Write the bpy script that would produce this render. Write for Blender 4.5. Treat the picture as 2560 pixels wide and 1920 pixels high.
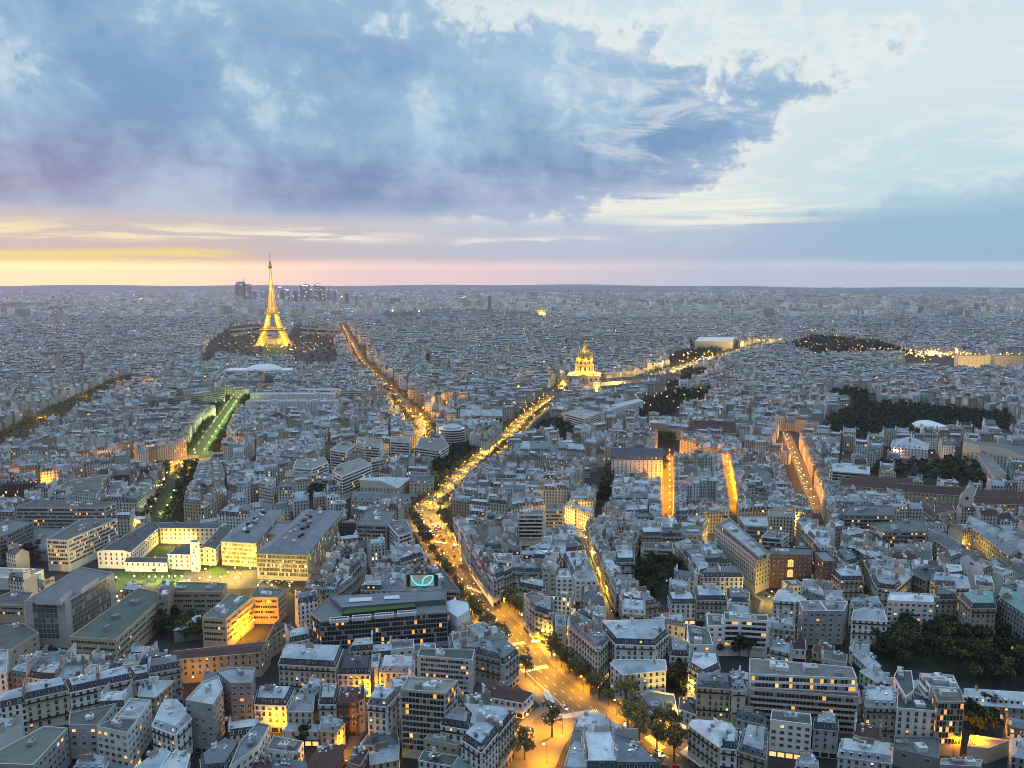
import bpy, math, random
import numpy as np
from mathutils import Vector, Matrix
PI = math.pi
rng = random.Random(11)
nrs = np.random.RandomState(5)
sc = bpy.context.scene
COL = sc.collection
for o in list(bpy.data.objects): bpy.data.objects.remove(o)

# ------------------------------------------------------------------ camera
CAMH, FPX, PITCH = 220.0, 1898.0, math.radians(7.97)
cam = bpy.data.cameras.new('camera')
cam.sensor_width = 36.0
cam.lens = 36.0 * FPX / 2560.0
cam.clip_start = 1.0
cam.clip_end = 90000.0
camo = bpy.data.objects.new('camera', cam)
COL.objects.link(camo)
camo.location = (0, 0, CAMH)
camo.rotation_euler = (PI / 2 - PITCH, 0, 0)
sc.camera = camo
sc.view_settings.view_transform = 'Standard'
sc.view_settings.look = 'None'
sc.view_settings.exposure = 0.0
sc.view_settings.gamma = 1.0
sc.cycles.max_bounces = 4
sc.cycles.diffuse_bounces = 2
sc.cycles.glossy_bounces = 2
sc.cycles.transmission_bounces = 2
sc.cycles.volume_bounces = 0
sc.cycles.transparent_max_bounces = 6
sc.cycles.use_denoising = True
sc.cycles.pixel_filter_type = 'BLACKMAN_HARRIS'
sc.cycles.filter_width = 0.95
sc.cycles.sample_clamp_indirect = 4.0
sc.cycles.caustics_reflective = False
sc.cycles.caustics_refractive = False

# ------------------------------------------------------------------ node helper
class NT:
    def __init__(s, nt): s.nt = nt; s.n = nt.nodes; s.l = nt.links
    def new(s, t, **k):
        n = s.n.new(t)
        for a, b in k.items(): setattr(n, a, b)
        return n
    def put(s, sock, v):
        if isinstance(v, bpy.types.NodeSocket): s.l.new(v, sock)
        else: sock.default_value = v
    def m(s, op, a, b=None, c=None, clamp=False):
        n = s.new('ShaderNodeMath', operation=op, use_clamp=clamp)
        s.put(n.inputs[0], a)
        if b is not None: s.put(n.inputs[1], b)
        if c is not None: s.put(n.inputs[2], c)
        return n.outputs[0]
    def ss(s, x, e0, e1):
        n = s.new('ShaderNodeMapRange', interpolation_type='SMOOTHSTEP')
        s.put(n.inputs[0], x); s.put(n.inputs[1], e0); s.put(n.inputs[2], e1)
        n.inputs[3].default_value = 0; n.inputs[4].default_value = 1
        return n.outputs[0]
    def mix(s, f, a, b, blend='MIX'):
        n = s.new('ShaderNodeMix', data_type='RGBA', blend_type=blend)
        s.put(n.inputs[0], f)
        for sock, v in ((n.inputs[6], a), (n.inputs[7], b)):
            if not isinstance(v, bpy.types.NodeSocket) and len(v) == 3: v = (*v, 1)
            s.put(sock, v)
        return n.outputs[2]
    def xyz(s, x, y, z):
        n = s.new('ShaderNodeCombineXYZ')
        for i, v in enumerate((x, y, z)): s.put(n.inputs[i], v)
        return n.outputs[0]
    def noise(s, vec, scale, detail=4.0, rough=0.55, dist=0.0):
        n = s.new('ShaderNodeTexNoise')
        if vec is not None: s.l.new(vec, n.inputs['Vector'])
        n.inputs['Scale'].default_value = scale
        n.inputs['Detail'].default_value = detail
        n.inputs['Roughness'].default_value = rough
        n.inputs['Distortion'].default_value = dist
        return n.outputs['Fac']
def lin(r, g, b):
    f = lambda c: (c / 255 / 12.92) if c <= 10 else ((c / 255 + 0.055) / 1.055) ** 2.4
    return (f(r), f(g), f(b))

# ------------------------------------------------------------------ sky and sun
SUN_AZ, SUN_EL = math.radians(-52), math.radians(2.0)     # low in the west, left of the view
world = bpy.data.worlds.new('World'); sc.world = world
world.use_nodes = True
def build_sky():
    k = NT(world.node_tree); k.n.clear()
    out = k.new('ShaderNodeOutputWorld')
    g = k.new('ShaderNodeTexCoord').outputs['Generated']
    sp = k.new('ShaderNodeSeparateXYZ'); k.l.new(g, sp.inputs[0])
    x, y, z = sp.outputs
    deg = 180 / PI
    az = k.m('MULTIPLY', k.m('ARCTAN2', x, y), deg)
    el = k.m('MULTIPLY', k.m('ARCSINE', z), deg)
    zz = k.m('ADD', k.m('MAXIMUM', z, 0.0), 0.10)
    pv = k.xyz(k.m('DIVIDE', x, zz), k.m('DIVIDE', y, zz), 0.0)          # a cloud deck seen in perspective
    av = k.xyz(k.m('MULTIPLY', az, 0.1), k.m('MULTIPLY', el, 0.1), 3.0)
    sv = k.xyz(k.m('MULTIPLY', az, 0.030), k.m('MULTIPLY', el, 0.42), 7.0)   # long flat streaks
    n1 = k.m('SUBTRACT', k.noise(pv, 0.55, 7, 0.58, 0.3), 0.5)
    n2 = k.m('SUBTRACT', k.noise(pv, 1.9, 6, 0.6, 0.4), 0.5)
    na = k.m('SUBTRACT', k.noise(av, 1.3, 7, 0.60, 0.2), 0.5)
    n3 = k.m('SUBTRACT', k.noise(av, 4.2, 6, 0.62, 0.5), 0.5)
    ns = k.noise(sv, 2.2, 5, 0.6, 0.5)
    ns2 = k.noise(sv, 4.5, 4, 0.6, 0.3)
    # clear sky: nishita under a pale wash
    sky = k.new('ShaderNodeTexSky', sky_type='NISHITA')
    sky.sun_disc = False
    sky.sun_elevation = SUN_EL; sky.sun_rotation = SUN_AZ
    sky.air_density = 1.0; sky.dust_density = 1.0; sky.ozone_density = 1.0
    warm = k.ss(az, 6.0, -26.0)                                           # towards the sunset
    lo = k.mix(warm, lin(232, 216, 222), lin(255, 205, 165))
    mid = k.mix(k.ss(az, 30.0, 2.0), lin(196, 228, 238), lin(248, 246, 236))
    c = k.mix(k.ss(el, 0.4, 4.5), lo, mid)
    c = k.mix(k.ss(el, 5.0, 13.0), c, lin(221, 237, 243))
    c = k.mix(k.ss(el, 13.0, 24.0), c, lin(198, 229, 242))
        # main bank
    w = k.m('ADD', k.m('ADD', k.m('MULTIPLY', na, 15.0), k.m('MULTIPLY', n3, 9.0)), k.m('MULTIPLY', n2, 9.0))
    f1 = k.m('SUBTRACT', k.m('SUBTRACT', 18.6, k.m('MULTIPLY', az, 0.20)), el)
    azp = k.m('MAXIMUM', az, 0.0)
    f2 = k.m('SUBTRACT', el, k.m('ADD', k.m('ADD', 3.6, k.m('MULTIPLY', azp, 0.16)), k.m('MULTIPLY', k.m('MAXIMUM', k.m('SUBTRACT', az, 13.0), 0.0), 0.58)))
    lowsoft = k.m('ADD', k.m('MULTIPLY', f2, 1.6), k.m('MULTIPLY', w, k.ss(az, -14.0, 12.0)))
    f = k.m('MINIMUM', k.m('ADD', f1, w), lowsoft)
    bank = k.ss(f, -0.7, 1.9)
    edge = k.m('MULTIPLY', bank, k.ss(f, 4.2, 0.3))
    # break-up holes in the upper part of the bank
    hole = k.m('MULTIPLY', k.ss(k.m('ADD', k.m('ADD', k.m('MULTIPLY', na, 1.0), k.m('MULTIPLY', n3, 0.7)), k.m('MULTIPLY', n2, 0.5)), 0.05, 0.27), k.ss(el, 7.0, 14.0))
    deep = k.mix(k.ss(el, 13.0, 5.0), lin(126, 165, 205), lin(126, 148, 192))
    deep = k.mix(k.m('MULTIPLY', k.ss(az, -12.0, -36.0), k.ss(el, 12.0, 4.0)), deep, lin(146, 138, 176))
    light = k.mix(k.ss(el, 4.0, 10.0), lin(192, 200, 224), lin(178, 209, 233))
    body = k.mix(k.ss(k.m('ADD', k.m('MULTIPLY', n1, 1.2), k.m('ADD', k.m('MULTIPLY', na, 1.2), k.m('MULTIPLY', n3, 0.5))), -0.30, 0.40), deep, light)
    body = k.mix(k.m('MULTIPLY', edge, 0.55), body, lin(186, 211, 234))
    body = k.mix(k.m('MULTIPLY', hole, 0.6), body, lin(226, 240, 244))
    c = k.mix(bank, c, body)
    # rim light of the cloud edge
    rim = k.m('MULTIPLY', k.m('MULTIPLY', k.ss(f, -1.9, -0.2), k.ss(f, 1.2, 0.0)), k.m('MULTIPLY', k.ss(az, -14, 2), 0.42))
    c = k.mix(rim, c, lin(252, 250, 242))
    # thin torn wisps trailing off to the right
    wz = k.xyz(k.m('MULTIPLY', az, 0.05), k.m('MULTIPLY', k.m('ADD', el, k.m('MULTIPLY', az, 0.12)), 0.22), 11.0)
    nw = k.noise(wz, 2.4, 8, 0.64, 0.8)
    wf = k.m('MULTIPLY', k.m('MULTIPLY', k.ss(nw, 0.50, 0.68), k.ss(az, -4.0, 12.0)), k.m('MULTIPLY', k.ss(el, 4.0, 7.0), k.ss(el, 24.0, 12.0)))
    c = k.mix(k.m('MULTIPLY', wf, 0.6), c, k.mix(k.ss(nw, 0.60, 0.76), lin(246, 248, 244), lin(182, 208, 228)))
    # cloud low on the right
    fr = k.m('ADD', k.m('SUBTRACT', k.m('ADD', 2.6, k.m('MULTIPLY', k.m('MAXIMUM', k.m('SUBTRACT', az, 14.0), 0.0), 0.21)), el), k.m('ADD', k.m('MULTIPLY', na, 7.0), k.m('MULTIPLY', n3, 4.0)))
    bank2 = k.m('MULTIPLY', k.ss(fr, -0.4, 0.9), k.ss(az, 8.0, 20.0))
    c = k.mix(bank2, c, k.mix(k.ss(n1, -0.2, 0.25), lin(158, 196, 222), lin(196, 220, 234)))
    # stratus under the bank with bright slots
    st = k.m('MULTIPLY', k.ss(el, 5.0, 3.6), k.ss(el, 0.9, 1.7))
    sc0 = k.mix(warm, lin(182, 198, 224), lin(206, 190, 190))
    sc0 = k.mix(k.ss(az, 14.0, 28.0), sc0, lin(160, 196, 220))
    c = k.mix(k.m('MULTIPLY', st, k.m('ADD', 0.80, k.m('MULTIPLY', bank2, 0.2))), c, sc0)
    wob = k.m('MULTIPLY', k.m('SUBTRACT', ns, 0.5), 1.7)
    elw = k.m('ADD', el, wob)
    slotA = k.m('MULTIPLY', k.m('MULTIPLY', k.ss(elw, 2.3, 2.8), k.ss(elw, 3.9, 3.1)), k.m('MULTIPLY', k.ss(ns2, 0.36, 0.52), k.ss(az, -4.0, -14.0)))
    slotB = k.m('MULTIPLY', k.m('MULTIPLY', k.ss(elw, 1.0, 1.3), k.ss(elw, 2.2, 1.6)), k.m('MULTIPLY', k.ss(ns2, 0.30, 0.50), k.ss(az, -17.0, -23.0)))
    slotC = k.m('MULTIPLY', k.m('MULTIPLY', k.ss(elw, 2.2, 2.7), k.ss(elw, 3.4, 2.9)), k.m('MULTIPLY', k.m('MULTIPLY', k.ss(az, -6.0, -2.0), k.ss(az, 9.0, 4.0)), k.ss(ns2, 0.42, 0.6)))
    slotD = k.m('MULTIPLY', k.m('MULTIPLY', k.ss(elw, 3.4, 4.2), k.ss(elw, 7.0, 5.2)), k.m('MULTIPLY', k.m('MULTIPLY', k.ss(az, 5.0, 12.0), k.ss(az, 25.0, 18.0)), k.ss(ns2, 0.40, 0.58)))
    c = k.mix(slotA, c, k.mix(k.ss(az, -14.0, -30.0), lin(255, 246, 230), lin(255, 238, 190)))
    c = k.mix(slotB, c, lin(255, 228, 140))
    c = k.mix(k.m('MULTIPLY', slotC, 0.9), c, lin(250, 240, 236))
    c = k.mix(k.m('MULTIPLY', slotD, 0.9), c, lin(253, 250, 238))
    # horizon glow
    up = lambda c, q: tuple(v * q for v in c)
    hz = k.mix(k.ss(az, -8.0, -30.0), up(lin(250, 214, 204), 1.35), up(lin(255, 202, 128), 2.4))
    hz = k.mix(k.ss(az, -8.0, 18.0), hz, up(lin(204, 212, 228), 1.2))
    c = k.mix(k.m('MULTIPLY', k.ss(k.m('ADD', el, k.m('MULTIPLY', wob, 0.55)), 1.35, 0.6), 0.95), c, hz)
    # behind the viewer: even grey-blue dusk
    c = k.mix(k.ss(k.m('ABSOLUTE', az), 60.0, 120.0), c, lin(118, 122, 132))
    c = k.mix(k.ss(el, 24.0, 50.0), c, (.72, 1.09, 1.50))          # the clear bluer sky overhead, out of the frame
    c = k.mix(k.ss(el, -0.5, -3.0), c, lin(70, 76, 92))
    b1 = k.new('ShaderNodeBackground'); k.l.new(sky.outputs[0], b1.inputs[0]); b1.inputs[1].default_value = 0.06
    b2 = k.new('ShaderNodeBackground'); k.l.new(c, b2.inputs[0]); b2.inputs[1].default_value = 1.0
    mx = k.new('ShaderNodeMixShader'); mx.inputs[0].default_value = 0.93
    k.l.new(b1.outputs[0], mx.inputs[1]); k.l.new(b2.outputs[0], mx.inputs[2])
    k.l.new(mx.outputs[0], out.inputs[0])
build_sky()
sun = bpy.data.lights.new('sun', 'SUN')
sun.energy = 1.6; sun.angle = math.radians(12); sun.color = (1.0, 0.44, 0.48)
suno = bpy.data.objects.new('sun', sun); COL.objects.link(suno)
suno.rotation_euler = (PI / 2 - math.radians(3.5), 0, -SUN_AZ + PI)   # shines from the west-northwest
suno.location = (-400, 300, 600)
# ------------------------------------------------------------------ projection of a photo pixel (2560 x 1920) to the world
CP, SP = math.cos(PITCH), math.sin(PITCH)
def G(X, Y, z=0.0):
    dx, dy = (X - 1280) / FPX, (960 - Y) / FPX
    d = (dx, CP + dy * SP, -SP + dy * CP)
    t = (z - CAMH) / d[2]
    return (d[0] * t, d[1] * t)
def PX(x, y, z):
    """world -> photo pixel"""
    vx, vy, vz = x, y, z - CAMH
    f = vy * CP - vz * SP; u = vy * SP + vz * CP
    return 1280 + FPX * vx / f, 960 - FPX * u / f
TO = {'A': (0, 1440), 'B': (640, 1440), 'C': (1280, 1440), 'D': (1920, 1440),
      'E': (0, 1000), 'F': (640, 1000), 'G': (1280, 1000), 'H': (1920, 1000)}
def T(t, p, z=0.0):
    if t == 'P': return G(p[0], p[1], z)
    if t == 'Q': return G(p[0] * 1.15732, p[1] * 1.15732, z)
    o = TO[t]
    return G(o[0] + p[0] / 3.45625, o[1] + p[1] / 3.45625, z)

# ------------------------------------------------------------------ mesh collecting
class MB:
    def __init__(s): s.v = []; s.f = []; s.m = []; s.uv = []
    def face(s, pts, m=0, uv=None):
        b = len(s.v); s.v.extend(pts); s.f.append(tuple(range(b, b + len(pts)))); s.m.append(m)
        s.uv.append(uv if uv else [(0.0, 0.0)] * len(pts))
    def wall(s, a, b, z0, z1, m=0, u0=0.0):
        L = math.hypot(b[0] - a[0], b[1] - a[1])
        s.face([(a[0], a[1], z0), (b[0], b[1], z0), (b[0], b[1], z1), (a[0], a[1], z1)], m, [(u0, z0), (u0 + L, z0), (u0 + L, z1), (u0, z1)])
    def prism(s, poly, z0, z1, m=0, mt=None, bottom=False):
        n = len(poly)
        for i in range(n): s.wall(poly[i], poly[(i + 1) % n], z0, z1, m)
        s.face([(p[0], p[1], z1) for p in poly], m if mt is None else mt, [(p[0], p[1]) for p in poly])
        if bottom: s.face([(p[0], p[1], z0) for p in reversed(poly)], m)
    def box(s, cx, cy, cz, sx, sy, sz, rot=0.0, m=0, mt=None):
        c, si = math.cos(rot), math.sin(rot); P = []
        for dx, dy in ((-1, -1), (1, -1), (1, 1), (-1, 1)):
            ax, ay = dx * sx / 2, dy * sy / 2
            P.append((cx + ax * c - ay * si, cy + ax * si + ay * c))
        s.prism(P, cz - sz / 2, cz + sz / 2, m, mt, True)
    def tube(s, a, b, r0, r1, n=6, m=0, cap=True):
        a, b = Vector(a), Vector(b); d = (b - a)
        if d.length < 1e-6: return
        d.normalize(); u = d.orthogonal().normalized(); w = d.cross(u)
        A = [a + (u * math.cos(2 * PI * i / n) + w * math.sin(2 * PI * i / n)) * r0 for i in range(n)]
        B = [b + (u * math.cos(2 * PI * i / n) + w * math.sin(2 * PI * i / n)) * r1 for i in range(n)]
        for i in range(n):
            j = (i + 1) % n; s.face([tuple(A[i]), tuple(A[j]), tuple(B[j]), tuple(B[i])], m)
        if cap: s.face([tuple(p) for p in B], m); s.face([tuple(p) for p in reversed(A)], m)
    def bar(s, a, b, w, m=0):
        s.tube(a, b, w * .7, w * .7, 4, m)
    def lathe(s, prof, n=24, c=(0, 0), m=0):
        for (r0, z0), (r1, z1) in zip(prof, prof[1:]):
            for i in range(n):
                a0, a1 = 2 * PI * i / n, 2 * PI * (i + 1) / n
                P = [(c[0] + r0 * math.cos(a0), c[1] + r0 * math.sin(a0), z0), (c[0] + r0 * math.cos(a1), c[1] + r0 * math.sin(a1), z0),
                     (c[0] + r1 * math.cos(a1), c[1] + r1 * math.sin(a1), z1), (c[0] + r1 * math.cos(a0), c[1] + r1 * math.sin(a0), z1)]
                if r0 < 1e-4: P = [P[0], P[2], P[3]]
                elif r1 < 1e-4: P = [P[0], P[1], P[2]]
                s.face(P, m)
    def mesh(s, name, mats, off=(0, 0, 0)):
        me = bpy.data.meshes.new(name)
        v = [(p[0] - off[0], p[1] - off[1], p[2] - off[2]) for p in s.v]
        me.from_pydata(v, [], s.f)
        for m in (mats if isinstance(mats, (list, tuple)) else [mats]): me.materials.append(m)
        me.polygons.foreach_set('material_index', np.array(s.m, dtype=np.int32))
        uvl = me.uv_layers.new(name='UVMap')
        flat = np.array([c for u in s.uv for p in u for c in p], dtype=np.float32)
        uvl.data.foreach_set('uv', flat)
        me.update()
        return me
    def build(s, name, mats, parent=None, off=(0, 0, 0)):
        if not isinstance(mats, (list, tuple)): mats = [mats]
        return link(name, s.mesh(name, mats, off), parent, (0, 0, 0) if parent is not None else off)
def link(name, data, parent=None, loc=None):
    o = bpy.data.objects.new(name, data); COL.objects.link(o)
    if parent is not None: o.parent = parent
    if loc is not None: o.location = loc
    return o
def tag(o, label=None, cat=None, group=None, kind=None):
    for k, v in (('label', label), ('category', cat), ('group', group), ('kind', kind)):
        if v: o[k] = v
    return o
def thing(name, label, cat, loc=(0, 0, 0), rotz=0.0, group=None):
    o = link(name, None, None, loc); o.rotation_euler = (0, 0, rotz); o.empty_display_size = 1
    return tag(o, label, cat, group, 'thing')

# ------------------------------------------------------------------ polygons: lists of (x, y, flag of the edge to the next point)
def parea(p): return 0.5 * sum(p[i][0] * p[(i + 1) % len(p)][1] - p[(i + 1) % len(p)][0] * p[i][1] for i in range(len(p)))
def pcen(p):
    n = len(p); return (sum(q[0] for q in p) / n, sum(q[1] for q in p) / n)
def ccw(p):
    if parea(p) >= 0: return p
    n = len(p)
    r = [p[n - 1 - i] for i in range(n)]
    return [(r[i][0], r[i][1], p[(n - 2 - i) % n][2]) for i in range(n)]
def clip(poly, nx, ny, c, flag):
    """keep nx*x+ny*y <= c"""
    out = []; n = len(poly)
    for i in range(n):
        a, b = poly[i], poly[(i + 1) % n]
        da, db = nx * a[0] + ny * a[1] - c, nx * b[0] + ny * b[1] - c
        if da <= 0:
            if db <= 0: out.append(a)
            else:
                out.append(a); t = da / (da - db)
                out.append((a[0] + (b[0] - a[0]) * t, a[1] + (b[1] - a[1]) * t, flag))
        elif db < 0:
            t = da / (da - db)
            out.append((a[0] + (b[0] - a[0]) * t, a[1] + (b[1] - a[1]) * t, a[2]))
    r = []
    for i, p in enumerate(out):
        q = out[(i + 1) % len(out)]
        if math.hypot(p[0] - q[0], p[1] - q[1]) > 0.15: r.append(p)
    return r if len(r) >= 3 else None
def inset(poly, dist):
    """dist: per-edge distances or one number; None when it collapses"""
    n = len(poly)
    if not isinstance(dist, (list, tuple)): dist = [dist] * n
    L = []
    for i in range(n):
        a, b = poly[i], poly[(i + 1) % n]
        dx, dy = b[0] - a[0], b[1] - a[1]; l = math.hypot(dx, dy) or 1e-9
        nx, ny = -dy / l, dx / l
        L.append((nx, ny, nx * a[0] + ny * a[1] + dist[i], dx / l, dy / l))
    out = []
    for i in range(n):
        A, B = L[i - 1], L[i]
        det = A[0] * B[1] - A[1] * B[0]
        if abs(det) < 0.06:
            p = poly[i]; d = B[2] - (B[0] * p[0] + B[1] * p[1])
            out.append((p[0] + B[0] * d, p[1] + B[1] * d, p[2]))
        else:
            out.append(((A[2] * B[1] - A[1] * B[2]) / det, (A[0] * B[2] - A[2] * B[0]) / det, poly[i][2]))
    lim = 4 * max(abs(v) for v in dist) + 1.0
    for i in range(n):
        if math.hypot(out[i][0] - poly[i][0], out[i][1] - poly[i][1]) > lim: return None
    for i in range(n):
        a, b = out[i], out[(i + 1) % n]
        if (b[0] - a[0]) * L[i][3] + (b[1] - a[1]) * L[i][4] < -0.02: return None
    return out if parea(out) > 0.5 else None
def flagged(pts, f='s'): return ccw([(p[0], p[1], f) for p in pts])
def dims(poly):
    i = max(range(len(poly)), key=lambda k: math.hypot(poly[(k + 1) % len(poly)][0] - poly[k][0], poly[(k + 1) % len(poly)][1] - poly[k][1]))
    a, b = poly[i], poly[(i + 1) % len(poly)]
    l = math.hypot(b[0] - a[0], b[1] - a[1]) or 1; dx, dy = (b[0] - a[0]) / l, (b[1] - a[1]) / l
    s = [p[0] * dx + p[1] * dy for p in poly]; t = [-p[0] * dy + p[1] * dx for p in poly]
    return dx, dy, min(s), max(s), min(t), max(t)
def split(poly, target, out, depth=0):
    dx, dy, s0, s1, t0, t1 = dims(poly)
    if parea(poly) < target * 1.45 or depth > 12: out.append(poly); return
    k = rng.uniform(0.42, 0.58)
    if (s1 - s0) >= (t1 - t0): nx, ny, c = dx, dy, s0 + (s1 - s0) * k
    else: nx, ny, c = -dy, dx, t0 + (t1 - t0) * k
    for sg in (1, -1):
        q = clip(poly, nx * sg, ny * sg, c * sg, 'p')
        if q and parea(q) > 20: split(q, target, out, depth + 1)
def block_lots(poly, depth=12.5, width=15.0, court=0.45, tgt=None):
    """a city block: a rim of attached houses round courts and back houses"""
    res = []
    q = inset(poly, depth)
    if q is None or parea(q) < 60:
        tmp = []; split(poly, tgt or width * depth * 1.1, tmp)
        return [(p, 'front') for p in tmp]
    n = len(poly)
    for i in range(n):
        a, b, c, d = poly[i], poly[(i + 1) % n], q[(i + 1) % n], q[i]
        l = math.hypot(b[0] - a[0], b[1] - a[1])
        k = max(1, round(l / (width * rng.uniform(.85, 1.2))))
        cut = [0] + [(j + rng.uniform(-.18, .18)) / k for j in range(1, k)] + [1]
        ip = lambda u, w, t: (u[0] + (w[0] - u[0]) * t, u[1] + (w[1] - u[1]) * t)
        for t0, t1 in zip(cut, cut[1:]):
            A, B, C_, D = ip(a, b, t0), ip(a, b, t1), ip(d, c, t1), ip(d, c, t0)
            if math.hypot(C_[0] - D[0], C_[1] - D[1]) < 2.0: pl = [(A[0], A[1], a[2]), (B[0], B[1], 'p'), (C_[0], C_[1], 'p')]
            else: pl = [(A[0], A[1], a[2]), (B[0], B[1], 'p'), (C_[0], C_[1], 'c'), (D[0], D[1], 'p')]
            if parea(pl) > 25: res.append((pl, 'front'))
    tmp = []; qi = inset([(p[0], p[1], 'c') for p in q], 1.0)
    if qi: split(qi, 150, tmp)
    for p in tmp:
        if rng.random() > court: res.append((p, 'back'))
    return res

# ------------------------------------------------------------------ occupancy (4 m cells) so nothing is built twice
OX, OY, ON, OM = -3600.0, 280.0, 1800, 1150
occ = np.zeros((OM, ON), dtype=np.uint8)
def occ_poly(poly, grow=0.0, val=1):
    xs = [p[0] for p in poly]; ys = [p[1] for p in poly]
    i0, i1 = int((min(xs) - grow - OX) / 4), int((max(xs) + grow - OX) / 4) + 1
    j0, j1 = int((min(ys) - grow - OY) / 4), int((max(ys) + grow - OY) / 4) + 1
    i0, i1, j0, j1 = max(i0, 0), min(i1, ON), max(j0, 0), min(j1, OM)
    if i0 >= i1 or j0 >= j1: return
    X, Y = np.meshgrid(OX + 4 * np.arange(i0, i1) + 2, OY + 4 * np.arange(j0, j1) + 2)
    inside = np.zeros(X.shape, bool); n = len(poly)
    dist = np.full(X.shape, 1e9)
    for i in range(n):
        a, b = poly[i], poly[(i + 1) % n]
        if abs(b[1] - a[1]) > 1e-9:
            c = ((a[1] > Y) != (b[1] > Y)) & (X < (b[0] - a[0]) * (Y - a[1]) / (b[1] - a[1]) + a[0])
            inside ^= c
        if grow > 0:
            dx, dy = b[0] - a[0], b[1] - a[1]; l2 = dx * dx + dy * dy + 1e-9
            t = np.clip(((X - a[0]) * dx + (Y - a[1]) * dy) / l2, 0, 1)
            dist = np.minimum(dist, np.hypot(X - a[0] - t * dx, Y - a[1] - t * dy))
    m = inside | (dist < grow)
    occ[j0:j1, i0:i1][m] = val
def occ_line(pts, w, val=1):
    for a, b in zip(pts, pts[1:]):
        l = math.hypot(b[0] - a[0], b[1] - a[1]) or 1e-6
        nx, ny = -(b[1] - a[1]) / l * w / 2, (b[0] - a[0]) / l * w / 2
        occ_poly([(a[0] + nx, a[1] + ny), (b[0] + nx, b[1] + ny), (b[0] - nx, b[1] - ny), (a[0] - nx, a[1] - ny)], 2.0, val)
def free(poly, tol=0.0):
    pts = list(poly) + [pcen(poly)] + [((poly[i][0] + poly[(i + 1) % len(poly)][0]) / 2, (poly[i][1] + poly[(i + 1) % len(poly)][1]) / 2) for i in range(len(poly))]
    bad = 0
    for p in pts:
        i, j = int((p[0] - OX) / 4), int((p[1] - OY) / 4)
        if 0 <= i < ON and 0 <= j < OM and occ[j, i]: bad += 1
    return bad <= tol * len(pts)
# ------------------------------------------------------------------ materials
M = {}
def mat(name, col, rough=0.75, metal=0.0, var=0.0, nscale=0.6, spec=0.3, bump=0.0, detail=None, huevar=0.0):
    m = bpy.data.materials.new(name); m.use_nodes = True
    k = NT(m.node_tree); b = k.n['Principled BSDF']
    b.inputs['Roughness'].default_value = rough; b.inputs['Metallic'].default_value = metal
    b.inputs['Specular IOR Level'].default_value = spec
    c = (*col, 1)
    if var > 0:
        pos = k.new('ShaderNodeNewGeometry').outputs['Position']
        n = k.noise(pos, nscale, 5, 0.6)
        rnd = k.new('ShaderNodeObjectInfo').outputs['Random']
        f = k.m('ADD', k.m('MULTIPLY', k.m('SUBTRACT', n, 0.5), var * 2.4), k.m('MULTIPLY', k.m('SUBTRACT', rnd, 0.5), var * 1.4))
        f = k.m('ADD', f, 1.0)
        v = k.new('ShaderNodeVectorMath', operation='SCALE'); v.inputs[0].default_value = col; k.l.new(f, v.inputs['Scale'])
        c = v.outputs[0]
        if huevar:
            h = k.new('ShaderNodeHueSaturation'); h.inputs['Hue'].default_value = .5
            k.l.new(c, h.inputs['Color']); k.l.new(k.m('ADD', 1 - huevar, k.m('MULTIPLY', rnd, 2 * huevar)), h.inputs['Saturation']); c = h.outputs[0]
        k.l.new(c, b.inputs['Base Color'])
    else: b.inputs['Base Color'].default_value = c
    M[name] = m
    return m
def emit(name, col, strength, base=(0.02, 0.02, 0.02), sample=False):
    m = bpy.data.materials.new(name); m.use_nodes = True
    b = m.node_tree.nodes['Principled BSDF']
    b.inputs['Base Color'].default_value = (*base, 1); b.inputs['Roughness'].default_value = 0.4
    b.inputs['Emission Color'].default_value = (*col, 1); b.inputs['Emission Strength'].default_value = strength
    m.cycles.emission_sampling = 'AUTO' if sample else 'NONE'
    M[name] = m; return m
def roof_metal(name, col, seam=0.6, rough=0.5, var=.42):
    """zinc or slate sheets: standing seams, patches of different age"""
    m = mat(name, col, rough, 0.0, 0, spec=0.45); k = NT(m.node_tree); b = k.n['Principled BSDF']
    pos = k.new('ShaderNodeNewGeometry').outputs['Position']
    n = k.noise(pos, 0.09, 3, 0.55); n2 = k.noise(pos, 0.9, 4, 0.65)
    vor = k.new('ShaderNodeTexVoronoi'); vor.inputs['Scale'].default_value = 0.22; k.l.new(pos, vor.inputs['Vector'])
    g = k.new('ShaderNodeSeparateColor'); k.l.new(vor.outputs['Color'], g.inputs[0])
    rnd = k.new('ShaderNodeObjectInfo').outputs['Random']
    f = k.m('ADD', 1.0, k.m('MULTIPLY', k.m('SUBTRACT', n, 0.5), var * 2.2))
    f = k.m('ADD', f, k.m('MULTIPLY', k.m('SUBTRACT', n2, 0.5), var * 1.6))
    f = k.m('ADD', f, k.m('MULTIPLY', k.m('SUBTRACT', g.outputs[0], 0.5), var * .9))
    f = k.m('ADD', f, k.m('MULTIPLY', k.m('SUBTRACT', rnd, 0.5), var * 1.6))
    wv = k.new('ShaderNodeTexWave', wave_type='BANDS', bands_direction='DIAGONAL'); wv.inputs['Scale'].default_value = seam
    wv.inputs['Distortion'].default_value = 0.0
    k.l.new(pos, wv.inputs['Vector'])
    f = k.m('MULTIPLY', f, k.m('ADD', 0.88, k.m('MULTIPLY', k.ss(wv.outputs['Fac'], 0.1, 0.5), 0.12)))
    v = k.new('ShaderNodeVectorMath', operation='SCALE'); v.inputs[0].default_value = col; k.l.new(f, v.inputs['Scale'])
    k.l.new(v.outputs[0], b.inputs['Base Color'])
    return m
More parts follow.
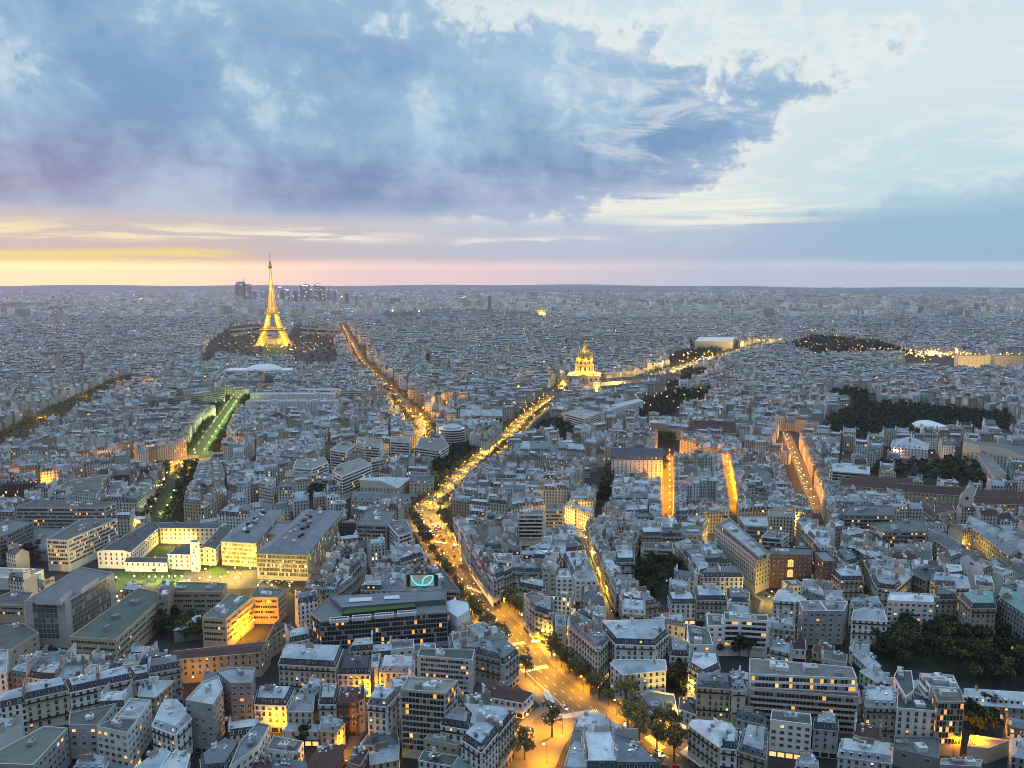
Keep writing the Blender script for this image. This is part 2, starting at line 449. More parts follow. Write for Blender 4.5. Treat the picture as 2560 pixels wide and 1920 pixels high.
def facade(name, col, per=2.7, flo=3.1, ww=0.42, lit=0.035, glow=1.3, var=.16):
    """rendered or stone wall whose window openings are read from wall metres (u along, v up)"""
    m = mat(name, col, 0.85, 0, 0, spec=.2); k = NT(m.node_tree); b = k.n['Principled BSDF']
    uv = k.new('ShaderNodeTexCoord').outputs['UV']
    sp = k.new('ShaderNodeSeparateXYZ'); k.l.new(uv, sp.inputs[0])
    u = k.m('DIVIDE', sp.outputs[0], per); v = k.m('DIVIDE', k.m('SUBTRACT', sp.outputs[1], 0.9), flo)
    fu, fv = k.m('FRACT', u), k.m('FRACT', v); iu, iv = k.m('FLOOR', u), k.m('FLOOR', v)
    inw = k.m('MULTIPLY', k.m('LESS_THAN', k.m('ABSOLUTE', k.m('SUBTRACT', fu, .5)), ww / 2), k.m('LESS_THAN', k.m('ABSOLUTE', k.m('SUBTRACT', fv, .45)), .32))
    wn = k.new('ShaderNodeTexWhiteNoise', noise_dimensions='3D')
    pos = k.new('ShaderNodeNewGeometry').outputs['Position']
    sg = k.new('ShaderNodeVectorMath', operation='SCALE'); k.l.new(pos, sg.inputs[0]); sg.inputs['Scale'].default_value = 1 / 23.0
    fl = k.new('ShaderNodeVectorMath', operation='FLOOR'); k.l.new(sg.outputs[0], fl.inputs[0])
    ad = k.new('ShaderNodeVectorMath', operation='ADD'); k.l.new(fl.outputs[0], ad.inputs[0])
    k.l.new(k.xyz(k.m('MULTIPLY', iu, 1.37), k.m('MULTIPLY', iv, 2.11), 0.0), ad.inputs[1])
    k.l.new(ad.outputs[0], wn.inputs['Vector'])
    on = k.m('MULTIPLY', k.m('LESS_THAN', wn.outputs['Value'], lit), inw)
    n = k.noise(pos, 0.25, 5, 0.6); n2 = k.noise(pos, 0.035, 2, 0.5)
    rnd = k.new('ShaderNodeObjectInfo').outputs['Random']
    f = k.m('ADD', 1.0, k.m('MULTIPLY', k.m('SUBTRACT', n, .5), var * 2)); f = k.m('ADD', f, k.m('MULTIPLY', k.m('SUBTRACT', n2, .5), var * 4))
    f = k.m('ADD', f, k.m('MULTIPLY', k.m('SUBTRACT', rnd, .5), var * 1.5))
    sc_ = k.new('ShaderNodeVectorMath', operation='SCALE'); sc_.inputs[0].default_value = col; k.l.new(f, sc_.inputs['Scale'])
    c = k.mix(inw, sc_.outputs[0], (0.03, 0.035, 0.042))
    k.l.new(c, b.inputs['Base Color'])
    k.l.new(k.m('SUBTRACT', .85, k.m('MULTIPLY', inw, .6)), b.inputs['Roughness'])
    gs = k.new('ShaderNodeSeparateColor'); k.l.new(wn.outputs['Color'], gs.inputs[0])
    k.l.new(k.mix(gs.outputs[2], (1.0, .50, .13), (1.0, .78, .42)), b.inputs['Emission Color'])
    k.l.new(k.m('MULTIPLY', on, k.m('ADD', glow * .4, k.m('MULTIPLY', gs.outputs[1], glow * 1.4))), b.inputs['Emission Strength'])
    m.cycles.emission_sampling = 'NONE'
    return m
WALLC = {'cream': (.58, .53, .42), 'pale grey': (.48, .48, .47), 'white': (.74, .73, .70), 'beige': (.46, .39, .29), 'grey': (.29, .29, .29), 'pink': (.50, .40, .35), 'red brick': (.15, .085, .068), 'sand': (.46, .38, .27)}
for n_, c_ in WALLC.items():
    mat('wall ' + n_, c_, .88, 0, .24, .35, spec=.2)
    facade('facade ' + n_, c_)
    facade('far ' + n_, c_, lit=.035, glow=3.0)
roof_metal('zinc', (.33, .37, .405)); roof_metal('zinc pale', (.47, .505, .53)); roof_metal('zinc dark', (.115, .135, .155))
roof_metal('slate', (.042, .05, .062), 1.4, .5, .35)
mat('red tile', (.085, .046, .040), .8, 0, .35, .5); mat('flat roof', (.13, .135, .135), .9, 0, .4, .18); mat('gravel roof', (.22, .215, .20), .95, 0, .3, .2)
mat('green roof', (.11, .135, .115), .95, 0, .35, .25); mat('copper green', (.16, .28, .25), .7, 0, .35, .4)
mat('party wall', (.46, .445, .41), .9, 0, .28, .16, spec=.15); mat('white party', (.68, .69, .69), .9, 0, .15, .12, spec=.15)
mat('chimney brick', (.33, .27, .22), .9, 0, .3, .5); mat('pots', (.28, .10, .05), .8)
mat('glass', (.025, .03, .036), .12, 0, 0, spec=.6); mat('glass teal', (.03, .055, .065), .12, spec=.7); mat('glass grey', (.10, .115, .115), .2, 0, .2, .4, spec=.6); mat('frame', (.5, .5, .48), .6); mat('dark metal', (.03, .03, .032), .5); mat('rail', (.035, .035, .037), .6)
mat('blind', (.30, .30, .29), .8); mat('steel', (.35, .36, .37), .4, .6); mat('skylight', (.48, .55, .60), .15, 0, spec=.8); mat('white unit', (.62, .63, .63), .6)
emit('lit amber', (1.0, .42, .07), 1.25); emit('lit warm', (1.0, .60, .20), 1.3); emit('lit pale', (1.0, .84, .52), 1.3)
mat('asphalt', (.085, .082, .079), .85, 0, .22, .12); mat('pavement', (.125, .12, .112), .9, 0, .2, .3); mat('paint', (.72, .71, .66), .7, 0, .12, 1.2)
mat('undergrowth', (.018, .026, .012), .95, 0, .35, .2); mat('grass', (.045, .085, .025), .95, 0, .35, .2); mat('lawn', (.06, .115, .03), .95, 0, .3, .3); mat('bark', (.07, .055, .04), .9, 0, .25, 2)
for n_, c_ in (('leaf spring', (.22, .20, .06)), ('leaf twig', (.17, .13, .06)), ('leaf dark', (.036, .050, .026)), ('leaf mid', (.062, .082, .034)), ('leaf evergreen', (.022, .032, .020))):
    mat(n_, c_, .9, 0, .45, .5, spec=.1)
LAMPC = (1.0, .47, .055)
emit('lamp amber', LAMPC, 26); emit('lamp white', (1.0, .80, .42), 22); emit('lamp far', (1.0, .52, .10), 5.0); emit('lamp far white', (1.0, .82, .5), 5.0); emit('lamp pale far', (.9, .95, 1.0), 1.8)
emit('tail light', (1.0, .03, .01), 6); emit('head light', (1.0, .9, .7), 14); emit('neon', (.02, .85, .62), 3.0); emit('red lamp', (1.0, .05, .02), 8)
def ground_mat():
    m = mat('city ground', (.1, .1, .1), .95); k = NT(m.node_tree); b = k.n['Principled BSDF']
    pos = k.new('ShaderNodeNewGeometry').outputs['Position']
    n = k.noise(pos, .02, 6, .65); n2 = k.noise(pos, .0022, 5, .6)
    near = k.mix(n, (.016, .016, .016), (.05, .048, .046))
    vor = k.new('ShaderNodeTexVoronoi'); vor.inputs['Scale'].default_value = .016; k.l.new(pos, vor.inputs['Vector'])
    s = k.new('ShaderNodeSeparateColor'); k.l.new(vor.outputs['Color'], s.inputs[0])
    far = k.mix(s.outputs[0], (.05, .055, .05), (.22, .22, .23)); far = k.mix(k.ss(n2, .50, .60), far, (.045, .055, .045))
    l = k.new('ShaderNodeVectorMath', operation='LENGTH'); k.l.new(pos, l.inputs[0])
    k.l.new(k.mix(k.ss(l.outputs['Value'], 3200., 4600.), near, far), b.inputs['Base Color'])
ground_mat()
# ------------------------------------------------------------------ small repeated parts (shared meshes)
def proto_window(glass, w=1.2, h=2.05, rail=True):
    b = MB(); d = .09
    b.box(0, -d / 2 + .005, h / 2, w + .24, d, h + .2, 0, 1)
    for sx in (-1, 1):
        x0, x1 = (sx * (w / 4 + .0) - w / 4 + .05, sx * (w / 4) + w / 4 - .05)
        b.face([(x0, -d - .004, .08), (x1, -d - .004, .08), (x1, -d - .004, h - .08), (x0, -d - .004, h - .08)], 0)
    if rail: b.box(0, -.24, .42, w + .1, .05, .72, 0, 2); b.box(0, -.15, .02, w + .3, .3, .08, 0, 1)
    return b.mesh('window', [M[glass], M['frame'], M['rail']])
def proto_dormer(glass, roof):
    b = MB(); w, h, d = 1.5, 1.9, 1.9
    b.prism([(-w / 2, 0), (w / 2, 0), (w / 2, d), (-w / 2, d)], 0, h, 1, 2)
    b.face([(-w / 2 + .22, -.012, .25), (w / 2 - .22, -.012, .25), (w / 2 - .22, -.012, h - .22), (-w / 2 + .22, -.012, h - .22)], 0)
    b.box(0, d / 2 - .12, h + .09, w + .3, d + .3, .16, 0, 2)
    return b.mesh('dormer', [M[glass], M['wall white'], M[roof]])
def proto_chimney(l, wall, pots=True):
    b = MB(); b.box(0, 0, 0, l, .62, 4.4, 0, 0); b.box(0, 0, 2.25, l + .16, .8, .16, 0, 0)
    n = int(l / .52)
    if pots:
        for i in range(n):
            if rng.random() < .8: b.tube(((i + .5) * l / n - l / 2, 0, 2.3), ((i + .5) * l / n - l / 2, 0, 2.3 + rng.uniform(.5, .95)), .15, .12, 5, 1)
    return b.mesh('chimney', [M[wall], M['pots']])
def proto_skylight(m='skylight'):
    b = MB(); b.box(0, 0, .12, .95, 1.35, .28, 0, 1); b.face([(-.4, -.6, .275), (.4, -.6, .275), (.4, .6, .275), (-.4, .6, .275)], 0)
    return b.mesh('skylight', [M[m], M['steel']])
WIN = [proto_window('glass'), proto_window('glass', 1.05, 1.9), proto_window('blind', 1.15, 1.9), proto_window('lit amber'), proto_window('lit warm'), proto_window('lit pale', 1.1, 1.8)]
WINF = [proto_window('glass', 1.7, 1.5, False), proto_window('blind', 1.7, 1.5, False), proto_window('lit warm', 1.7, 1.5, False), proto_window('lit amber', 1.7, 1.5, False)]
DORM = {r: [proto_dormer('glass', r), proto_dormer('glass', r), proto_dormer('lit warm', r)] for r in ('zinc', 'slate', 'zinc dark', 'zinc pale', 'red tile')}
CHIM = {w: [proto_chimney(l, w) for l in (1.8, 3.0, 4.4, 6.2)] for w in ('chimney brick', 'party wall', 'white party')}; PARAP = [1]
SKYL = [proto_skylight(), proto_skylight(), proto_skylight('lit pale')]
def pick_win(fam, lit=.055):
    r = rng.random()
    if fam == 'F': return WINF[2 if r < lit * .6 else 3 if r < lit else 1 if r < .2 else 0]
    return WIN[3 if r < lit * .5 else 4 if r < lit * .85 else 5 if r < lit else 2 if r < lit + .10 else 1 if r < .4 else 0]

# ------------------------------------------------------------------ house shells
def minw(poly):
    d = dims(poly); return min(d[3] - d[2], d[5] - d[4])
def ring(mb, A, za, B, zb, pick):
    n = len(A)
    for i in range(n):
        j = (i + 1) % n
        P = [(A[i][0], A[i][1], za), (A[j][0], A[j][1], za), (B[j][0], B[j][1], zb), (B[i][0], B[i][1], zb)]
        if math.hypot(B[i][0] - B[j][0], B[i][1] - B[j][1]) < .05: P = P[:3]
        mb.face(P, pick(A[i][2]), [(0, -5)] * len(P))
def shell(poly, h, style, mw, mr, ix, clutter=True):
    """walls and roof of one house; returns the height of the roof top and the ring the dormers sit on"""
    iw, ip, it, il = ix
    n = len(poly)
    zt = h + (.9 if style == 'flat' else 0)
    for i in range(n):
        a, b = poly[i], poly[(i + 1) % n]
        mw.wall(a, b, 0, zt, ip if a[2] == 'p' else iw, rng.random() * 2)
    if style == 'flat':
        q = inset(poly, .4)
        if q is None: mr.face([(p[0], p[1], zt) for p in poly], it); return zt
        ring(mw, poly, zt, q, zt, lambda f: ip)
        for i in range(n): 
            a, b = q[(i + 1) % n], q[i]; mw.wall(a, b, h + .15, zt, ip)
        mr.face([(p[0], p[1], h + .15) for p in q], it)
        return zt
    W = minw(poly); hasp = any(p[2] == 'p' for p in poly)
    cur, z = poly, h
    if style == 'mansard':
        q = None
        for k in (1.0, .6, .3):
            q = inset(cur, [(1.35 * k if p[2] != 'p' else .01) for p in cur])
            if q: break
        if q:
            r1 = 2.9
            ring(mr, cur, z, q, z + r1, lambda f: (ip if (f == 'p' and mw is mr) else (2 if f == 'p' else il)))
            cur, z = q, z + r1; W -= 2.6
    slope = .26 if style == 'mansard' else (.72 if style == 'gable' else .5)
    for k in (.46, .34, .22, .1):
        q = inset(cur, [(k * W if (p[2] != 'p' or not hasp) else .01) for p in cur])
        if q: break
    if q is None:
        c = pcen(cur); zz = z + min(W * .3 * slope, 5)
        for i in range(len(cur)):
            a, b = cur[i], cur[(i + 1) % len(cur)]
            mr.face([(a[0], a[1], z), (b[0], b[1], z), (c[0], c[1], zz)], it)
        return zz
    zz = z + min(k * W * slope, 6.5)
    ring(mr, cur, z, q, zz, lambda f: (ip if mw is mr else 2) if (f == 'p' and hasp) else it)
    mr.face([(p[0], p[1], zz) for p in q], it)
    return zz
def edges(poly, flags='sc'):
    n = len(poly)
    for i in range(n):
        a, b = poly[i], poly[(i + 1) % n]
        if a[2] in flags:
            l = math.hypot(b[0] - a[0], b[1] - a[1])
            if l > .5: yield a, b, l, (b[0] - a[0]) / l, (b[1] - a[1]) / l
def seen(a, b, dx, dy, lim=-.12):
    mx, my = (a[0] + b[0]) / 2, (a[1] + b[1]) / 2; d = math.hypot(mx, my)
    return (dy * -mx + -dx * -my) / d > lim
def trims(mw, poly, h, i):
    for a, b, l, dx, dy in edges(poly, 's'):
        ox, oy = dy * .32, -dx * .32
        A, B = (a[0] + ox, a[1] + oy), (b[0] + ox, b[1] + oy)
        z0, z1 = h - .55, h + .03
        mw.face([(A[0], A[1], z0), (B[0], B[1], z0), (B[0], B[1], z1), (A[0], A[1], z1)], i, [(0, -5)] * 4)
        mw.face([(A[0], A[1], z1), (B[0], B[1], z1), (b[0], b[1], z1), (a[0], a[1], z1)], i, [(0, -5)] * 4)
        mw.face([(a[0], a[1], z0), (b[0], b[1], z0), (B[0], B[1], z0), (A[0], A[1], z0)], i, [(0, -5)] * 4)
def put(name, me, root, c, x, y, z, rot, sx=1, sz=1):
    o = bpy.data.objects.new(name, me); COL.objects.link(o); o.parent = root
    o.location = (x - c[0], y - c[1], z); o.rotation_euler = (0, 0, rot)
    if sx != 1 or sz != 1: o.scale = (sx, 1, sz)
    return o
def chimney_spots(poly, zt):
    out = []
    for a, b, l, dx, dy in edges(poly, 'p'):
        if l < 5: continue
        for t in ((.28, .74) if l > 9 else (.5,)):
            if rng.random() < .8:
                k = t + rng.uniform(-.06, .06); out.append((a[0] + dx * l * k - dy * .35, a[1] + dy * l * k + dx * .35, zt + .3, math.atan2(dy, dx)))
    if not out:
        c = pcen(poly); d = dims(poly); out.append((c[0] + rng.uniform(-2, 2), c[1] + rng.uniform(-2, 2), zt + .3, math.atan2(d[1], d[0])))
    return out[:6]
NB = dict(n=0)
def house(L, root=None, lit=.04, windows=True):
    """one attached town house: an Empty that parents walls, roof, windows, dormers, chimneys, balconies"""
    poly, h, style = L['poly'], L['h'], L['style']
    c = pcen(poly); off = (c[0], c[1], 0)
    root = thing('apartment_house', L.get('label'), 'apartment building', off, 0, L.get('group'))
    mw, mr = MB(), MB()
    top, low = L['roof']
    zt = shell(poly, h, style, mw, mr, (0, 1, 0, 1))
    if style != 'flat': trims(mw, poly, h, 2)
    pw = L.get('party', 'party wall')
    mw.build('wall', [M[('wall ' if windows else 'facade ') + L['wall']], M[pw], M['wall ' + L['wall']]], root, off)
    rf = mr.build('roof', [M[top], M[low], M[pw]], root, off)
    for i, (x, y, z, r) in enumerate(chimney_spots(poly, zt) if style != 'flat' else []):
        put('chimney', rng.choice(CHIM[rng.choice(['chimney brick', 'party wall', 'white party'])]), rf, c, x, y, z, r)
    if style == 'flat':
        d = dims(poly); rot = math.atan2(d[1], d[0])
        for j in range(rng.choice([1, 2, 3])):
            x, y = c[0] + rng.uniform(-.25, .25) * (d[3] - d[2]) * d[0], c[1] + rng.uniform(-.25, .25) * (d[3] - d[2]) * d[1]
            b = MB(); b.box(x, y, h + 1.2, rng.uniform(2, 5), rng.uniform(2, 3.4), rng.uniform(1.4, 2.6), rot, 0); b.box(x + .6, y + .3, h + 2.9, .8, .8, 1.0, rot, 1)
            b.build('roof_plant', [M[rng.choice(['wall pale grey', 'white unit', 'wall grey'])], M['steel']], rf, off)
    else:
        for j in range(rng.randint(1, 4)):
            b = MB(); x, y = c[0] + rng.uniform(-4, 4), c[1] + rng.uniform(-4, 4)
            b.box(x, y, zt - .2, rng.uniform(.8, 2.6), rng.uniform(.8, 1.8), rng.uniform(1, 2.2), rng.random() * 3, 0)
            b.build('roof_hatch', [M[rng.choice(['white party', 'zinc pale', 'zinc dark', 'party wall'])]], rf, off)
        for j in range(rng.randint(2, 6)):
            x, y = c[0] + rng.uniform(-2.5, 2.5), c[1] + rng.uniform(-2.5, 2.5)
            put('skylight', SKYL[0 if rng.random() < .93 else 2], rf, c, x, y, zt - .35, rng.random() * 3)
    if rng.random() < .35:
        b = MB(); b.tube((c[0] + 1, c[1], zt - .6), (c[0] + 1, c[1], zt + 2.6), .05, .04, 4); b.box(c[0] + 1, c[1], zt + 2.3, 1.5, .05, .05, rng.random() * 3); b.box(c[0] + 1, c[1], zt + 1.8, 1.1, .05, .05, rng.random() * 3)
        b.build('antenna', [M['dark metal']], rf, off)
    fam = 'F' if style == 'flat' else 'H'
    nw = 0
    for a, b, l, dx, dy in edges(poly):
        if not seen(a, b, dx, dy): continue
        rot = math.atan2(dy, dx)
        if style == 'mansard' and l > 4:
            k = int(l / 3.1)
            for i in range(k):
                t = (i + .5) / k * l
                if rng.random() < .85: put('dormer', DORM[low][2 if rng.random() < lit * .8 else 0], rf, c, a[0] + dx * t - dy * .45, a[1] + dy * t + dx * .45, h + .35, rot)
        if not windows: continue
        per = rng.uniform(2.5, 3.0) if fam == 'H' else 3.1
        k = int((l - .8) / per)
        flo = L.get('flo', 3.1); nf = int((h - 3.8) / flo); z00 = h - nf * flo
        for f in range(nf):
            for i in range(k):
                if nw > 95: break
                t = (i + .5) / k * l
                if rng.random() < (.97 if a[2] == 's' else .7):
                    put('window', pick_win(fam, lit), root, c, a[0] + dx * t, a[1] + dy * t, z00 + f * flo + .55, rot); nw += 1
        if a[2] == 's' and l > 5:
            if fam == 'H':
                for f in ((nf - 1, 1) if nf > 3 else ()):
                    bb = MB(); z = z00 + f * flo + .42; mx, my = (a[0] + b[0]) / 2 + dy * .4, (a[1] + b[1]) / 2 - dx * .4
                    bb.box(mx, my, z, l - .6, .8, .16, rot, 0); bb.box(mx + dy * .38, my - dx * .38, z + .5, l - .6, .05, .85, rot, 1)
                    bb.build('balcony', [M['wall ' + L['wall']], M['rail']], root, off)
            sf = MB(); q = max(1, int(l / 3.4)); g = rng.choice(['glass', 'glass', 'glass', 'lit warm', 'dark metal'])
            sf.box((a[0] + b[0]) / 2 + dy * .08, (a[1] + b[1]) / 2 - dx * .08, 1.75, l - .5, .2, 3.2, rot, 1)
            for i in range(q):
                u0, u1 = (i + .1) / q * l, (i + .9) / q * l; ex, ey = dy * .19, -dx * .19
                sf.face([(a[0] + dx * u0 + ex, a[1] + dy * u0 + ey, .5), (a[0] + dx * u1 + ex, a[1] + dy * u1 + ey, .5), (a[0] + dx * u1 + ex, a[1] + dy * u1 + ey, 2.7), (a[0] + dx * u0 + ex, a[1] + dy * u0 + ey, 2.7)], 0)
            sf.build('shopfront', [M[g], M[rng.choice(['wall grey', 'dark metal', 'wall ' + L['wall']])]], root, off)
    return root
# everything farther than the individual houses goes into one mesh of one material list
STUFF_M = []
def sidx(n):
    if n not in STUFF_M: STUFF_M.append(n)
    return STUFF_M.index(n)
def house_into(mb, L, fine):
    poly, h, style = L['poly'], L['h'], L['style']
    fw = 'facade ' if fine else 'far '
    zt = shell(poly, h, style, mb, mb, (sidx(fw + L['wall']), sidx(L.get('party', 'party wall')), sidx(L['roof'][0]), sidx(L['roof'][1])))
    if style == 'flat':
        c = pcen(poly); d = dims(poly)
        mb.box(c[0], c[1], h + 1.3, rng.uniform(3, 6), 3, 2.2, math.atan2(d[1], d[0]), sidx('wall pale grey'))
        return
    for x, y, z, r in chimney_spots(poly, zt)[:4 if fine else 2]:
        mb.box(x, y, z - (.4 if fine else 0), rng.uniform(1.8, 6.2), .7, 4.2, r, sidx(rng.choice(['chimney brick', 'party wall', 'white party'])))
        if fine: mb.box(x, y, z + 2.0, 1.6, .3, .7, r, sidx('pots')); mb.box(x + rng.uniform(-3, 3), y + rng.uniform(-3, 3), zt, rng.uniform(.8, 2.2), rng.uniform(.8, 1.6), rng.uniform(.8, 1.8), r, sidx(rng.choice(['white party', 'zinc pale', 'skylight', 'zinc dark'])))
    if fine and style == 'mansard':
        for a, b, l, dx, dy in edges(poly):
            if l < 4 or not seen(a, b, dx, dy): continue
            k = int(l / 3.3); rot = math.atan2(dy, dx)
            for i in range(k):
                t = (i + .5) / k * l
                mb.box(a[0] + dx * t - dy * 1.1, a[1] + dy * t + dx * 1.1, h + 1.35, 1.4, 1.7, 1.9, rot, sidx('wall white'), sidx(L['roof'][1]))
                ex, ey = a[0] + dx * t - dy * .24, a[1] + dy * t + dx * .24
                mb.face([(ex - dx * .45, ey - dy * .45, h + .7), (ex + dx * .45, ey + dy * .45, h + .7), (ex + dx * .45, ey + dy * .45, h + 2.05), (ex - dx * .45, ey - dy * .45, h + 2.05)], sidx('glass' if rng.random() < .93 else 'lit warm'))
# ------------------------------------------------------------------ lots
LOTS = []
PAL = {'std': (['cream', 'cream', 'pale grey', 'beige', 'white', 'sand'], [('zinc', 'slate'), ('zinc', 'zinc dark'), ('zinc pale', 'slate'), ('zinc', 'zinc'), ('zinc dark', 'slate')], ['mansard'] * 7 + ['gable', 'flat']),
       'modern': (['white', 'pale grey', 'pale grey', 'cream'], [('flat roof', 'zinc'), ('gravel roof', 'zinc'), ('green roof', 'zinc')], ['flat']),
       'low': (['white', 'cream', 'pale grey', 'beige'], [('zinc', 'zinc'), ('red tile', 'red tile'), ('zinc dark', 'zinc dark'), ('flat roof', 'zinc')], ['gable', 'gable', 'gable', 'flat']),
       'red': (['beige', 'red brick', 'cream'], [('red tile', 'red tile')], ['gable']),
       'teal': (['beige', 'grey', 'red brick'], [('copper green', 'slate'), ('copper green', 'copper green')], ['mansard']),
       'slate': (['white', 'cream'], [('zinc', 'slate'), ('zinc dark', 'slate')], ['mansard']),
       'brick': (['red brick', 'red brick', 'beige'], [('zinc dark', 'slate'), ('red tile', 'red tile')], ['mansard', 'gable'])}
def add_lot(poly, h, block, pal='std', kind='front', **kw):
    W, Rr, S = PAL[pal]
    st = rng.choice(S); wl = rng.choice(W); rf = rng.choice(Rr)
    if st == 'flat' and rf[0] not in ('flat roof', 'gravel roof', 'green roof'): rf = (rng.choice(['flat roof', 'gravel roof', 'zinc']), 'zinc')
    if st == 'mansard' and rf[1] not in DORM: rf = (rf[0], 'slate')
    L = dict(poly=poly, h=h, block=block, style=st, wall=wl, roof=rf, kind=kind, party=rng.choice(['party wall', 'party wall', 'white party'])); L.update(kw)
    if L['style'] == 'mansard' and L['roof'][1] not in DORM: L['roof'] = (L['roof'][0], 'slate')
    if L['style'] == 'gable': L['roof'] = (L['roof'][0], L['roof'][0])
    LOTS.append(L)
def block(name, t, pts, h=19, mode='perim', pal='std', width=11.5, depth=11.0, tgt=None, court=.45, **kw):
    P = flagged([T(t, p, h) for p in pts]); P = inset(P, .15) or P
    occ_poly(P, 2.5)
    if mode == 'one': add_lot(P, h, name, pal, **kw); return
    if mode == 'row':
        d = dims(P); tmp = []
        n = max(1, round((d[3] - d[2]) / width)); cur = P
        for i in range(n - 1):
            c = d[2] + (d[3] - d[2]) * (i + 1 + rng.uniform(-.15, .15)) / n
            a = clip(cur, d[0], d[1], c, 'p'); b = clip(cur, -d[0], -d[1], -c, 'p')
            if a and b: tmp.append(a); cur = b
        tmp.append(cur); lots = [(p, 'front') for p in tmp]
    elif mode == 'lots':
        tmp = []; split(P, (tgt or 200) * .72, tmp); lots = [(p, 'front') for p in tmp]
    else: lots = block_lots(P, depth, width, court, tgt)
    for p, k in lots:
        hh = h + rng.choice([-3.1, -1.2, 0, 0, 0, .8, 1.5]) if k == 'front' else rng.choice([5.5, 8, 11, h - 6, h - 3])
        add_lot(p, max(4.5, hh), name, pal if k == 'front' or pal != 'std' else rng.choice(['std', 'low', 'low']), k, **kw)
# ------------------------------------------------------------------ ground, streets, markings
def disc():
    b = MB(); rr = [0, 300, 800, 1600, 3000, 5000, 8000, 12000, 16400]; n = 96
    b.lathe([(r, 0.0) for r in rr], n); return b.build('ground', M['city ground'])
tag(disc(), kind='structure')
def smooth(pts, step=12.0):
    out = []
    P = [pts[0]] + list(pts) + [pts[-1]]
    for i in range(1, len(P) - 2):
        p0, p1, p2, p3 = P[i - 1], P[i], P[i + 1], P[i + 2]
        n = max(1, int(math.hypot(p2[0] - p1[0], p2[1] - p1[1]) / step))
        for k in range(n):
            t = k / n
            f = lambda a, b, c, d: .5 * (2 * b + (c - a) * t + (2 * a - 5 * b + 4 * c - d) * t * t + (3 * b - a - 3 * c + d) * t ** 3)
            out.append((f(p0[0], p1[0], p2[0], p3[0]), f(p0[1], p1[1], p2[1], p3[1])))
    out.append(pts[-1]); return out
def offset(pts, d):
    out = []
    for i in range(len(pts)):
        a, b = pts[max(i - 1, 0)], pts[min(i + 1, len(pts) - 1)]
        l = math.hypot(b[0] - a[0], b[1] - a[1]) or 1
        out.append((pts[i][0] - (b[1] - a[1]) / l * d, pts[i][1] + (b[0] - a[0]) / l * d))
    return out
def ribbon(mb, pts, d0, d1, z, m=0, kerb=0.0):
    A, B = offset(pts, d0), offset(pts, d1)
    for i in range(len(pts) - 1):
        mb.face([(A[i][0], A[i][1], z), (A[i + 1][0], A[i + 1][1], z), (B[i + 1][0], B[i + 1][1], z), (B[i][0], B[i][1], z)][::-1 if d1 < d0 else 1], m)
        if kerb:
            for S in (A, B): mb.face([(S[i][0], S[i][1], z - kerb), (S[i + 1][0], S[i + 1][1], z - kerb), (S[i + 1][0], S[i + 1][1], z), (S[i][0], S[i][1], z)], m)
def along(pts, step, start=0.0):
    """points and headings every step metres"""
    acc, nxt = 0.0, start
    for a, b in zip(pts, pts[1:]):
        l = math.hypot(b[0] - a[0], b[1] - a[1])
        while l > 0 and nxt <= acc + l:
            t = (nxt - acc) / l
            yield a[0] + (b[0] - a[0]) * t, a[1] + (b[1] - a[1]) * t, math.atan2(b[1] - a[1], b[0] - a[0])
            nxt += step
        acc += l
def S(t, *pts): return [T(t, p) for p in pts]
ST = {}
def street(name, pts, road, total, step=12.0):
    p = smooth(pts, step); ST[name] = p
    occ_line(p, total)
    zoff = 0.006 * len(ST)
    mb = MB(); ribbon(mb, p, -road / 2, road / 2, .02 + zoff); tag(mb.build('road', M['asphalt']), kind='structure')
    if total > road + 2:
        for s in (-1, 1):
            mb = MB(); ribbon(mb, p, s * road / 2, s * total / 2, .15 + zoff, 0, .15); tag(mb.build('pavement', M['pavement']), kind='structure')
boul = S('F', (1500, 1075), (1545, 1140), (1600, 1230), (1690, 1370), (1810, 1530)) + S('B', (1955, 230), (2140, 420)) + S('C', (75, 590), (215, 800), (450, 1010), (640, 1180), (900, 1330), (1180, 1460), (1420, 1620), (1560, 1720))
street('boulevard', boul, 19, 35, 8)
spur = S('C', (480, 1180), (330, 1270), (220, 1420), (150, 1560), (80, 1700))
street('forecourt street', spur, 17, 27, 8)
ave = S('F', (1545, 1140), (1450, 985), (1565, 880), (1720, 720), (1900, 560), (2100, 385), (2212, 290)) + S('G', (110, 180), (220, 90), (330, 10)) + S('Q', (1205, 850), (1222, 832))
street('dome avenue', ave, 15, 34)
av2 = S('Q', (915, 935), (885, 895), (850, 850), (812, 812), (785, 785), (762, 745), (742, 706))
street('far avenue', av2, 11, 34, 30)
street('far avenue tail', S('F', (1390, 160), (1430, 260), (1400, 400), (1330, 480), (1180, 560)), 14, 26)
street('cross avenue', S('F', (1300, 150), (1420, 130), (1580, 100), (1740, 40)), 12, 30, 20)
green = S('Q', (513, 862), (490, 897), (462, 938), (432, 985))
ST['green avenue'] = smooth(green, 15); occ_line(green, 74)
green2 = S('Q', (386, 1010), (372, 1050), (350, 1105), (330, 1130)); ST['green avenue lower'] = smooth(green2, 10); occ_line(green2, 52)
street('round place street', S('E', (0, 880), (340, 800), (560, 690), (800, 625), (1050, 580), (1200, 540), (1420, 520), (1600, 520), (1780, 520), (1960, 480), (2212, 445)), 13, 24)
elev = S('Q', (-40, 985), (60, 935), (150, 885), (240, 842), (300, 815))
street('tree avenue', elev, 16, 46, 30)
esp = S('Q', (1290, 862), (1400, 822), (1520, 782), (1600, 762), (1665, 745))
street('esplanade', esp, 20, 60, 40)
lampst = S('G', (1352, 480), (1352, 700), (1352, 900), (1350, 1060)); street('lamp street', lampst, 9, 15)
lamp2 = S('G', (1825, 480), (1850, 620), (1880, 780), (1910, 900), (1925, 1000)); street('second lamp street', lamp2, 8, 13)
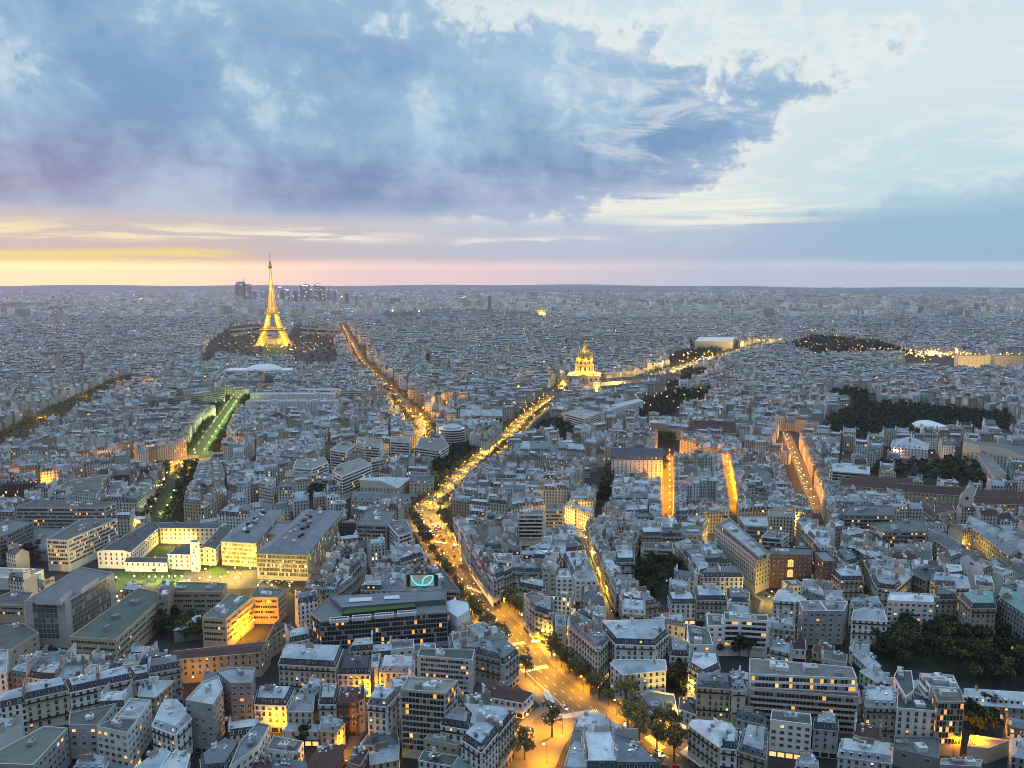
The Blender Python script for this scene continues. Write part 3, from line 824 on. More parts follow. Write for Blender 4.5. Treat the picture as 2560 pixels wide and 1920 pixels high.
lamp3 = S('H', (150, 270), (200, 400), (270, 560), (340, 740), (410, 880), (450, 985)); street('third lamp street', lamp3, 8, 12)
canyon = S('G', (560, 1020), (590, 1140), (650, 1330), (720, 1540)) + S('C', (770, 100), (820, 270), (860, 390)); street('canyon street', canyon, 8, 14)
cross1 = S('G', (0, 1090), (300, 1110), (560, 1080)); street('canyon cross street', cross1, 7, 11)
slabst = S('G', (1690, 1080), (1740, 1230), (1900, 1420), (2080, 1630)) + S('D', (20, 220), (0, 330)); street('slab street', slabst, 8, 13)
orange = S('B', (690, 1690), (760, 1560), (850, 1410), (950, 1250), (990, 1060)); street('orange alley', orange, 6, 8)
backst = S('A', (-40, 1330), (300, 1260), (620, 1150), (1000, 1010), (1250, 960), (1580, 880)); street('back street', backst, 7, 10)
shopst = S('C', (180, 600), (340, 590), (480, 640)); street('shop street', shopst, 6, 9)
rightst = S('D', (1010, 430), (1450, 390), (1640, 380)); street('corner shop street', rightst, 7, 12)
# painted markings on the boulevard
def zebra(t, a, b, wid, n, z=.16):
    A, B = T(t, a), T(t, b); l = math.hypot(B[0] - A[0], B[1] - A[1]); dx, dy = (B[0] - A[0]) / l, (B[1] - A[1]) / l
    mb = MB()
    for i in range(n):
        u = l * (i + .5) / n
        cx, cy = A[0] + dx * u, A[1] + dy * u
        w = l / n * .5
        P = [(cx + dx * sx * w / 2 - dy * sy * wid / 2, cy + dy * sx * w / 2 + dx * sy * wid / 2, z) for sx, sy in ((-1, -1), (1, -1), (1, 1), (-1, 1))]
        mb.face(P)
    tag(mb.build('road_marking', M['paint']), kind='structure')
zebra('C', (265, 1235), (520, 1205), 4.2, 15); zebra('C', (535, 1200), (745, 1170), 4.2, 13)
zebra('C', (-10, 595), (115, 575), 3.6, 9); zebra('C', (80, 825), (310, 780), 4.0, 14)
zebra('F', (1540, 1222), (1650, 1240), 3.6, 11); zebra('B', (1830, 95), (1960, 150), 3.2, 9)
zebra('C', (1165, 1385), (1300, 1500), 4.0, 10); zebra('F', (1545, 1088), (1610, 1095), 3.2, 8)
mk = MB()
bl = ST['boulevard']
for d, on, step in ((0.0, 3.2, 8.0), (5.0, 2.6, 9.0), (-5.0, 2.6, 9.0)):
    lp = offset(bl, d)
    for x, y, a in along(lp, step):
        if d == 0 and y > 470 and rng.random() < .0: continue
        c, s = math.cos(a), math.sin(a)
        mk.face([(x + c * u - s * v, y + s * u + c * v, .17) for u, v in ((0, -.11), (on, -.11), (on, .11), (0, .11))])
lp = [p for p in offset(bl, -7.2) if 330 < p[1] < 560]
ribbon(mk, lp, -.12, .12, .172)
tag(mk.build('road_marking', M['paint']), kind='structure')
# squares, lawns
def flat(name, mat_, pts, z=.05): 
    mb = MB(); P = [p[:2] for p in flagged(pts)]; mb.face([(p[0], p[1], z) for p in P]); return tag(mb.build(name, M[mat_]), kind='structure')
occ_poly(S('E', (1180, 560), (1420, 440), (1700, 470), (1700, 620), (1500, 800), (1400, 640)), 0)
flat('square', 'pavement', S('E', (1300, 560), (1480, 470), (1720, 480), (1700, 620), (1520, 690), (1380, 660)), .30)
flat('lawn', 'lawn', S('Q', (515, 862), (509, 862), (434, 980), (448, 984)), .06)
flat('lawn', 'lawn', S('Q', (372, 1060), (392, 1062), (372, 1116), (340, 1116)), .06)
flat('lawn', 'grass', S('E', (640, 1480), (1640, 1480), (1560, 1580), (980, 1650), (600, 1560)), .06); occ_poly(S('E', (600, 1460), (2212, 1440), (2212, 1640), (980, 1720), (560, 1560)), 0)
flat('forecourt', 'pavement', S('E', (1600, 1480), (2300, 1470), (2400, 1620), (1500, 1650)), .08)
flat('lawn', 'lawn', S('E', (1780, 1465), (1900, 1440), (2010, 1500), (1860, 1540)), .11)
flat('lawn', 'lawn', S('F', (600, 1650), (720, 1650), (760, 1600), (640, 1595)), .06)
flat('lawn', 'grass', S('E', (1230, 1350), (1440, 1360), (1560, 1270), (1370, 1265)), .06)
# parks (kept free of houses)
PARKS = {
 'tower park': S('Q', (436, 796), (475, 775), (556, 786), (570, 745), (560, 700), (500, 708), (455, 740)),
 'tower park right': S('Q', (628, 778), (655, 800), (728, 802), (718, 740), (735, 718), (640, 702), (618, 745)),
 'tower lawn': S('Q', (555, 782), (612, 785), (630, 745), (572, 745)),
 'dome trees': S('Q', (1355, 905), (1420, 912), (1540, 860), (1530, 845), (1450, 850), (1370, 878)),
 'dome trees far': S('Q', (1420, 850), (1500, 830), (1540, 800), (1480, 805)),
 'river trees': S('Q', (1440, 790), (1560, 775), (1560, 750), (1460, 765)),
 'right garden': S('Q', (1778, 945), (1900, 955), (2080, 930), (2180, 945), (2180, 900), (1990, 880), (1870, 870), (1790, 910)),
 'convent garden': S('H', (920, 600), (1680, 540), (1960, 640), (1900, 780), (1400, 730), (900, 680)),
 'near garden': S('D', (1260, 470), (1640, 420), (2212, 620), (2300, 980), (1680, 960), (1300, 800), (1080, 880), (840, 660)),
 'court garden': S('G', (1080, 1480), (1220, 1440), (1500, 1500), (1520, 1640), (1200, 1720), (1060, 1600)),
 'avenue grove': S('F', (1490, 640), (1720, 640), (1940, 440), (1700, 450), (1560, 560)),
 'avenue grove low': S('F', (1480, 870), (1560, 840), (1720, 680), (1540, 680)),
 'museum trees': S('G', (210, 330), (420, 350), (530, 270), (400, 170), (220, 250)),
 'hotel trees': S('G', (880, 640), (1300, 660), (1310, 590), (890, 575)),
 'hotel row trees': S('G', (740, 950), (840, 900), (890, 660), (790, 650)),
 'club trees': S('G', (1250, 380), (1350, 430), (1490, 280), (1260, 230)),
 'mid trees': S('Q', (1790, 870), (1880, 872), (1870, 850), (1800, 845)),
 'palace garden': S('Q', (1690, 750), (1760, 775), (1980, 770), (1900, 740), (1760, 728)),
 'wood': S('Q', (-40, 690), (520, 690), (520, 668), (-40, 668)),
 'far wood': S('Q', (640, 688), (960, 684), (960, 676), (640, 676)),
 'river park': S('Q', (1220, 745), (1560, 752), (1560, 744), (1220, 738)),
}
for p in PARKS.values(): occ_poly(p, 6)
for t, pts in (('A', [(1000, 100), (2212, 60), (2480, 560), (1500, 740), (1000, 700), (1000, 600), (1440, 200)]), ('A', [(560, -60), (1120, -60), (1120, 130), (1200, 110), (580, 540), (560, 300)]), ('E', [(600, 1400), (820, 1300), (1020, 1080), (700, 1010), (380, 1200), (300, 1440)]), ('F', [(-320, 1440), (640, 1440), (480, 1640), (780, 1680), (740, 1740), (-320, 1760)]), ('E', [(1080, 1430), (1700, 1430), (1720, 1100), (1400, 1090)]), ('Q', [(1950, 806), (2270, 806), (2270, 770), (1950, 770)]), ('A', [(-60, 500), (600, 540), (600, 680), (-60, 660)]), ('C', [(-30, 1180), (560, 1220), (430, 1700), (20, 1700)]), ('F', [(840, 880), (1300, 1030), (1520, 880), (1560, 700), (1300, 700)])): occ_poly(S(t, *pts), 0)
for k in ('tower lawn',): flat('lawn', 'grass', PARKS[k], .05)
for k in ('right garden', 'convent garden', 'near garden', 'court garden'): flat('garden_ground', 'undergrowth', PARKS[k], .04)
# ------------------------------------------------------------------ buildings with a shape of their own
def band(root, off, a, b, z0, z1, cell=1.5, lit=.06, glass='glass', frame='frame', name='window_band', litm=('lit amber', 'lit amber', 'lit warm'), proud=.05, mull=.12):
    """one storey of glazing: panes between thin uprights"""
    l = math.hypot(b[0] - a[0], b[1] - a[1])
    if l < 1: return
    dx, dy = (b[0] - a[0]) / l, (b[1] - a[1]) / l; n = max(1, int(l / cell)); mb = MB(); ox, oy = dy, -dx
    fam = rng.random()
    for i in range(n):
        u0, u1 = l * i / n + mull / 2, l * (i + 1) / n - mull / 2
        r = rng.random(); m = 0
        if r < lit * .7: m = 2 + int(rng.random() * 3)
        elif r < lit + .12: m = 5
        mb.face([(a[0] + dx * u0 + ox * proud, a[1] + dy * u0 + oy * proud, z0), (a[0] + dx * u1 + ox * proud, a[1] + dy * u1 + oy * proud, z0),
                 (a[0] + dx * u1 + ox * proud, a[1] + dy * u1 + oy * proud, z1), (a[0] + dx * u0 + ox * proud, a[1] + dy * u0 + oy * proud, z1)], m)
        if mull > .02: mb.box(a[0] + dx * l * i / n + ox * (proud + .06), a[1] + dy * l * i / n + oy * (proud + .06), (z0 + z1) / 2, mull, .2, z1 - z0, math.atan2(dy, dx), 1)
    mb.build(name, [M[glass], M[frame], M[litm[0]], M[litm[1]], M[litm[2]], M['blind']], root, off)
def quadz(t, pts, h): return flagged([T(t, p, h) for p in pts])
def slab(name, label, cat, polys, wall='pale grey', roof='flat roof', style='ribbon', lit=.06, flo=3.2, wh=1.7, sill=.9, base=3.6, cell=1.6, glass='glass', plant=3, inset_ends=1.0, group=None, frame='frame', blank=(), walls=None, z0=0, proot=None, litm=('lit amber', 'lit amber', 'lit warm'), parapet=.9):
    """flat-roofed slab (or several wings): walls with parapet, storeys of windows, plant on the roof"""
    P0 = polys[0][0]; c = pcen(P0); off = (c[0], c[1], 0)
    root = proot or thing(name, label, cat, off, 0, group)
    if proot: off = tuple(proot.location)
    for wi, (P, h) in enumerate(polys):
        if z0 == 0: occ_poly(P, 3)
        mw = MB(); n = len(P); wn = walls or ('wall ' + wall)
        for i in range(n): mw.wall(P[i], P[(i + 1) % n], z0, h + parapet)
        q = inset(P, .35) or P
        ring(mw, P, h + parapet, q, h + parapet, lambda f: 0)
        for i in range(n): mw.wall(q[(i + 1) % n], q[i], h, h + parapet)
        mw.build('wall' if len(polys) == 1 else 'wing', M[wn], root, off)
        rb = MB(); rb.face([(p[0], p[1], h + .02) for p in q]); rf = rb.build('roof', M[roof], root, off)
        nf = int((h - base - z0) / flo)
        for i in range(n):
            a, b = P[i], P[(i + 1) % n]; l = math.hypot(b[0] - a[0], b[1] - a[1])
            if l < 4 or i in blank: continue
            dx, dy = (b[0] - a[0]) / l, (b[1] - a[1]) / l
            if not seen(a, b, dx, dy, -.15): continue
            A = (a[0] + dx * inset_ends, a[1] + dy * inset_ends); B = (b[0] - dx * inset_ends, b[1] - dy * inset_ends)
            for f in range(nf):
                zz = h - (f + 1) * flo + sill
                if style == 'punched':
                    k = int((l - 2) / cell)
                    for j in range(k):
                        t = (j + .5) / k * l
                        put('window', pick_win('F' if wh < 1.8 else 'H', lit), root, off, a[0] + dx * t, a[1] + dy * t, zz, math.atan2(dy, dx))
                else:
                    band(root, off, A, B, zz, zz + wh, cell, lit, glass, frame, litm=litm)
                    if style == 'balcony':
                        bb = MB(); mx, my = (A[0] + B[0]) / 2 + dy * .75, (A[1] + B[1]) / 2 - dx * .75
                        bb.box(mx, my, zz - .55, l - 2 * inset_ends, 1.5, .18, math.atan2(dy, dx), 0); bb.box(mx + dy * .7, my - dx * .7, zz + .02, l - 2 * inset_ends, .1, .95, math.atan2(dy, dx), 0)
                        bb.build('balcony', [M[wn]], root, off)
        d = dims(P); rot = math.atan2(d[1], d[0])
        for j in range(plant):
            cc = pcen(P); u, v = rng.uniform(-.34, .34) * (d[3] - d[2]), rng.uniform(-.2, .2) * (d[5] - d[4])
            b = MB(); sx, sy, sz = rng.uniform(2, 8), rng.uniform(2, min(5, max(2.2, minw(P) * .5))), rng.uniform(1.2, 3)
            b.box(cc[0] + d[0] * u - d[1] * v, cc[1] + d[1] * u + d[0] * v, h + sz / 2 + .03, sx, sy, sz, rot, 0)
            b.box(cc[0] + d[0] * u - d[1] * v + sx * .2, cc[1] + d[1] * u + d[0] * v, h + sz + .4, 1.0, 1.0, .8, rot, 1)
            b.build('roof_plant', [M[rng.choice(['white unit', 'wall pale grey', 'wall grey'])], M['steel']], rf, off)
    return root, off
def gabled(name, label, cat, polys, wall='beige', roof='red tile', slope=.6, win=True, lit=.05, group=None, dormers=0, per=3.4, eave=True, hip=False):
    P0 = polys[0][0]; c = pcen(P0); off = (c[0], c[1], 0)
    root = thing(name, label, cat, off, 0, group)
    for P, h in polys:
        occ_poly(P, 2.5); mw, mr = MB(), MB(); n = len(P); W = minw(P)
        d = dims(P)
        ids = sorted(range(n), key=lambda i: -math.hypot(P[(i + 1) % n][0] - P[i][0], P[(i + 1) % n][1] - P[i][1]))
        long2 = set(ids[:2])
        Q = [(P[i][0], P[i][1], 's' if (i in long2 or hip) else 'p') for i in range(n)]
        for i in range(n): mw.wall(Q[i], Q[(i + 1) % n], 0, h)
        q = None
        for k in (.47, .4, .3, .2):
            q = inset(Q, [(k * W if p[2] == 's' else .01) for p in Q])
            if q: break
        if q:
            zt = h + min(k * W * slope, 9.5)
            ring(mr, Q, h, q, zt, lambda f: 0 if f == 's' else 1); mr.face([(p[0], p[1], zt) for p in q], 0)
        else:
            cc = pcen(Q); zt = h + W * .4 * slope
            for i in range(n): mr.face([(Q[i][0], Q[i][1], h), (Q[(i + 1) % n][0], Q[(i + 1) % n][1], h), (cc[0], cc[1], zt)], 0)
        for i in range(n):
            if Q[i][2] == 's':
                a, b = Q[i], Q[(i + 1) % n]; l = math.hypot(b[0] - a[0], b[1] - a[1]); dx, dy = (b[0] - a[0]) / l, (b[1] - a[1]) / l
                mw.box((a[0] + b[0]) / 2 + dy * .25, (a[1] + b[1]) / 2 - dx * .25, h - .2, l, .5, .4, math.atan2(dy, dx), 0)
        mw.build('wall', M['wall ' + wall], root, off); rf = mr.build('roof', [M[roof], M['wall ' + wall]], root, off)
        nw = 0
        for i in range(n):
            a, b = Q[i], Q[(i + 1) % n]; l = math.hypot(b[0] - a[0], b[1] - a[1])
            if l < 5: continue
            dx, dy = (b[0] - a[0]) / l, (b[1] - a[1]) / l
            if not seen(a, b, dx, dy): continue
            k = int((l - 1.5) / per); nf = max(1, int((h - 1.2) / 3.5)); rot = math.atan2(dy, dx)
            for f in range(nf if win else 0):
                for j in range(k):
                    if nw > 95: break
                    t = (j + .5) / k * l; nw += 1
                    put('window', pick_win('H', lit), root, off, a[0] + dx * t, a[1] + dy * t, h - (f + 1) * 3.5 + .9, rot)
            if dormers and Q[i][2] == 's':
                for j in range(dormers):
                    t = (j + .5) / dormers * l; s = 1.6
                    put('dormer', DORM.get(roof, DORM['slate'])[2 if rng.random() < .08 else 0], rf, off, a[0] + dx * t - dy * s, a[1] + dy * t + dx * s, h + s * slope - .3, rot)
        for j in range(2 if (d[3] - d[2]) > 30 else 1):
            u = rng.uniform(-.35, .35) * (d[3] - d[2]); cc = pcen(P)
            put('chimney', CHIM['chimney brick'][0], rf, off, cc[0] + d[0] * u, cc[1] + d[1] * u, zt - .8, math.atan2(d[1], d[0]) + PI / 2)
    return root, off
# --- hospital quarter, left
r, o = slab('office_slab', 'dark gridded office slab with white end panel and rooftop sheds beside lit lawns', 'office building', [(quadz('A', [(210, 228), (560, 238), (985, -15), (700, -70)], 28), 28)], wall='pale grey', style='ribbon', wh=2.9, sill=.15, flo=3.2, cell=2.2, base=3.0, lit=.012, inset_ends=5, plant=0, glass='glass grey', frame='wall pale grey')
for (t, pts, z0_, z1_) in (('A', [(300, 190), (520, 200), (620, 110), (430, 110)], 28, 32), ('A', [(640, 100), (700, 110), (850, 10), (760, -10)], 28, 31.5)):
    b = MB(); P = [p[:2] for p in quadz(t, pts, z1_)]; b.prism(P, z0_ + .05, z1_, 0, 1); b.build('roof_plant', [M['wall pale grey'], M['flat roof']], r, o)
slab('hospital_wing', 'pale banded hospital with long angled wings and green flat roofs above dark yard', 'hospital',
     [(quadz('A', [(600, 535), (1000, 562), (1440, 165), (1200, 110)], 18), 18), (quadz('A', [(1360, 165), (1450, 175), (1500, 60), (1400, 50)], 23), 23), (quadz('A', [(1490, 145), (1930, 145), (1960, 70), (1540, 60)], 17), 17), (quadz('A', [(1745, 368), (1955, 380), (2185, 190), (1990, 160)], 19), 19), (quadz('B', [(-60, 195), (190, 195), (258, 125), (10, 105)], 17), 17)],
     wall='sand', roof='green roof', style='ribbon', wh=1.4, sill=1.0, flo=3.6, cell=1.4, lit=.025, plant=3, frame='wall cream', base=2.5)
W_ = 'white'
r, o = gabled('courtyard_hospital', 'white hospital wings with dark roofs round a lamplit courtyard lawn', 'hospital',
     [(quadz('E', [(840, 1312), (1125, 1318), (1400, 1075), (1270, 1060)], 13), 13), (quadz('E', [(1380, 1105), (1880, 1110), (1960, 1065), (1330, 1060)], 13.5), 13.5), (quadz('E', [(1720, 1285), (1860, 1290), (2010, 1110), (1900, 1100)], 13), 13), (quadz('E', [(1450, 1332), (1640, 1335), (1690, 1275), (1530, 1270)], 12), 12), (quadz('E', [(1078, 1400), (1444, 1405), (1450, 1360), (1110, 1358)], 7.5), 7.5)], wall='white', roof='slate', slope=.32, per=3.6, lit=.03)
r, o = slab('mural_tower', 'slim white stair tower with red and green painted mural before the courtyard hospital', 'tower', [(quadz('E', [(1640, 1240), (1710, 1240), (1722, 1218), (1652, 1218)], 22), 22)], wall='white', style='none', plant=0, roof='flat roof', blank=(0, 1, 2, 3))
P = quadz('E', [(1640, 1240), (1710, 1240), (1722, 1218), (1652, 1218)], 22)
a, b2 = sorted(P, key=lambda p: p[1])[:2]; a, b2 = (a, b2) if a[0] < b2[0] else (b2, a)
mu = MB()
for i in range(13):
    u, z, rr = rng.uniform(.2, .8), 2 + i * 1.45, rng.uniform(.35, .8)
    cx, cy = a[0] + (b2[0] - a[0]) * u, a[1] + (b2[1] - a[1]) * u - .05
    mu.face([(cx + rr * math.cos(t * PI / 4), cy - .01 * i / 13, z + rr * 1.2 * math.sin(t * PI / 4)) for t in range(8)], i % 3)
mu.build('mural', [M['red tile'], M['copper green'], M['wall sand']], r, o)
# the lit glass hospital with blue metal roof bands
def glass_hospital():
    PA = quadz('F', [(0, 1290), (440, 1306), (748, 935), (420, 930)], 23); PB = quadz('F', [(-305, 1195), (0, 1212), (235, 935), (10, 925)], 21.5); PC = quadz('F', [(-20, 1130), (260, 1140), (330, 1040), (60, 1030)], 19)
    r, o = slab('glass_hospital', 'large glazed hospital block glowing yellow under a blue metal roof', 'hospital', [(PA, 19.5), (PB, 18.5), (PC, 17)], wall='cream', roof='zinc dark', style='ribbon', wh=2.2, sill=.5, flo=3.3, cell=1.0, lit=.14, plant=0, inset_ends=.4, base=2.0, glass='glass grey', frame='wall cream', litm=('lit warm', 'lit pale', 'lit warm'))
    for P, z, zt in ((PA, 20.4, 24), (PB, 19.4, 22.5)):
        q = inset(P, 9) or inset(P, 5); oo = inset(P, -.6)
        rb = MB(); ring(rb, oo, z, q, zt, lambda f: 0); ring(rb, [p for p in oo], z - .5, oo, z, lambda f: 0); rb.face([(p[0], p[1], zt - .1) for p in q], 1)
        rf = rb.build('roof', [M['zinc dark'], M['flat roof']], r, o)
        d = dims(q); rot = math.atan2(d[1], d[0]); cc = pcen(q)
        for i in range(16):
            u, v = (i / 15 - .5) * .85 * (d[3] - d[2]), rng.uniform(-.3, .3) * (d[5] - d[4])
            b = MB(); b.box(cc[0] + d[0] * u - d[1] * v, cc[1] + d[1] * u + d[0] * v, zt + .9, rng.uniform(1.5, 4), rng.uniform(1.5, 3.5), rng.uniform(1, 2), rot); b.build('roof_plant', [M[rng.choice(['steel', 'white unit', 'dark metal'])]], rf, o)
glass_hospital()
slab('hospital_slab', 'long grey hospital slab with ribbon windows, farther of the two left slabs', 'hospital', [(quadz('E', [(135, 935), (905, 938), (1000, 895), (310, 865)], 25), 25)], wall='pale grey', wh=1.7, lit=.07, plant=4, cell=1.5)
slab('hospital_slab', 'grey hospital slab with white windowless end wall and lit ribbon windows', 'hospital', [(quadz('E', [(400, 1212), (582, 1220), (1015, 1030), (700, 1035)], 24), 24)], wall='pale grey', wh=1.7, lit=.14, plant=3, cell=1.5, blank=())
slab('hospital_slab', 'dark hospital slab cut by the left edge above a sunken yard', 'hospital', [(quadz('E', [(-60, 1200), (60, 1170), (285, 1060), (60, 1030), (-60, 1060)], 22), 22)], wall='grey', wh=1.7, lit=.06, plant=3)
slab('hospital_annex', 'low dark flat-roofed annex linking the grey hospital slabs', 'hospital', [(quadz('E', [(170, 1290), (400, 1300), (640, 1120), (300, 1110)], 9), 9)], wall='grey', wh=1.4, lit=.05, plant=2)
slab('workshop_hall', 'white low hall with yellow floodlit wall at the left edge', 'hall', [(quadz('E', [(-60, 1545), (235, 1548), (378, 1470), (-60, 1452)], 8), 8)], wall='white', roof='zinc', style='punched', wh=1.5, cell=6, lit=.1, plant=1)
slab('archive_block', 'flat dark-roofed brick block below the gridded office slab', 'warehouse', [(quadz('A', [(-60, 640), (85, 655), (335, 500), (210, 420), (-60, 440)], 14), 14)], wall='beige', roof='flat roof', style='punched', wh=1.5, cell=5, lit=.03, plant=1)
slab('archive_block', 'low dark-roofed block between floodlit hall and gridded office slab', 'warehouse', [(quadz('A', [(-60, 255), (205, 262), (290, 150), (120, 135), (-60, 200)], 12), 12)], wall='sand', roof='flat roof', style='ribbon', wh=1.3, lit=.12, plant=1)
gabled('red_roof_ward', 'long tan ward building with bent dark red roof and lit bay', 'hospital', [(quadz('A', [(1440, 725), (2250, 660), (2330, 560), (1500, 650)], 14.5), 14.5), (quadz('B', [(60, 610), (135, 520), (300, 410), (170, 395)], 13), 13)], wall='sand', roof='red tile', slope=.45, per=3.6, lit=.08)
gabled('glass_shed', 'small shed with pale curved glass roof between hospital wings', 'shed', [(quadz('A', [(1500, 470), (1730, 440), (1740, 370), (1600, 390)], 8), 8)], wall='grey', roof='skylight', slope=.5, win=False)
# --- dark glass block with the neon board
def glass_nose():
    PM = quadz('B', [(560, 400), (1655, 318), (1640, 130), (1260, 150), (640, 185), (470, 330)], 21)
    r, o = slab('glass_block', 'dark glass office block with rooftop fans and a few yellow lit windows', 'office building', [(PM, 21)], wall='grey', walls='wall grey', roof='flat roof', style='ribbon', wh=2.3, sill=.4, flo=3.0, cell=1.6, lit=.09, glass='glass', frame='steel', plant=0, inset_ends=.2, base=1)
    b = MB(); P = [p[:2] for p in quadz('B', [(740, 335), (1380, 270), (1360, 225), (790, 280)], 23)]; b.prism(P, 21.05, 23.4, 0, 1); b.build('roof_terrace', [M['dark metal'], M['lawn']], r, o)
    b = MB(); P = [p[:2] for p in quadz('B', [(740, 270), (1640, 200), (1610, 130), (640, 170)], 24.5)]; b.prism(P, 21.05, 24.5, 0, 0); b.build('roof_penthouse', [M['zinc dark']], r, o)
    for q_ in ([(800, 225), (1000, 212), (1005, 180), (810, 190)], [(1105, 200), (1240, 195), (1240, 165), (1110, 172)]):
        b = MB(); P = [p[:2] for p in quadz('B', q_, 25)]; b.prism(P, 24.55, 25.0, 1, 0); b.build('skylight', [M['skylight'], M['steel']], r, o)
    for i in range(4):
        for j in range(6):
            x, y = T('B', (650 + i * 195 + j * 27, 385 - i * 19 - j * 2), 22)
            b = MB(); b.box(x, y, 22.1, 2.1, 4.2, 2.0, .12, 0); b.box(x, y, 23.2, 1.4, 1.4, .2, .12, 1); b.build('cooling_fan', [M['white unit'], M['dark metal']], r, o)
    PN = [p[:2] for p in quadz('B', [(1585, 260), (1640, 330), (1740, 400), (1860, 330), (1850, 250), (1700, 215)], 15)]
    b = MB(); c = pcen(PN); n = len(PN)
    for i in range(n):
        a, d = PN[i], PN[(i + 1) % n]
        for z0, z1, k0, k1 in ((0, 6, .82, .95), (6, 12, .95, 1.0), (12, 17, 1.0, .86)):
            f = lambda p, k: (c[0] + (p[0] - c[0]) * k, c[1] + (p[1] - c[1]) * k)
            m = 4
            for s in range(m):
                L_ = lambda k, t: (f(a, k)[0] + (f(d, k)[0] - f(a, k)[0]) * t, f(a, k)[1] + (f(d, k)[1] - f(a, k)[1]) * t)
                p0, p1, p2, p3 = L_(k0, s / m), L_(k0, (s + 1) / m), L_(k1, (s + 1) / m), L_(k1, s / m)
                b.face([(*p0, z0), (*p1, z0), (*p2, z1), (*p3, z1)], 0)
                b.bar((*p0, z0), (*p3, z1), .12, 1); b.bar((*p3, z1), (*p2, z1), .1, 1)
        b.face([(c[0] + (a[0] - c[0]) * .86, c[1] + (a[1] - c[1]) * .86, 17), (c[0] + (d[0] - c[0]) * .86, c[1] + (d[1] - c[1]) * .86, 17), (c[0], c[1], 18.5)], 0)
    b.build('glass_nose', [M['skylight'], M['steel']], r, o); occ_poly(PN, 3)
glass_nose()
def neon_board():
    P = quadz('F', [(1290, 1650), (1610, 1640), (1580, 1540), (1330, 1560)], 20)
    r0, o0 = slab('sign_house', 'grey office block carrying the tall neon board on its roof', 'office building', [(P, 20)], wall='grey', roof='zinc dark', style='ribbon', plant=2, lit=.05)
    a, b2 = T('F', (1335, 1610), 21.5), T('F', (1540, 1610), 21.5)
    L = math.hypot(b2[0] - a[0], b2[1] - a[1]); rot = math.atan2(b2[1] - a[1], b2[0] - a[0]); c = ((a[0] + b2[0]) / 2, (a[1] + b2[1]) / 2)
    r = thing('neon_board', 'white rooftop board with turquoise neon bowl and leaf outline', 'billboard', (c[0], c[1], 21.0), rot)
    h = L * .50; b = MB(); b.box(0, 0, h / 2 + .6, L, .4, h, 0, 0); b.box(0, .03, h / 2 + .6, L + .8, .34, h + .8, 0, 1); b.build('panel', [M['wall white'], M['dark metal']], r)
    for s in (-1, 1):
        b = MB(); b.box(s * (L / 2 + 1.4), .1, h / 2 + .6, 2.2, .4, h, 0, 0); b.build('side_panel', [M['dark metal']], r)
        b = MB(); b.tube((s * L * .3, .5, 0), (s * L * .3, .3, h), .12, .12, 5); b.tube((s * L * .3, 3, 0), (s * L * .3, .3, h * .8), .1, .1, 5); b.build('strut', [M['steel']], r)
    def arc(pts):
        b = MB()
        for p, q in zip(pts, pts[1:]): b.tube((p[0], -.32, p[1]), (q[0], -.32, q[1]), .17, .17, 6)
        b.build('neon_tube', [M['neon']], r)
    R_ = L * .46
    arc([(R_ * math.cos(t), .6 + h * .97 + R_ * .98 * math.sin(t)) for t in np.linspace(-PI * .99, -PI * .03, 24)])
    x0, z0, x1, z1 = 0.0, .6 + h * .97 - R_ * .98, R_ * .99, .6 + h * .97
    f = lambda k: [(x0 + (x1 - x0) * t - k * math.sin(PI * t) * (z1 - z0) * .28, z0 + (z1 - z0) * t + k * math.sin(PI * t) * (x1 - x0) * .28) for t in np.linspace(0, 1, 14)]
    arc(f(1.0))
    for u in (-.3, .3): light_ = bpy.data.lights.new('light', 'POINT'); light_.energy = 110; light_.color = (1, .96, .9); light_.shadow_soft_size = .3; link('sign_lamp', light_, r, (u * L, -4.5, 1.0))
neon_board()
# --- modern slabs, centre and right
slab('apartment_slab', 'ten storey grey apartment slab with green flat roof beside blank side wall', 'apartment block', [(quadz('B', [(1390, 700), (1868, 738), (1893, 645), (1420, 635)], 27), 27)], wall='pale grey', roof='green roof', style='ribbon', wh=1.4, sill=1.0, flo=2.75, cell=1.3, lit=.08, plant=2, blank=(), inset_ends=2.0)
slab('apartment_slab', 'tall cream apartment slab with brown loggias and gravel roof above narrow orange alley', 'apartment block', [(quadz('B', [(1250, 992), (1632, 1027), (1742, 915), (1312, 882)], 33), 33)], wall='cream', roof='gravel roof', style='ribbon', wh=1.9, sill=.7, flo=2.9, cell=1.6, lit=.11, plant=4, inset_ends=.5)
r, o = slab('terraced_slab', 'long pink terraced apartment slab with stacked balconies and two lit upper storeys', 'apartment block', [(quadz('D', [(-165, 985), (785, 1060), (765, 930), (-165, 860)], 22), 22)], wall='pink', roof='flat roof', style='balcony', wh=1.9, sill=.7, flo=2.95, cell=1.7, lit=.07, plant=0, inset_ends=.8)
slab('x', '', '', [(quadz('D', [(-165, 915), (775, 960), (760, 880), (-165, 820)], 25.2), 25.2)], wall='white', roof='flat roof', style='ribbon', wh=2.0, lit=.22, plant=1, z0=22.1, base=.3, sill=.5, flo=2.7, proot=r)
slab('x', '', '', [(quadz('D', [(-160, 860), (770, 900), (730, 800), (-160, 720)], 28.4), 28.4)], wall='white', roof='gravel roof', style='ribbon', wh=2.0, lit=.3, plant=5, z0=25.3, base=.3, sill=.5, flo=2.7, proot=r)
slab('stepped_house', 'dark roofed stepped apartment building with bay balconies left of lit glass frontage', 'apartment block', [(quadz('D', [(1110, 1155), (1462, 1180), (1450, 1070), (1240, 1010), (1120, 1020)], 20), 20), (quadz('D', [(1085, 880), (1190, 1060), (1265, 1000), (1240, 830), (1110, 830)], 23), 23)], wall='white', roof='slate', style='punched', wh=2.0, cell=2.9, lit=.1, plant=2)
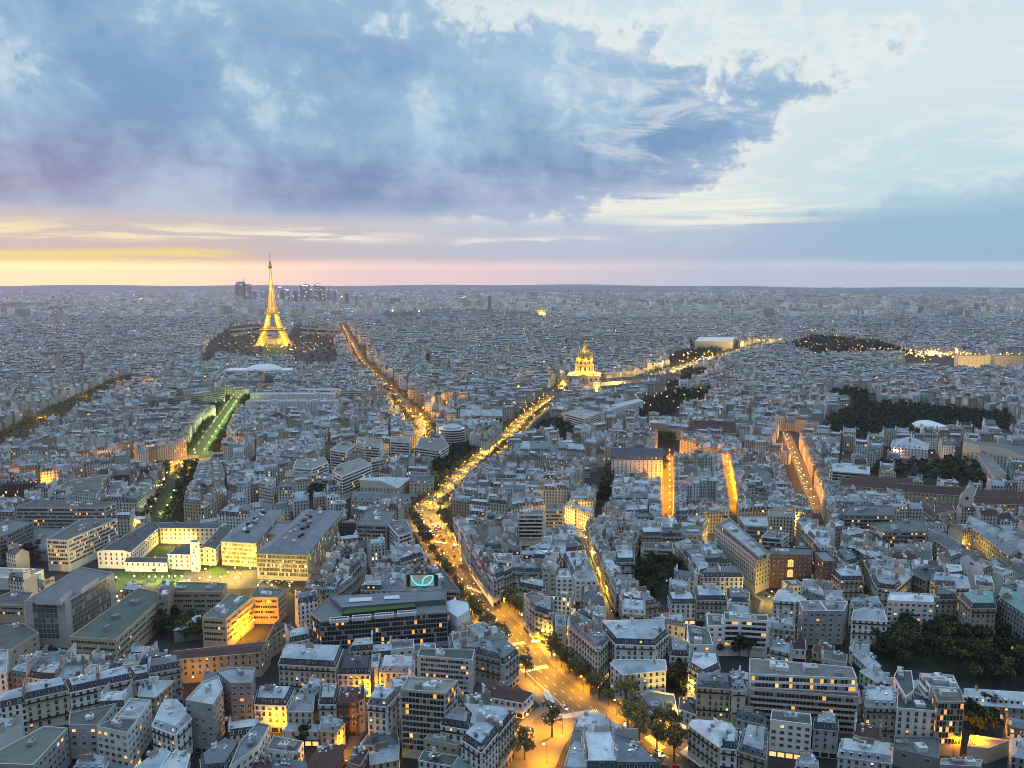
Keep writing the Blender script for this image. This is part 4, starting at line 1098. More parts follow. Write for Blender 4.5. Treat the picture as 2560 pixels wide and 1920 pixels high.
slab('glass_frontage', 'narrow tall apartment house with gridded glass front and scattered amber windows', 'apartment block', [(quadz('D', [(1462, 1100), (1697, 1102), (1665, 990), (1420, 985)], 26), 26)], wall='beige', roof='flat roof', style='ribbon', wh=2.3, sill=.4, flo=2.9, cell=1.4, lit=.17, plant=1, inset_ends=.3)
slab('stepped_house', 'terrace topped white apartment house with round roof hatches at garden edge', 'apartment block', [(quadz('D', [(1310, 850), (1600, 870), (1655, 985), (1400, 965)], 26.5), 26.5)], wall='white', roof='zinc dark', style='balcony', wh=1.8, lit=.08, plant=5)
slab('white_terrace_flats', 'white modern flats with planted terraces, low front block', 'apartment block', [(quadz('C', [(1530, 605), (1737, 605), (1700, 465), (1510, 425)], 15), 15)], wall='white', roof='green roof', style='punched', wh=1.5, cell=4, lit=.04, plant=3)
slab('white_terrace_flats', 'white modern flats with planted roof behind the low terrace block', 'apartment block', [(quadz('C', [(1690, 440), (1835, 440), (1822, 340), (1680, 335)], 18), 18)], wall='white', roof='green roof', style='punched', wh=1.5, cell=3.4, lit=.06, plant=1)
slab('white_terrace_flats', 'tall white flats with small square windows and lit balconies', 'apartment block', [(quadz('C', [(1830, 385), (1970, 385), (2215, 400), (2212, 345), (1990, 335), (1830, 320)], 22), 22)], wall='white', roof='flat roof', style='balcony', wh=1.6, cell=2.6, lit=.13, plant=3)
slab('boulevard_pavilion', 'low wedge shaped building with lit corner shop beside boulevard trees', 'shop', [(quadz('C', [(1010, 1075), (1230, 1210), (1440, 1215), (1400, 1030), (1200, 1000)], 7.5), 7.5)], wall='white', roof='gravel roof', style='ribbon', wh=1.5, flo=3.4, base=.4, lit=.1, plant=2)
gabled('cream_block', 'white mansion block with dark eaves and zinc hipped roof beside boulevard', 'apartment building', [(quadz('C', [(850, 755), (965, 852), (1333, 812), (1322, 722), (905, 722)], 17), 17)], wall='white', roof='zinc', slope=.3, per=2.9, hip=True)
slab('balcony_block', 'white balcony grid block with one amber flat, left of cream lit block', 'apartment block', [(quadz('G', [(52, 1000), (272, 1000), (280, 955), (70, 955)], 26), 26)], wall='white', style='balcony', wh=1.9, cell=1.6, lit=.07, plant=3)
slab('balcony_block', 'cream ribbon window block lit amber at the canyon street end', 'apartment block', [(quadz('G', [(285, 955), (445, 955), (442, 905), (290, 900)], 24), 24)], wall='cream', style='ribbon', wh=1.6, cell=1.4, lit=.18, plant=1)
slab('balcony_block', 'slim grey flats with white end wall beside boulevard bend', 'apartment block', [(quadz('F', [(2085, 1395), (2215, 1405), (2215, 1335), (2045, 1335)], 25), 25)], wall='white', style='ribbon', wh=1.6, cell=1.4, lit=.08, plant=2)
r, o = slab('store_slab', 'very long cream slab with dark recessed top storey running down a lit street', 'office building', [(quadz('G', [(1745, 1105), (2112, 1385), (2232, 1335), (1875, 1022)], 25), 25)], wall='cream', roof='zinc dark', style='punched', wh=2.0, cell=2.9, flo=3.3, lit=.04, plant=0)
slab('x', '', '', [(quadz('G', [(1800, 1085), (2130, 1360), (2205, 1332), (1890, 1040)], 28.5), 28.5)], wall='grey', roof='zinc', style='ribbon', wh=2.0, lit=.03, plant=4, z0=25.05, base=.3, sill=.7, flo=3.1, proot=r)
slab('glass_cube', 'pale glass cube standing behind the long cream slab', 'office building', [(quadz('G', [(2010, 1090), (2215, 1100), (2200, 1012), (1960, 1012)], 30), 30)], wall='white', walls='wall pale grey', roof='zinc', style='ribbon', wh=2.6, sill=.3, glass='glass grey', frame='steel', lit=.02, plant=2)
slab('glass_cube', 'small white flat-roofed pavilion beside the pale glass cube', 'office building', [(quadz('H', [(-60, 1190), (130, 1205), (180, 1160), (0, 1140)], 29), 29)], wall='white', roof='zinc dark', style='ribbon', wh=2.2, plant=1, lit=.05)
r, o = slab('brick_works', 'dark brick building with two tall yellow lit arched windows', 'office building', [(quadz('H', [(0, 1345), (380, 1352), (385, 1290), (20, 1270)], 24), 24)], wall='red brick', roof='flat roof', style='punched', wh=2.0, cell=2.8, lit=.02, plant=2)
Pf = quadz('H', [(0, 1345), (380, 1352), (385, 1290), (20, 1270)], 24)
fa, fb = sorted(Pf, key=lambda p: p[1])[:2]; fa, fb = (fa, fb) if fa[0] < fb[0] else (fb, fa)
for z in (8.5, 16.0):
    cx, cy = fa[0] + (fb[0] - fa[0]) * .52, fa[1] + (fb[1] - fa[1]) * .52 - .35
    b = MB(); w = 2.0; hh = 4.6
    b.face([(cx - w, cy, z), (cx + w, cy, z)] + [(cx + w * math.cos(t), cy, z + hh + w * .5 * math.sin(t)) for t in np.linspace(0, PI, 9)], 0)
    for u in (-w / 3, w / 3): b.box(cx + u, cy - .05, z + hh / 2, .16, .1, hh, 0, 1)
    for v in (1.5, 3.0): b.box(cx, cy - .05, z + v, 2 * w, .1, .16, 0, 1)
    b.build('arched_window', [M['lit warm'], M['dark metal']], r, o)
slab('brick_tower', 'narrow brick stair block right of arched lit windows', 'office building', [(quadz('H', [(390, 1312), (480, 1405), (600, 1400), (510, 1312)], 25), 25)], wall='red brick', roof='zinc dark', style='punched', cell=2.8, wh=2.0, plant=0)
slab('terrace_flats', 'terraced flats with long planter balconies behind the dark garden clump', 'apartment block', [(quadz('G', [(1130, 1292), (1392, 1302), (1388, 1240), (1130, 1235)], 15), 15)], wall='cream', style='balcony', wh=1.7, lit=.12, plant=3)
slab('terrace_flats', 'dark stepped flats with white terrace edges, right of third lamp street', 'apartment block', [(quadz('H', [(650, 1000), (1085, 1002), (1078, 920), (700, 912)], 20), 20)], wall='grey', style='balcony', wh=1.7, lit=.10, plant=4)
slab('terrace_flats', 'stepped flats with white roof house and amber balconies before the chapel', 'apartment block', [(quadz('H', [(880, 1085), (980, 1142), (1372, 1142), (1362, 1060), (1240, 1030)], 20), 20)], wall='grey', roof='green roof', style='balcony', wh=1.7, lit=.16, plant=3)
slab('school_block', 'white concrete school with square bays before red convent roofs', 'school', [(quadz('H', [(500, 615), (878, 645), (880, 580), (500, 545)], 15), 15)], wall='white', roof='zinc', style='ribbon', wh=2.0, cell=3.4, lit=.08, plant=2)
gabled('convent_range', 'long dark red roofed convent range behind the white school', 'convent', [(quadz('H', [(620, 735), (1100, 775), (1085, 735), (660, 700)], 13), 13), (quadz('H', [(1110, 790), (1720, 830), (1730, 780), (1100, 748)], 13), 13), (quadz('H', [(700, 690), (1250, 725), (1250, 695), (720, 665)], 12), 12)], wall='beige', roof='red tile')
gabled('convent_range', 'red roofed convent range with lit ground floor right of chapel', 'convent', [(quadz('H', [(1770, 895), (2212, 905), (2230, 865), (1780, 850)], 12), 12), (quadz('H', [(1800, 830), (2300, 850), (2300, 815), (1810, 795)], 12), 12)], wall='sand', roof='red tile', lit=.2)
gabled('convent_range', 'short red roofed convent wing with dormers left of chapel front', 'convent', [(quadz('H', [(1440, 985), (1500, 1000), (1620, 965), (1590, 905), (1440, 905)], 11), 11)], wall='cream', roof='red tile', lit=.08, dormers=2)
gabled('convent_range', 'narrow red roofed wing running down towards the chapel', 'convent', [(quadz('H', [(1255, 890), (1430, 1030), (1470, 990), (1330, 855)], 10), 10)], wall='beige', roof='red tile')
def chapel():
    P = quadz('H', [(1655, 860), (1772, 860), (1800, 760), (1690, 760)], 15); r, o = gabled('chapel', 'stone chapel front with round window and lit gable', 'church', [(P, 15)], wall='cream', roof='zinc dark', slope=.9, win=False)
    a, b2 = sorted(P, key=lambda p: p[1])[:2]; a, b2 = (a, b2) if a[0] < b2[0] else (b2, a)
    mx, my = (a[0] + b2[0]) / 2, (a[1] + b2[1]) / 2; L = math.hypot(b2[0] - a[0], b2[1] - a[1]); rot = math.atan2(b2[1] - a[1], b2[0] - a[0])
    b = MB(); ca, sa = math.cos(rot), math.sin(rot)
    prof = [(-L / 2 - .6, 0), (L / 2 + .6, 0), (L / 2 + .6, 16), (2, 25), (0, 27.5), (-2, 25), (-L / 2 - .6, 16)]
    F_ = lambda x, z, y: (mx + ca * x - sa * y, my + sa * x + ca * y, z)
    b.face([F_(x, z, -.9) for x, z in prof], 0); b.face([F_(x, z, -.2) for x, z in reversed(prof)], 0)
    for (x0, z0), (x1, z1) in zip(prof, prof[1:] + prof[:1]): b.face([F_(x0, z0, -.9), F_(x0, z0, -.2), F_(x1, z1, -.2), F_(x1, z1, -.9)], 0)
    b.build('gable_front', [M['wall cream']], r, o)
    b = MB(); b.face([F_(1.7 * math.cos(t), 16.5 + 1.7 * math.sin(t), -.95) for t in np.linspace(0, 2 * PI, 15)[:-1]], 0); b.build('round_window', [M['glass']], r, o)
    b = MB(); b.face([F_(-1.4, .1, -.95), F_(1.4, .1, -.95)] + [F_(1.4 * math.cos(t), 4.6 + 1.4 * math.sin(t), -.95) for t in np.linspace(0, PI, 8)], 0); b.build('door', [M['dark metal']], r, o)
chapel()
gabled('villa', 'white mansion with blue grey mansard before the dark garden', 'mansion', [(quadz('H', [(1062, 405), (1380, 430), (1385, 375), (1085, 345)], 13), 13)], wall='white', roof='zinc', slope=.7, dormers=7, hip=True)
gabled('barrack_range', 'long pale barrack with slate roof at the right edge', 'barracks', [(quadz('H', [(1680, 430), (1820, 455), (2300, 520), (2300, 430), (1710, 375)], 17), 17)], wall='cream', roof='slate', dormers=10)
gabled('barrack_range', 'pale barrack wing with zinc roof slanting down beside convent garden', 'barracks', [(quadz('H', [(1812, 475), (1965, 690), (2060, 640), (1880, 445)], 17), 17)], wall='cream', roof='zinc dark')
b = MB()
P = [p[:2] for p in quadz('H', [(1342, 255), (1490, 270), (1512, 220), (1400, 205)], 9)]; occ_poly(P, 3)
c = pcen(P); Lx = math.hypot(P[1][0] - P[0][0], P[1][1] - P[0][1])
r = thing('event_tent', 'white vaulted event tent among dark garden trees', 'tent', (c[0], c[1], 0))
b = MB(); n = 12
for i in range(n):
    t0, t1 = PI * i / n, PI * (i + 1) / n; w, dp, hh = 22, 26, 15
    p = lambda t, y: (-w * math.cos(t), y, hh * math.sin(t) ** .7 if math.sin(t) > 0 else 0)
    b.face([p(t0, -dp), p(t1, -dp), p(t1, dp), p(t0, dp)]); b.face([p(t0, -dp), (0, -dp, 0), p(t1, -dp)][::-1])
b.build('canopy', [M['white party']], r)
gabled('long_shed', 'long glazed zinc shed with skylight stripes, right of the chapel', 'hall', [(quadz('H', [(1700, 1085), (2230, 1335), (2260, 1235), (1765, 1012)], 15), 15)], wall='beige', roof='zinc', slope=.5)
gabled('long_shed', 'dark long shed with stepped skylights and pediment end beside garden', 'hall', [(quadz('H', [(1830, 1165), (2080, 1345), (2200, 1305), (1905, 1130)], 14), 14)], wall='beige', roof='zinc dark', slope=.5)
gabled('long_shed', 'dark pedimented hall left of the garden trees with two lit lamps', 'hall', [(quadz('H', [(1440, 1215), (1640, 1335), (1785, 1315), (1520, 1150)], 12), 12)], wall='beige', roof='zinc dark', slope=.5)
gabled('garden_arcade', 'long low zinc roofed arcade with many dormers at garden foot', 'hall', [(quadz('D', [(1690, 1105), (2300, 1150), (2300, 1025), (1690, 985)], 9), 9)], wall='grey', roof='zinc pale', slope=.7, dormers=12)
slab('courtyard_sheds', 'low black roofed sheds between pink slab and glass fronted flats', 'shed', [(quadz('D', [(1080, 1500), (1480, 1590), (1480, 1400), (1090, 1400)], 8), 8)], wall='grey', roof='flat roof', style='punched', cell=6, wh=1.5, plant=2)
slab('garage_walls', 'low tan yard walls lit by one amber lamp, bottom right', 'shed', [(quadz('D', [(1720, 1485), (1905, 1500), (2095, 1430), (1745, 1385)], 7), 7)], wall='sand', roof='flat roof', style='none', plant=0, blank=(0, 1, 2, 3))
gabled('garden_hotel', 'long white hotel with slate mansard above clipped dark trees', 'hotel', [(quadz('G', [(860, 515), (1302, 522), (1304, 462), (870, 455)], 23), 23)], wall='white', roof='slate', slope=.9, dormers=12, per=4.2)
gabled('lycee_range', 'long slate roofed school range with red roof behind, right of hotel', 'school', [(quadz('G', [(1520, 270), (1935, 290), (1940, 262), (1530, 242)], 15), 15), (quadz('G', [(1560, 225), (1930, 240), (1930, 215), (1570, 200)], 15), 15)], wall='pale grey', roof='red tile')
slab('white_ministry', 'white ministry block with arcaded storeys below the golden dome', 'office building', [(quadz('G', [(440, 115), (625, 165), (775, 110), (585, 75)], 21), 21)], wall='white', roof='zinc', style='ribbon', wh=1.6, cell=2.2, lit=.05, plant=2)
slab('white_ministry', 'long blue white office range running right behind the arcaded ministry', 'office building', [(quadz('G', [(800, 60), (850, 85), (1135, 10), (1090, -10)], 20), 20)], wall='white', roof='zinc', style='punched', wh=2, cell=3, lit=.03, plant=2)
# --- modern flats around the school, upper centre
FL = [('white flats with grey top storey between two taller slabs', [(660, 625), (742, 665), (1000, 560), (900, 510), (720, 560)], 25, 'white', 'balcony'), ('dark glazed flats at the foot of a white end wall', [(560, 690), (665, 702), (662, 640), (562, 640)], 18, 'grey', 'ribbon'), ('white and brown balcony tower, leftmost of three', [(640, 435), (775, 455), (862, 392), (740, 362)], 24, 'white', 'balcony'), ('tallest white windowless end wall tower with brown balconies', [(940, 400), (1070, 412), (1092, 350), (950, 335)], 28, 'white', 'balcony'), ('pale tower behind the brown balconies', [(865, 360), (935, 380), (955, 332), (880, 322)], 28, 'white', 'punched'), ('white gridded tower with lit ground floor', [(1160, 360), (1330, 372), (1342, 320), (1170, 318)], 25, 'white', 'ribbon'), ('white glass roofed office beside dark grove', [(1380, 412), (1600, 442), (1668, 400), (1622, 340), (1420, 330)], 19, 'white', 'ribbon'), ('curving white terrace flats, long upper slab', [(320, 590), (482, 602), (622, 545), (590, 500), (350, 520)], 20, 'white', 'balcony'), ('amber lit flats behind white end wall tower', [(990, 540), (1162, 502), (1142, 478), (1000, 510)], 17, 'cream', 'ribbon'), ('white narrow tower at left, near the glass hospital', [(20, 712), (132, 735), (172, 680), (40, 670)], 25, 'white', 'punched'), ('pale flats behind dark glazed flats', [(250, 660), (540, 652), (530, 620), (262, 620)], 16, 'cream', 'punched')]
for lab, pts, h, wl, stl in FL:
    slab('apartment_tower', lab, 'apartment block', [(quadz('F', pts, h), h)], wall=wl, style=stl, roof='gravel roof', wh=1.7 if stl != 'punched' else 1.5, cell=2.2, lit=.07, plant=3, group='modern flats round the school')
gabled('school_range', 'long pale school range with slate roof facing the viewer', 'school', [(quadz('F', [(820, 870), (1340, 885), (1320, 835), (860, 812)], 14.5), 14.5)], wall='cream', roof='zinc dark', dormers=8)
gabled('school_range', 'zinc roofed school wing behind the pale range', 'school', [(quadz('F', [(900, 752), (1225, 762), (1335, 672), (935, 690)], 14), 14)], wall='cream', roof='zinc', slope=.4)
gabled('school_range', 'school wing with two amber windows beside avenue trees', 'school', [(quadz('F', [(1325, 722), (1535, 725), (1540, 682), (1345, 668)], 14), 14)], wall='cream', roof='zinc dark', dormers=4)
slab('dark_office', 'dark grey office block with horizontal bands and black roof well', 'office building', [(quadz('F', [(865, 1082), (1130, 1092), (1205, 965), (985, 950)], 19), 19)], wall='grey', roof='flat roof', style='ribbon', wh=1.6, sill=1, flo=3.4, cell=2, lit=.01, plant=5)
slab('dark_office', 'lower dark green office link beside glazed hospital', 'office building', [(quadz('F', [(720, 1068), (868, 1075), (882, 1030), (745, 1040)], 15), 15)], wall='grey', walls='glass teal', roof='flat roof', style='ribbon', lit=.02, plant=1)
slab('white_office', 'white ribbed office with plain end wall at the boulevard fork', 'office building', [(quadz('F', [(1140, 1085), (1232, 1185), (1352, 1145), (1300, 1040), (1180, 1050)], 18), 18)], wall='white', roof='zinc dark', style='ribbon', wh=2.0, cell=1.3, lit=.03, plant=4)
slab('solar_roof_block', 'black roofed block with slanted slats beside boulevard and neon board', 'office building', [(quadz('F', [(1570, 1650), (1765, 1662), (1575, 1425), (1450, 1475)], 18), 18)], wall='grey', roof='slate', style='ribbon', lit=.04, plant=3)
def rotunda():
    x, y = T('F', (1695, 240), 22); r = thing('round_house', 'round white apartment house with stacked balcony rings', 'apartment block', (x, y, 0)); b = MB()
    b.lathe([(17, 0), (17, 22), (16.4, 22), (16.4, 21.4), (0, 21.5)], 40); b.build('wall', [M['wall white']], r); occ_poly([(x - 17, y - 17), (x + 17, y - 17), (x + 17, y + 17), (x - 17, y + 17)], 2)
    for f in range(6):
        b = MB(); b.lathe([(17.05, 3.6 + f * 3.1), (17.05, 5.6 + f * 3.1)], 40); b.build('window_band', [M['glass']], r)
        b = MB(); b.lathe([(17, 2.6 + f * 3.1), (18.4, 2.6 + f * 3.1), (18.4, 3.6 + f * 3.1), (18.3, 3.6 + f * 3.1), (18.3, 2.8 + f * 3.1), (17, 2.8 + f * 3.1)], 40); b.build('balcony', [M['wall white']], r)
    b = MB(); b.lathe([(12, 21.5), (12, 24.5), (0, 25)], 30); b.build('roof', [M['zinc']], r)
rotunda()
def arcade_hall():
    P = quadz('F', [(1760, 135), (2130, 135), (2120, 92), (1775, 90)], 19); r, o = gabled('arcade_hall', 'long stone institute with row of tall dark arches near the dome avenue', 'institute', [(P, 19)], wall='cream', roof='zinc', slope=.25, win=False)
    a, b2 = sorted(P, key=lambda p: p[1])[:2]; a, b2 = (a, b2) if a[0] < b2[0] else (b2, a)
    for i in range(12):
        t = (i + .5) / 12; cx, cy = a[0] + (b2[0] - a[0]) * t, a[1] + (b2[1] - a[1]) * t - .4; b = MB()
        b.face([(cx - 1.9, cy, 9), (cx + 1.9, cy, 9)] + [(cx + 1.9 * math.cos(q), cy, 14.5 + 1.9 * math.sin(q)) for q in np.linspace(0, PI, 8)]); b.build('arched_window', [M['glass']], r, o)
arcade_hall()
# --- farther large buildings
def Qs(pts, h, dep=None):
    a, b = T('Q', pts[0], h), T('Q', pts[1], h)
    if dep is None: return flagged([T('Q', p, h) for p in pts])
    l = math.hypot(b[0] - a[0], b[1] - a[1]); nx, ny = -(b[1] - a[1]) / l * dep, (b[0] - a[0]) / l * dep
    if ny < 0: nx, ny = -nx, -ny
    return flagged([a, b, (b[0] + nx, b[1] + ny), (a[0] + nx, a[1] + ny)])
slab('curved_ministry', 'dark ribbed three-winged office building by the amber avenue, left', 'office building', [(Qs([(325, 866), (400, 858)], 24, 16), 24), (Qs([(400, 858), (485, 848)], 24, 16), 24)], wall='grey', style='ribbon', lit=.02, plant=3, cell=2.5)
slab('curved_ministry', 'low white slab before the dark ribbed office building', 'office building', [(Qs([(368, 890), (432, 890), (432, 878), (372, 878)], 18), 18)], wall='white', style='ribbon', lit=.03, plant=1, cell=3)
slab('white_ministry', 'broad white ministry with square windows left of the amber avenue', 'office building', [(Qs([(530, 868), (725, 868)], 24, 20), 24), (Qs([(540, 852), (720, 852)], 24, 18), 24)], wall='white', roof='zinc', style='punched', wh=1.5, cell=5, lit=.04, plant=4)
slab('white_ministry', 'pale office block with lit top row beside the broad white ministry', 'office building', [(Qs([(640, 842), (728, 844)], 24, 18), 24)], wall='white', roof='zinc', style='ribbon', lit=.3, plant=1, cell=3)
slab('white_ministry', 'red fronted pale office block at the amber avenue corner', 'office building', [(Qs([(730, 848), (838, 850)], 22, 20), 22)], wall='cream', roof='red tile', style='ribbon', lit=.1, plant=1, cell=3)
b3 = Qs([(480, 801), (628, 801)], 22, 50)
r, o = slab('exhibition_hall', 'long white temporary exhibition hall with glowing left end before the iron tower', 'hall', [(b3, 22)], wall='white', roof='white party', style='none', plant=0, blank=(0, 1, 2, 3))
b = MB(); P = sorted(b3, key=lambda p: p[1])[:2]; P = sorted(P, key=lambda p: p[0])
b.face([(P[0][0], P[0][1] - .3, 1), (P[0][0] + 38, P[0][1] - .3, 1), (P[0][0] + 38, P[0][1] - .3, 13), (P[0][0], P[0][1] - .3, 13)]); b.build('lit_end', [M['lit warm']], r, o)
c = pcen(b3); b = MB()
b.lathe([(38, 22.95), (34, 27), (24, 31), (10, 33.5), (0, 34)], 28, (c[0] + 8, c[1])); b.build('roof_dome', [M['white party']], r, o)
gabled('military_school', 'long grey military school with central slate dome before the white hall', 'school', [(Qs([(500, 830), (650, 831)], 17, 17), 17)], wall='beige', roof='slate', slope=.8)
x, y = T('Q', (578, 828), 20); b = MB(); b.prism([(x - 14, y - 14), (x + 14, y - 14), (x + 14, y + 6), (x - 14, y + 6)], 0, 22, 0)
b.lathe([(13, 22), (13, 26), (11.5, 31), (8, 36), (3, 39), (0, 40)], 4, (x, y - 4), 1); r = thing('school_dome', 'square slate dome pavilion at centre of the grey military school', 'school', (x, y, 0)); b.build('pavilion', [M['wall beige'], M['slate']], r, (x, y, 0))
for i, (a_, b_, lab) in enumerate((((505, 712), (560, 706), 'left colonnaded museum wing behind the iron tower'), ((650, 708), (722, 712), 'right colonnaded museum wing behind the iron tower'))):
    P = Qs([a_, b_], 26, 18); slab('museum_wing', lab, 'museum', [(P, 26)], wall='cream', style='ribbon', wh=9, sill=1, flo=14, base=5, cell=9, lit=.02, plant=0)
# the three-storey market hall etc. in the far right
for pts, h, lab in (([(2072, 769), (2140, 769)], 28, 'floodlit palace wing, left of two at the right edge'), ([(2150, 769), (2260, 769)], 28, 'floodlit palace wing cut by the right edge')):
    slab('palace_wing', lab, 'palace', [(Qs(pts, h, 20), h)], wall='cream', roof='slate', style='punched', wh=2, cell=9, flo=7, lit=.0, plant=0)
slab('glass_roof_palace', 'long pale glass roofed exhibition palace beyond the river trees', 'palace', [(Qs([(1500, 738), (1580, 738), (1590, 728), (1510, 728)], 28), 28)], wall='cream', roof='skylight', style='none', plant=0, blank=(0, 1, 2, 3))
slab('stadium_roof', 'bright white canopy roof right of the golden dome', 'hall', [(Qs([(1500, 812), (1570, 817)], 16, 20), 16)], wall='grey', roof='white party', style='none', plant=0, blank=(0, 1, 2, 3))
# ------------------------------------------------------------------ blocks of attached houses, outlined at roof level
n = 'curved back street terrace'
block(n, 'A', [(-60, 1160), (600, 1010), (560, 925), (-60, 1050)], 19, 'row', pal='slate', width=17)
block(n, 'A', [(600, 1010), (1150, 890), (1090, 805), (560, 925)], 19, 'row', pal='slate', width=17)
block(n, 'A', [(1150, 890), (1570, 815), (1545, 735), (1090, 805)], 19, 'row', pal='slate', width=17)
n = 'yards behind curved terrace'
block(n, 'A', [(60, 845), (330, 890), (560, 900), (960, 800), (1000, 700), (640, 685), (230, 705)], 15, 'lots', tgt=170)
block(n, 'A', [(970, 790), (1090, 795), (1500, 725), (1430, 690), (1000, 695)], 15, 'lots', tgt=170)
block(n, 'A', [(-80, 650), (75, 645), (62, 830), (-80, 900)], 19, 'one', wall='white', style='flat', roof=('zinc', 'zinc'))
n = 'cluster at bottom left corner'
block(n, 'A', [(-60, 1640), (290, 1650), (590, 1325), (380, 1310), (-60, 1545)], 19, 'one', style='flat', roof=('green roof', 'zinc'), wall='grey')
block(n, 'A', [(590, 1305), (845, 1305), (1010, 1110), (600, 1195)], 19, 'one', style='flat', roof=('flat roof', 'zinc'), wall='pale grey')
block(n, 'A', [(830, 1315), (1100, 1372), (1195, 1250), (980, 1235)], 21, 'one', style='flat', wall='white', roof=('flat roof', 'zinc'))
block(n, 'A', [(985, 1232), (1195, 1245), (1310, 1085), (1130, 1065)], 21, 'one', style='flat', wall='pale grey', roof=('zinc', 'zinc'))
block(n, 'A', [(1310, 1295), (1515, 1375), (1655, 1235), (1560, 1095), (1400, 1095)], 19, 'one', style='mansard', wall='white', roof=('zinc', 'zinc'))
block(n, 'A', [(1600, 1085), (1840, 1128), (1930, 980), (1890, 872), (1745, 925)], 25, 'one', style='flat', wall='grey', roof=('zinc pale', 'zinc'))
block(n, 'A', [(1870, 832), (1990, 940), (2180, 935), (2205, 805), (1985, 800)], 25, 'one', style='flat', wall='grey', roof=('zinc', 'zinc'))
block(n, 'A', [(1190, 1040), (1345, 1050), (1515, 900), (1200, 925)], 15, 'one', style='gable', wall='beige', roof=('zinc', 'zinc'))
block(n, 'A', [(620, 1700), (640, 1640), (790, 1555), (945, 1600), (900, 1700)], 12, 'one', style='mansard', wall='pale grey', roof=('zinc', 'zinc'))
block(n, 'A', [(1130, 1680), (1400, 1480), (1475, 1520), (1360, 1690)], 13, 'one', style='gable', wall='white', roof=('zinc', 'zinc'))
block(n, 'A', [(1365, 1690), (1520, 1500), (1645, 1540), (1600, 1700)], 13, 'one', style='gable', wall='white', roof=('zinc pale', 'zinc'))
n = 'houses left of orange alley'
block(n, 'A', [(1725, 1560), (1950, 1400), (2090, 1460), (1960, 1660), (1740, 1680)], 15, 'lots', tgt=260)
block(n, 'A', [(1970, 1680), (2240, 1480), (2335, 1300), (2225, 1270), (2070, 1450)], 16, 'one', wall='white', style='flat', roof=('zinc dark', 'zinc'))
block(n, 'B', [(-20, 1110), (262, 1122), (330, 985), (15, 980)], 14.5, 'row', pal='slate', width=13)
block(n, 'B', [(265, 1170), (492, 1172), (505, 1040), (325, 1030)], 16, 'one', style='gable', wall='pale grey', roof=('zinc', 'zinc'))
block(n, 'B', [(355, 1025), (500, 1035), (600, 930), (470, 910)], 16, 'one', style='mansard', wall='cream', roof=('zinc', 'zinc'))
block(n, 'B', [(538, 1110), (695, 1112), (732, 962), (560, 952)], 17, 'one', style='mansard', wall='pale grey', roof=('zinc', 'slate'))
block(n, 'B', [(700, 1090), (872, 1092), (885, 962), (745, 960)], 18, 'one', style='gable', wall='red brick', roof=('red tile', 'red tile'))
block(n, 'B', [(872, 1090), (940, 1060), (935, 930), (888, 962)], 17, 'one', style='gable', wall='beige', roof=('red tile', 'red tile'))
block(n, 'B', [(225, 1335), (545, 1342), (550, 1282), (240, 1270)], 8, 'one', style='gable', wall='pale grey', roof=('zinc', 'zinc'))
block(n, 'B', [(552, 1332), (700, 1352), (772, 1272), (560, 1240)], 13, 'one', style='mansard', wall='beige', roof=('zinc', 'zinc'))
block(n, 'B', [(85, 1510), (362, 1542), (415, 1440), (150, 1390)], 10, 'one', style='flat', wall='white', roof=('flat roof', 'zinc'))
block(n, 'B', [(440, 1600), (650, 1660), (760, 1400), (560, 1410), (480, 1500)], 14, 'lots', pal='red', tgt=240)
block(n, 'B', [(110, 1680), (440, 1700), (430, 1600), (140, 1580)], 8, 'one', style='gable', wall='grey', roof=('zinc dark', 'zinc'))
block(n, 'B', [(-40, 1690), (110, 1690), (130, 1560), (0, 1560)], 10, 'one', style='gable', wall='red brick', roof=('red tile', 'red tile'))
n = 'houses right of orange alley'
block(n, 'B', [(960, 1112), (1132, 1132), (1245, 1010), (1010, 1000)], 26, 'one', style='mansard', wall='white', roof=('zinc', 'zinc dark'), party='white party')
block(n, 'B', [(900, 1440), (1240, 1445), (1220, 1330), (965, 1340)], 11, 'lots', pal='low', tgt=160)
block(n, 'B', [(800, 1610), (900, 1640), (980, 1500), (880, 1480)], 12, 'one', style='gable', wall='sand', roof=('red tile', 'red tile'))
block(n, 'B', [(985, 1610), (1230, 1565), (1240, 1430), (975, 1500)], 11, 'lots', pal='low', tgt=170)
n = 'block under tall cream slab'
block(n, 'B', [(1590, 1290), (1842, 1332), (1860, 1210), (1645, 1150)], 20, 'one', style='mansard', wall='white', roof=('zinc', 'slate'))
block(n, 'B', [(1860, 1300), (2085, 1255), (2235, 1170), (1800, 1125), (1870, 1210)], 20, 'lots', tgt=330, style='gable', roof=('zinc', 'zinc'))
block(n, 'B', [(1770, 1440), (1950, 1560), (2240, 1195), (2090, 1255), (1890, 1320)], 21, 'row', width=19, roof=('zinc', 'slate'))
block(n, 'B', [(1450, 1420), (1742, 1482), (1850, 1400), (1495, 1375)], 13, 'one', style='flat', wall='beige', roof=('zinc', 'zinc'))
block(n, 'B', [(1400, 1590), (1690, 1642), (1750, 1555), (1450, 1510)], 11, 'one', style='gable', wall='white', roof=('green roof', 'zinc'))
block(n, 'B', [(1690, 1665), (1930, 1695), (1965, 1590), (1765, 1552)], 12, 'one', style='gable', wall='beige', roof=('copper green', 'zinc'))
n = 'terrace before dark glass block'
block(n, 'B', [(190, 745), (692, 772), (755, 610), (240, 600)], 21, 'row', pal='slate', width=28, wall='cream', roof=('zinc', 'slate'))
block(n, 'B', [(700, 832), (992, 832), (992, 700), (742, 690)], 17, 'row', pal='slate', width=24, wall='cream', style='mansard', roof=('slate', 'slate'))
block(n, 'B', [(995, 800), (1058, 800), (1080, 680), (998, 690)], 17, 'one', style='flat', wall='grey', roof=('zinc', 'zinc'))
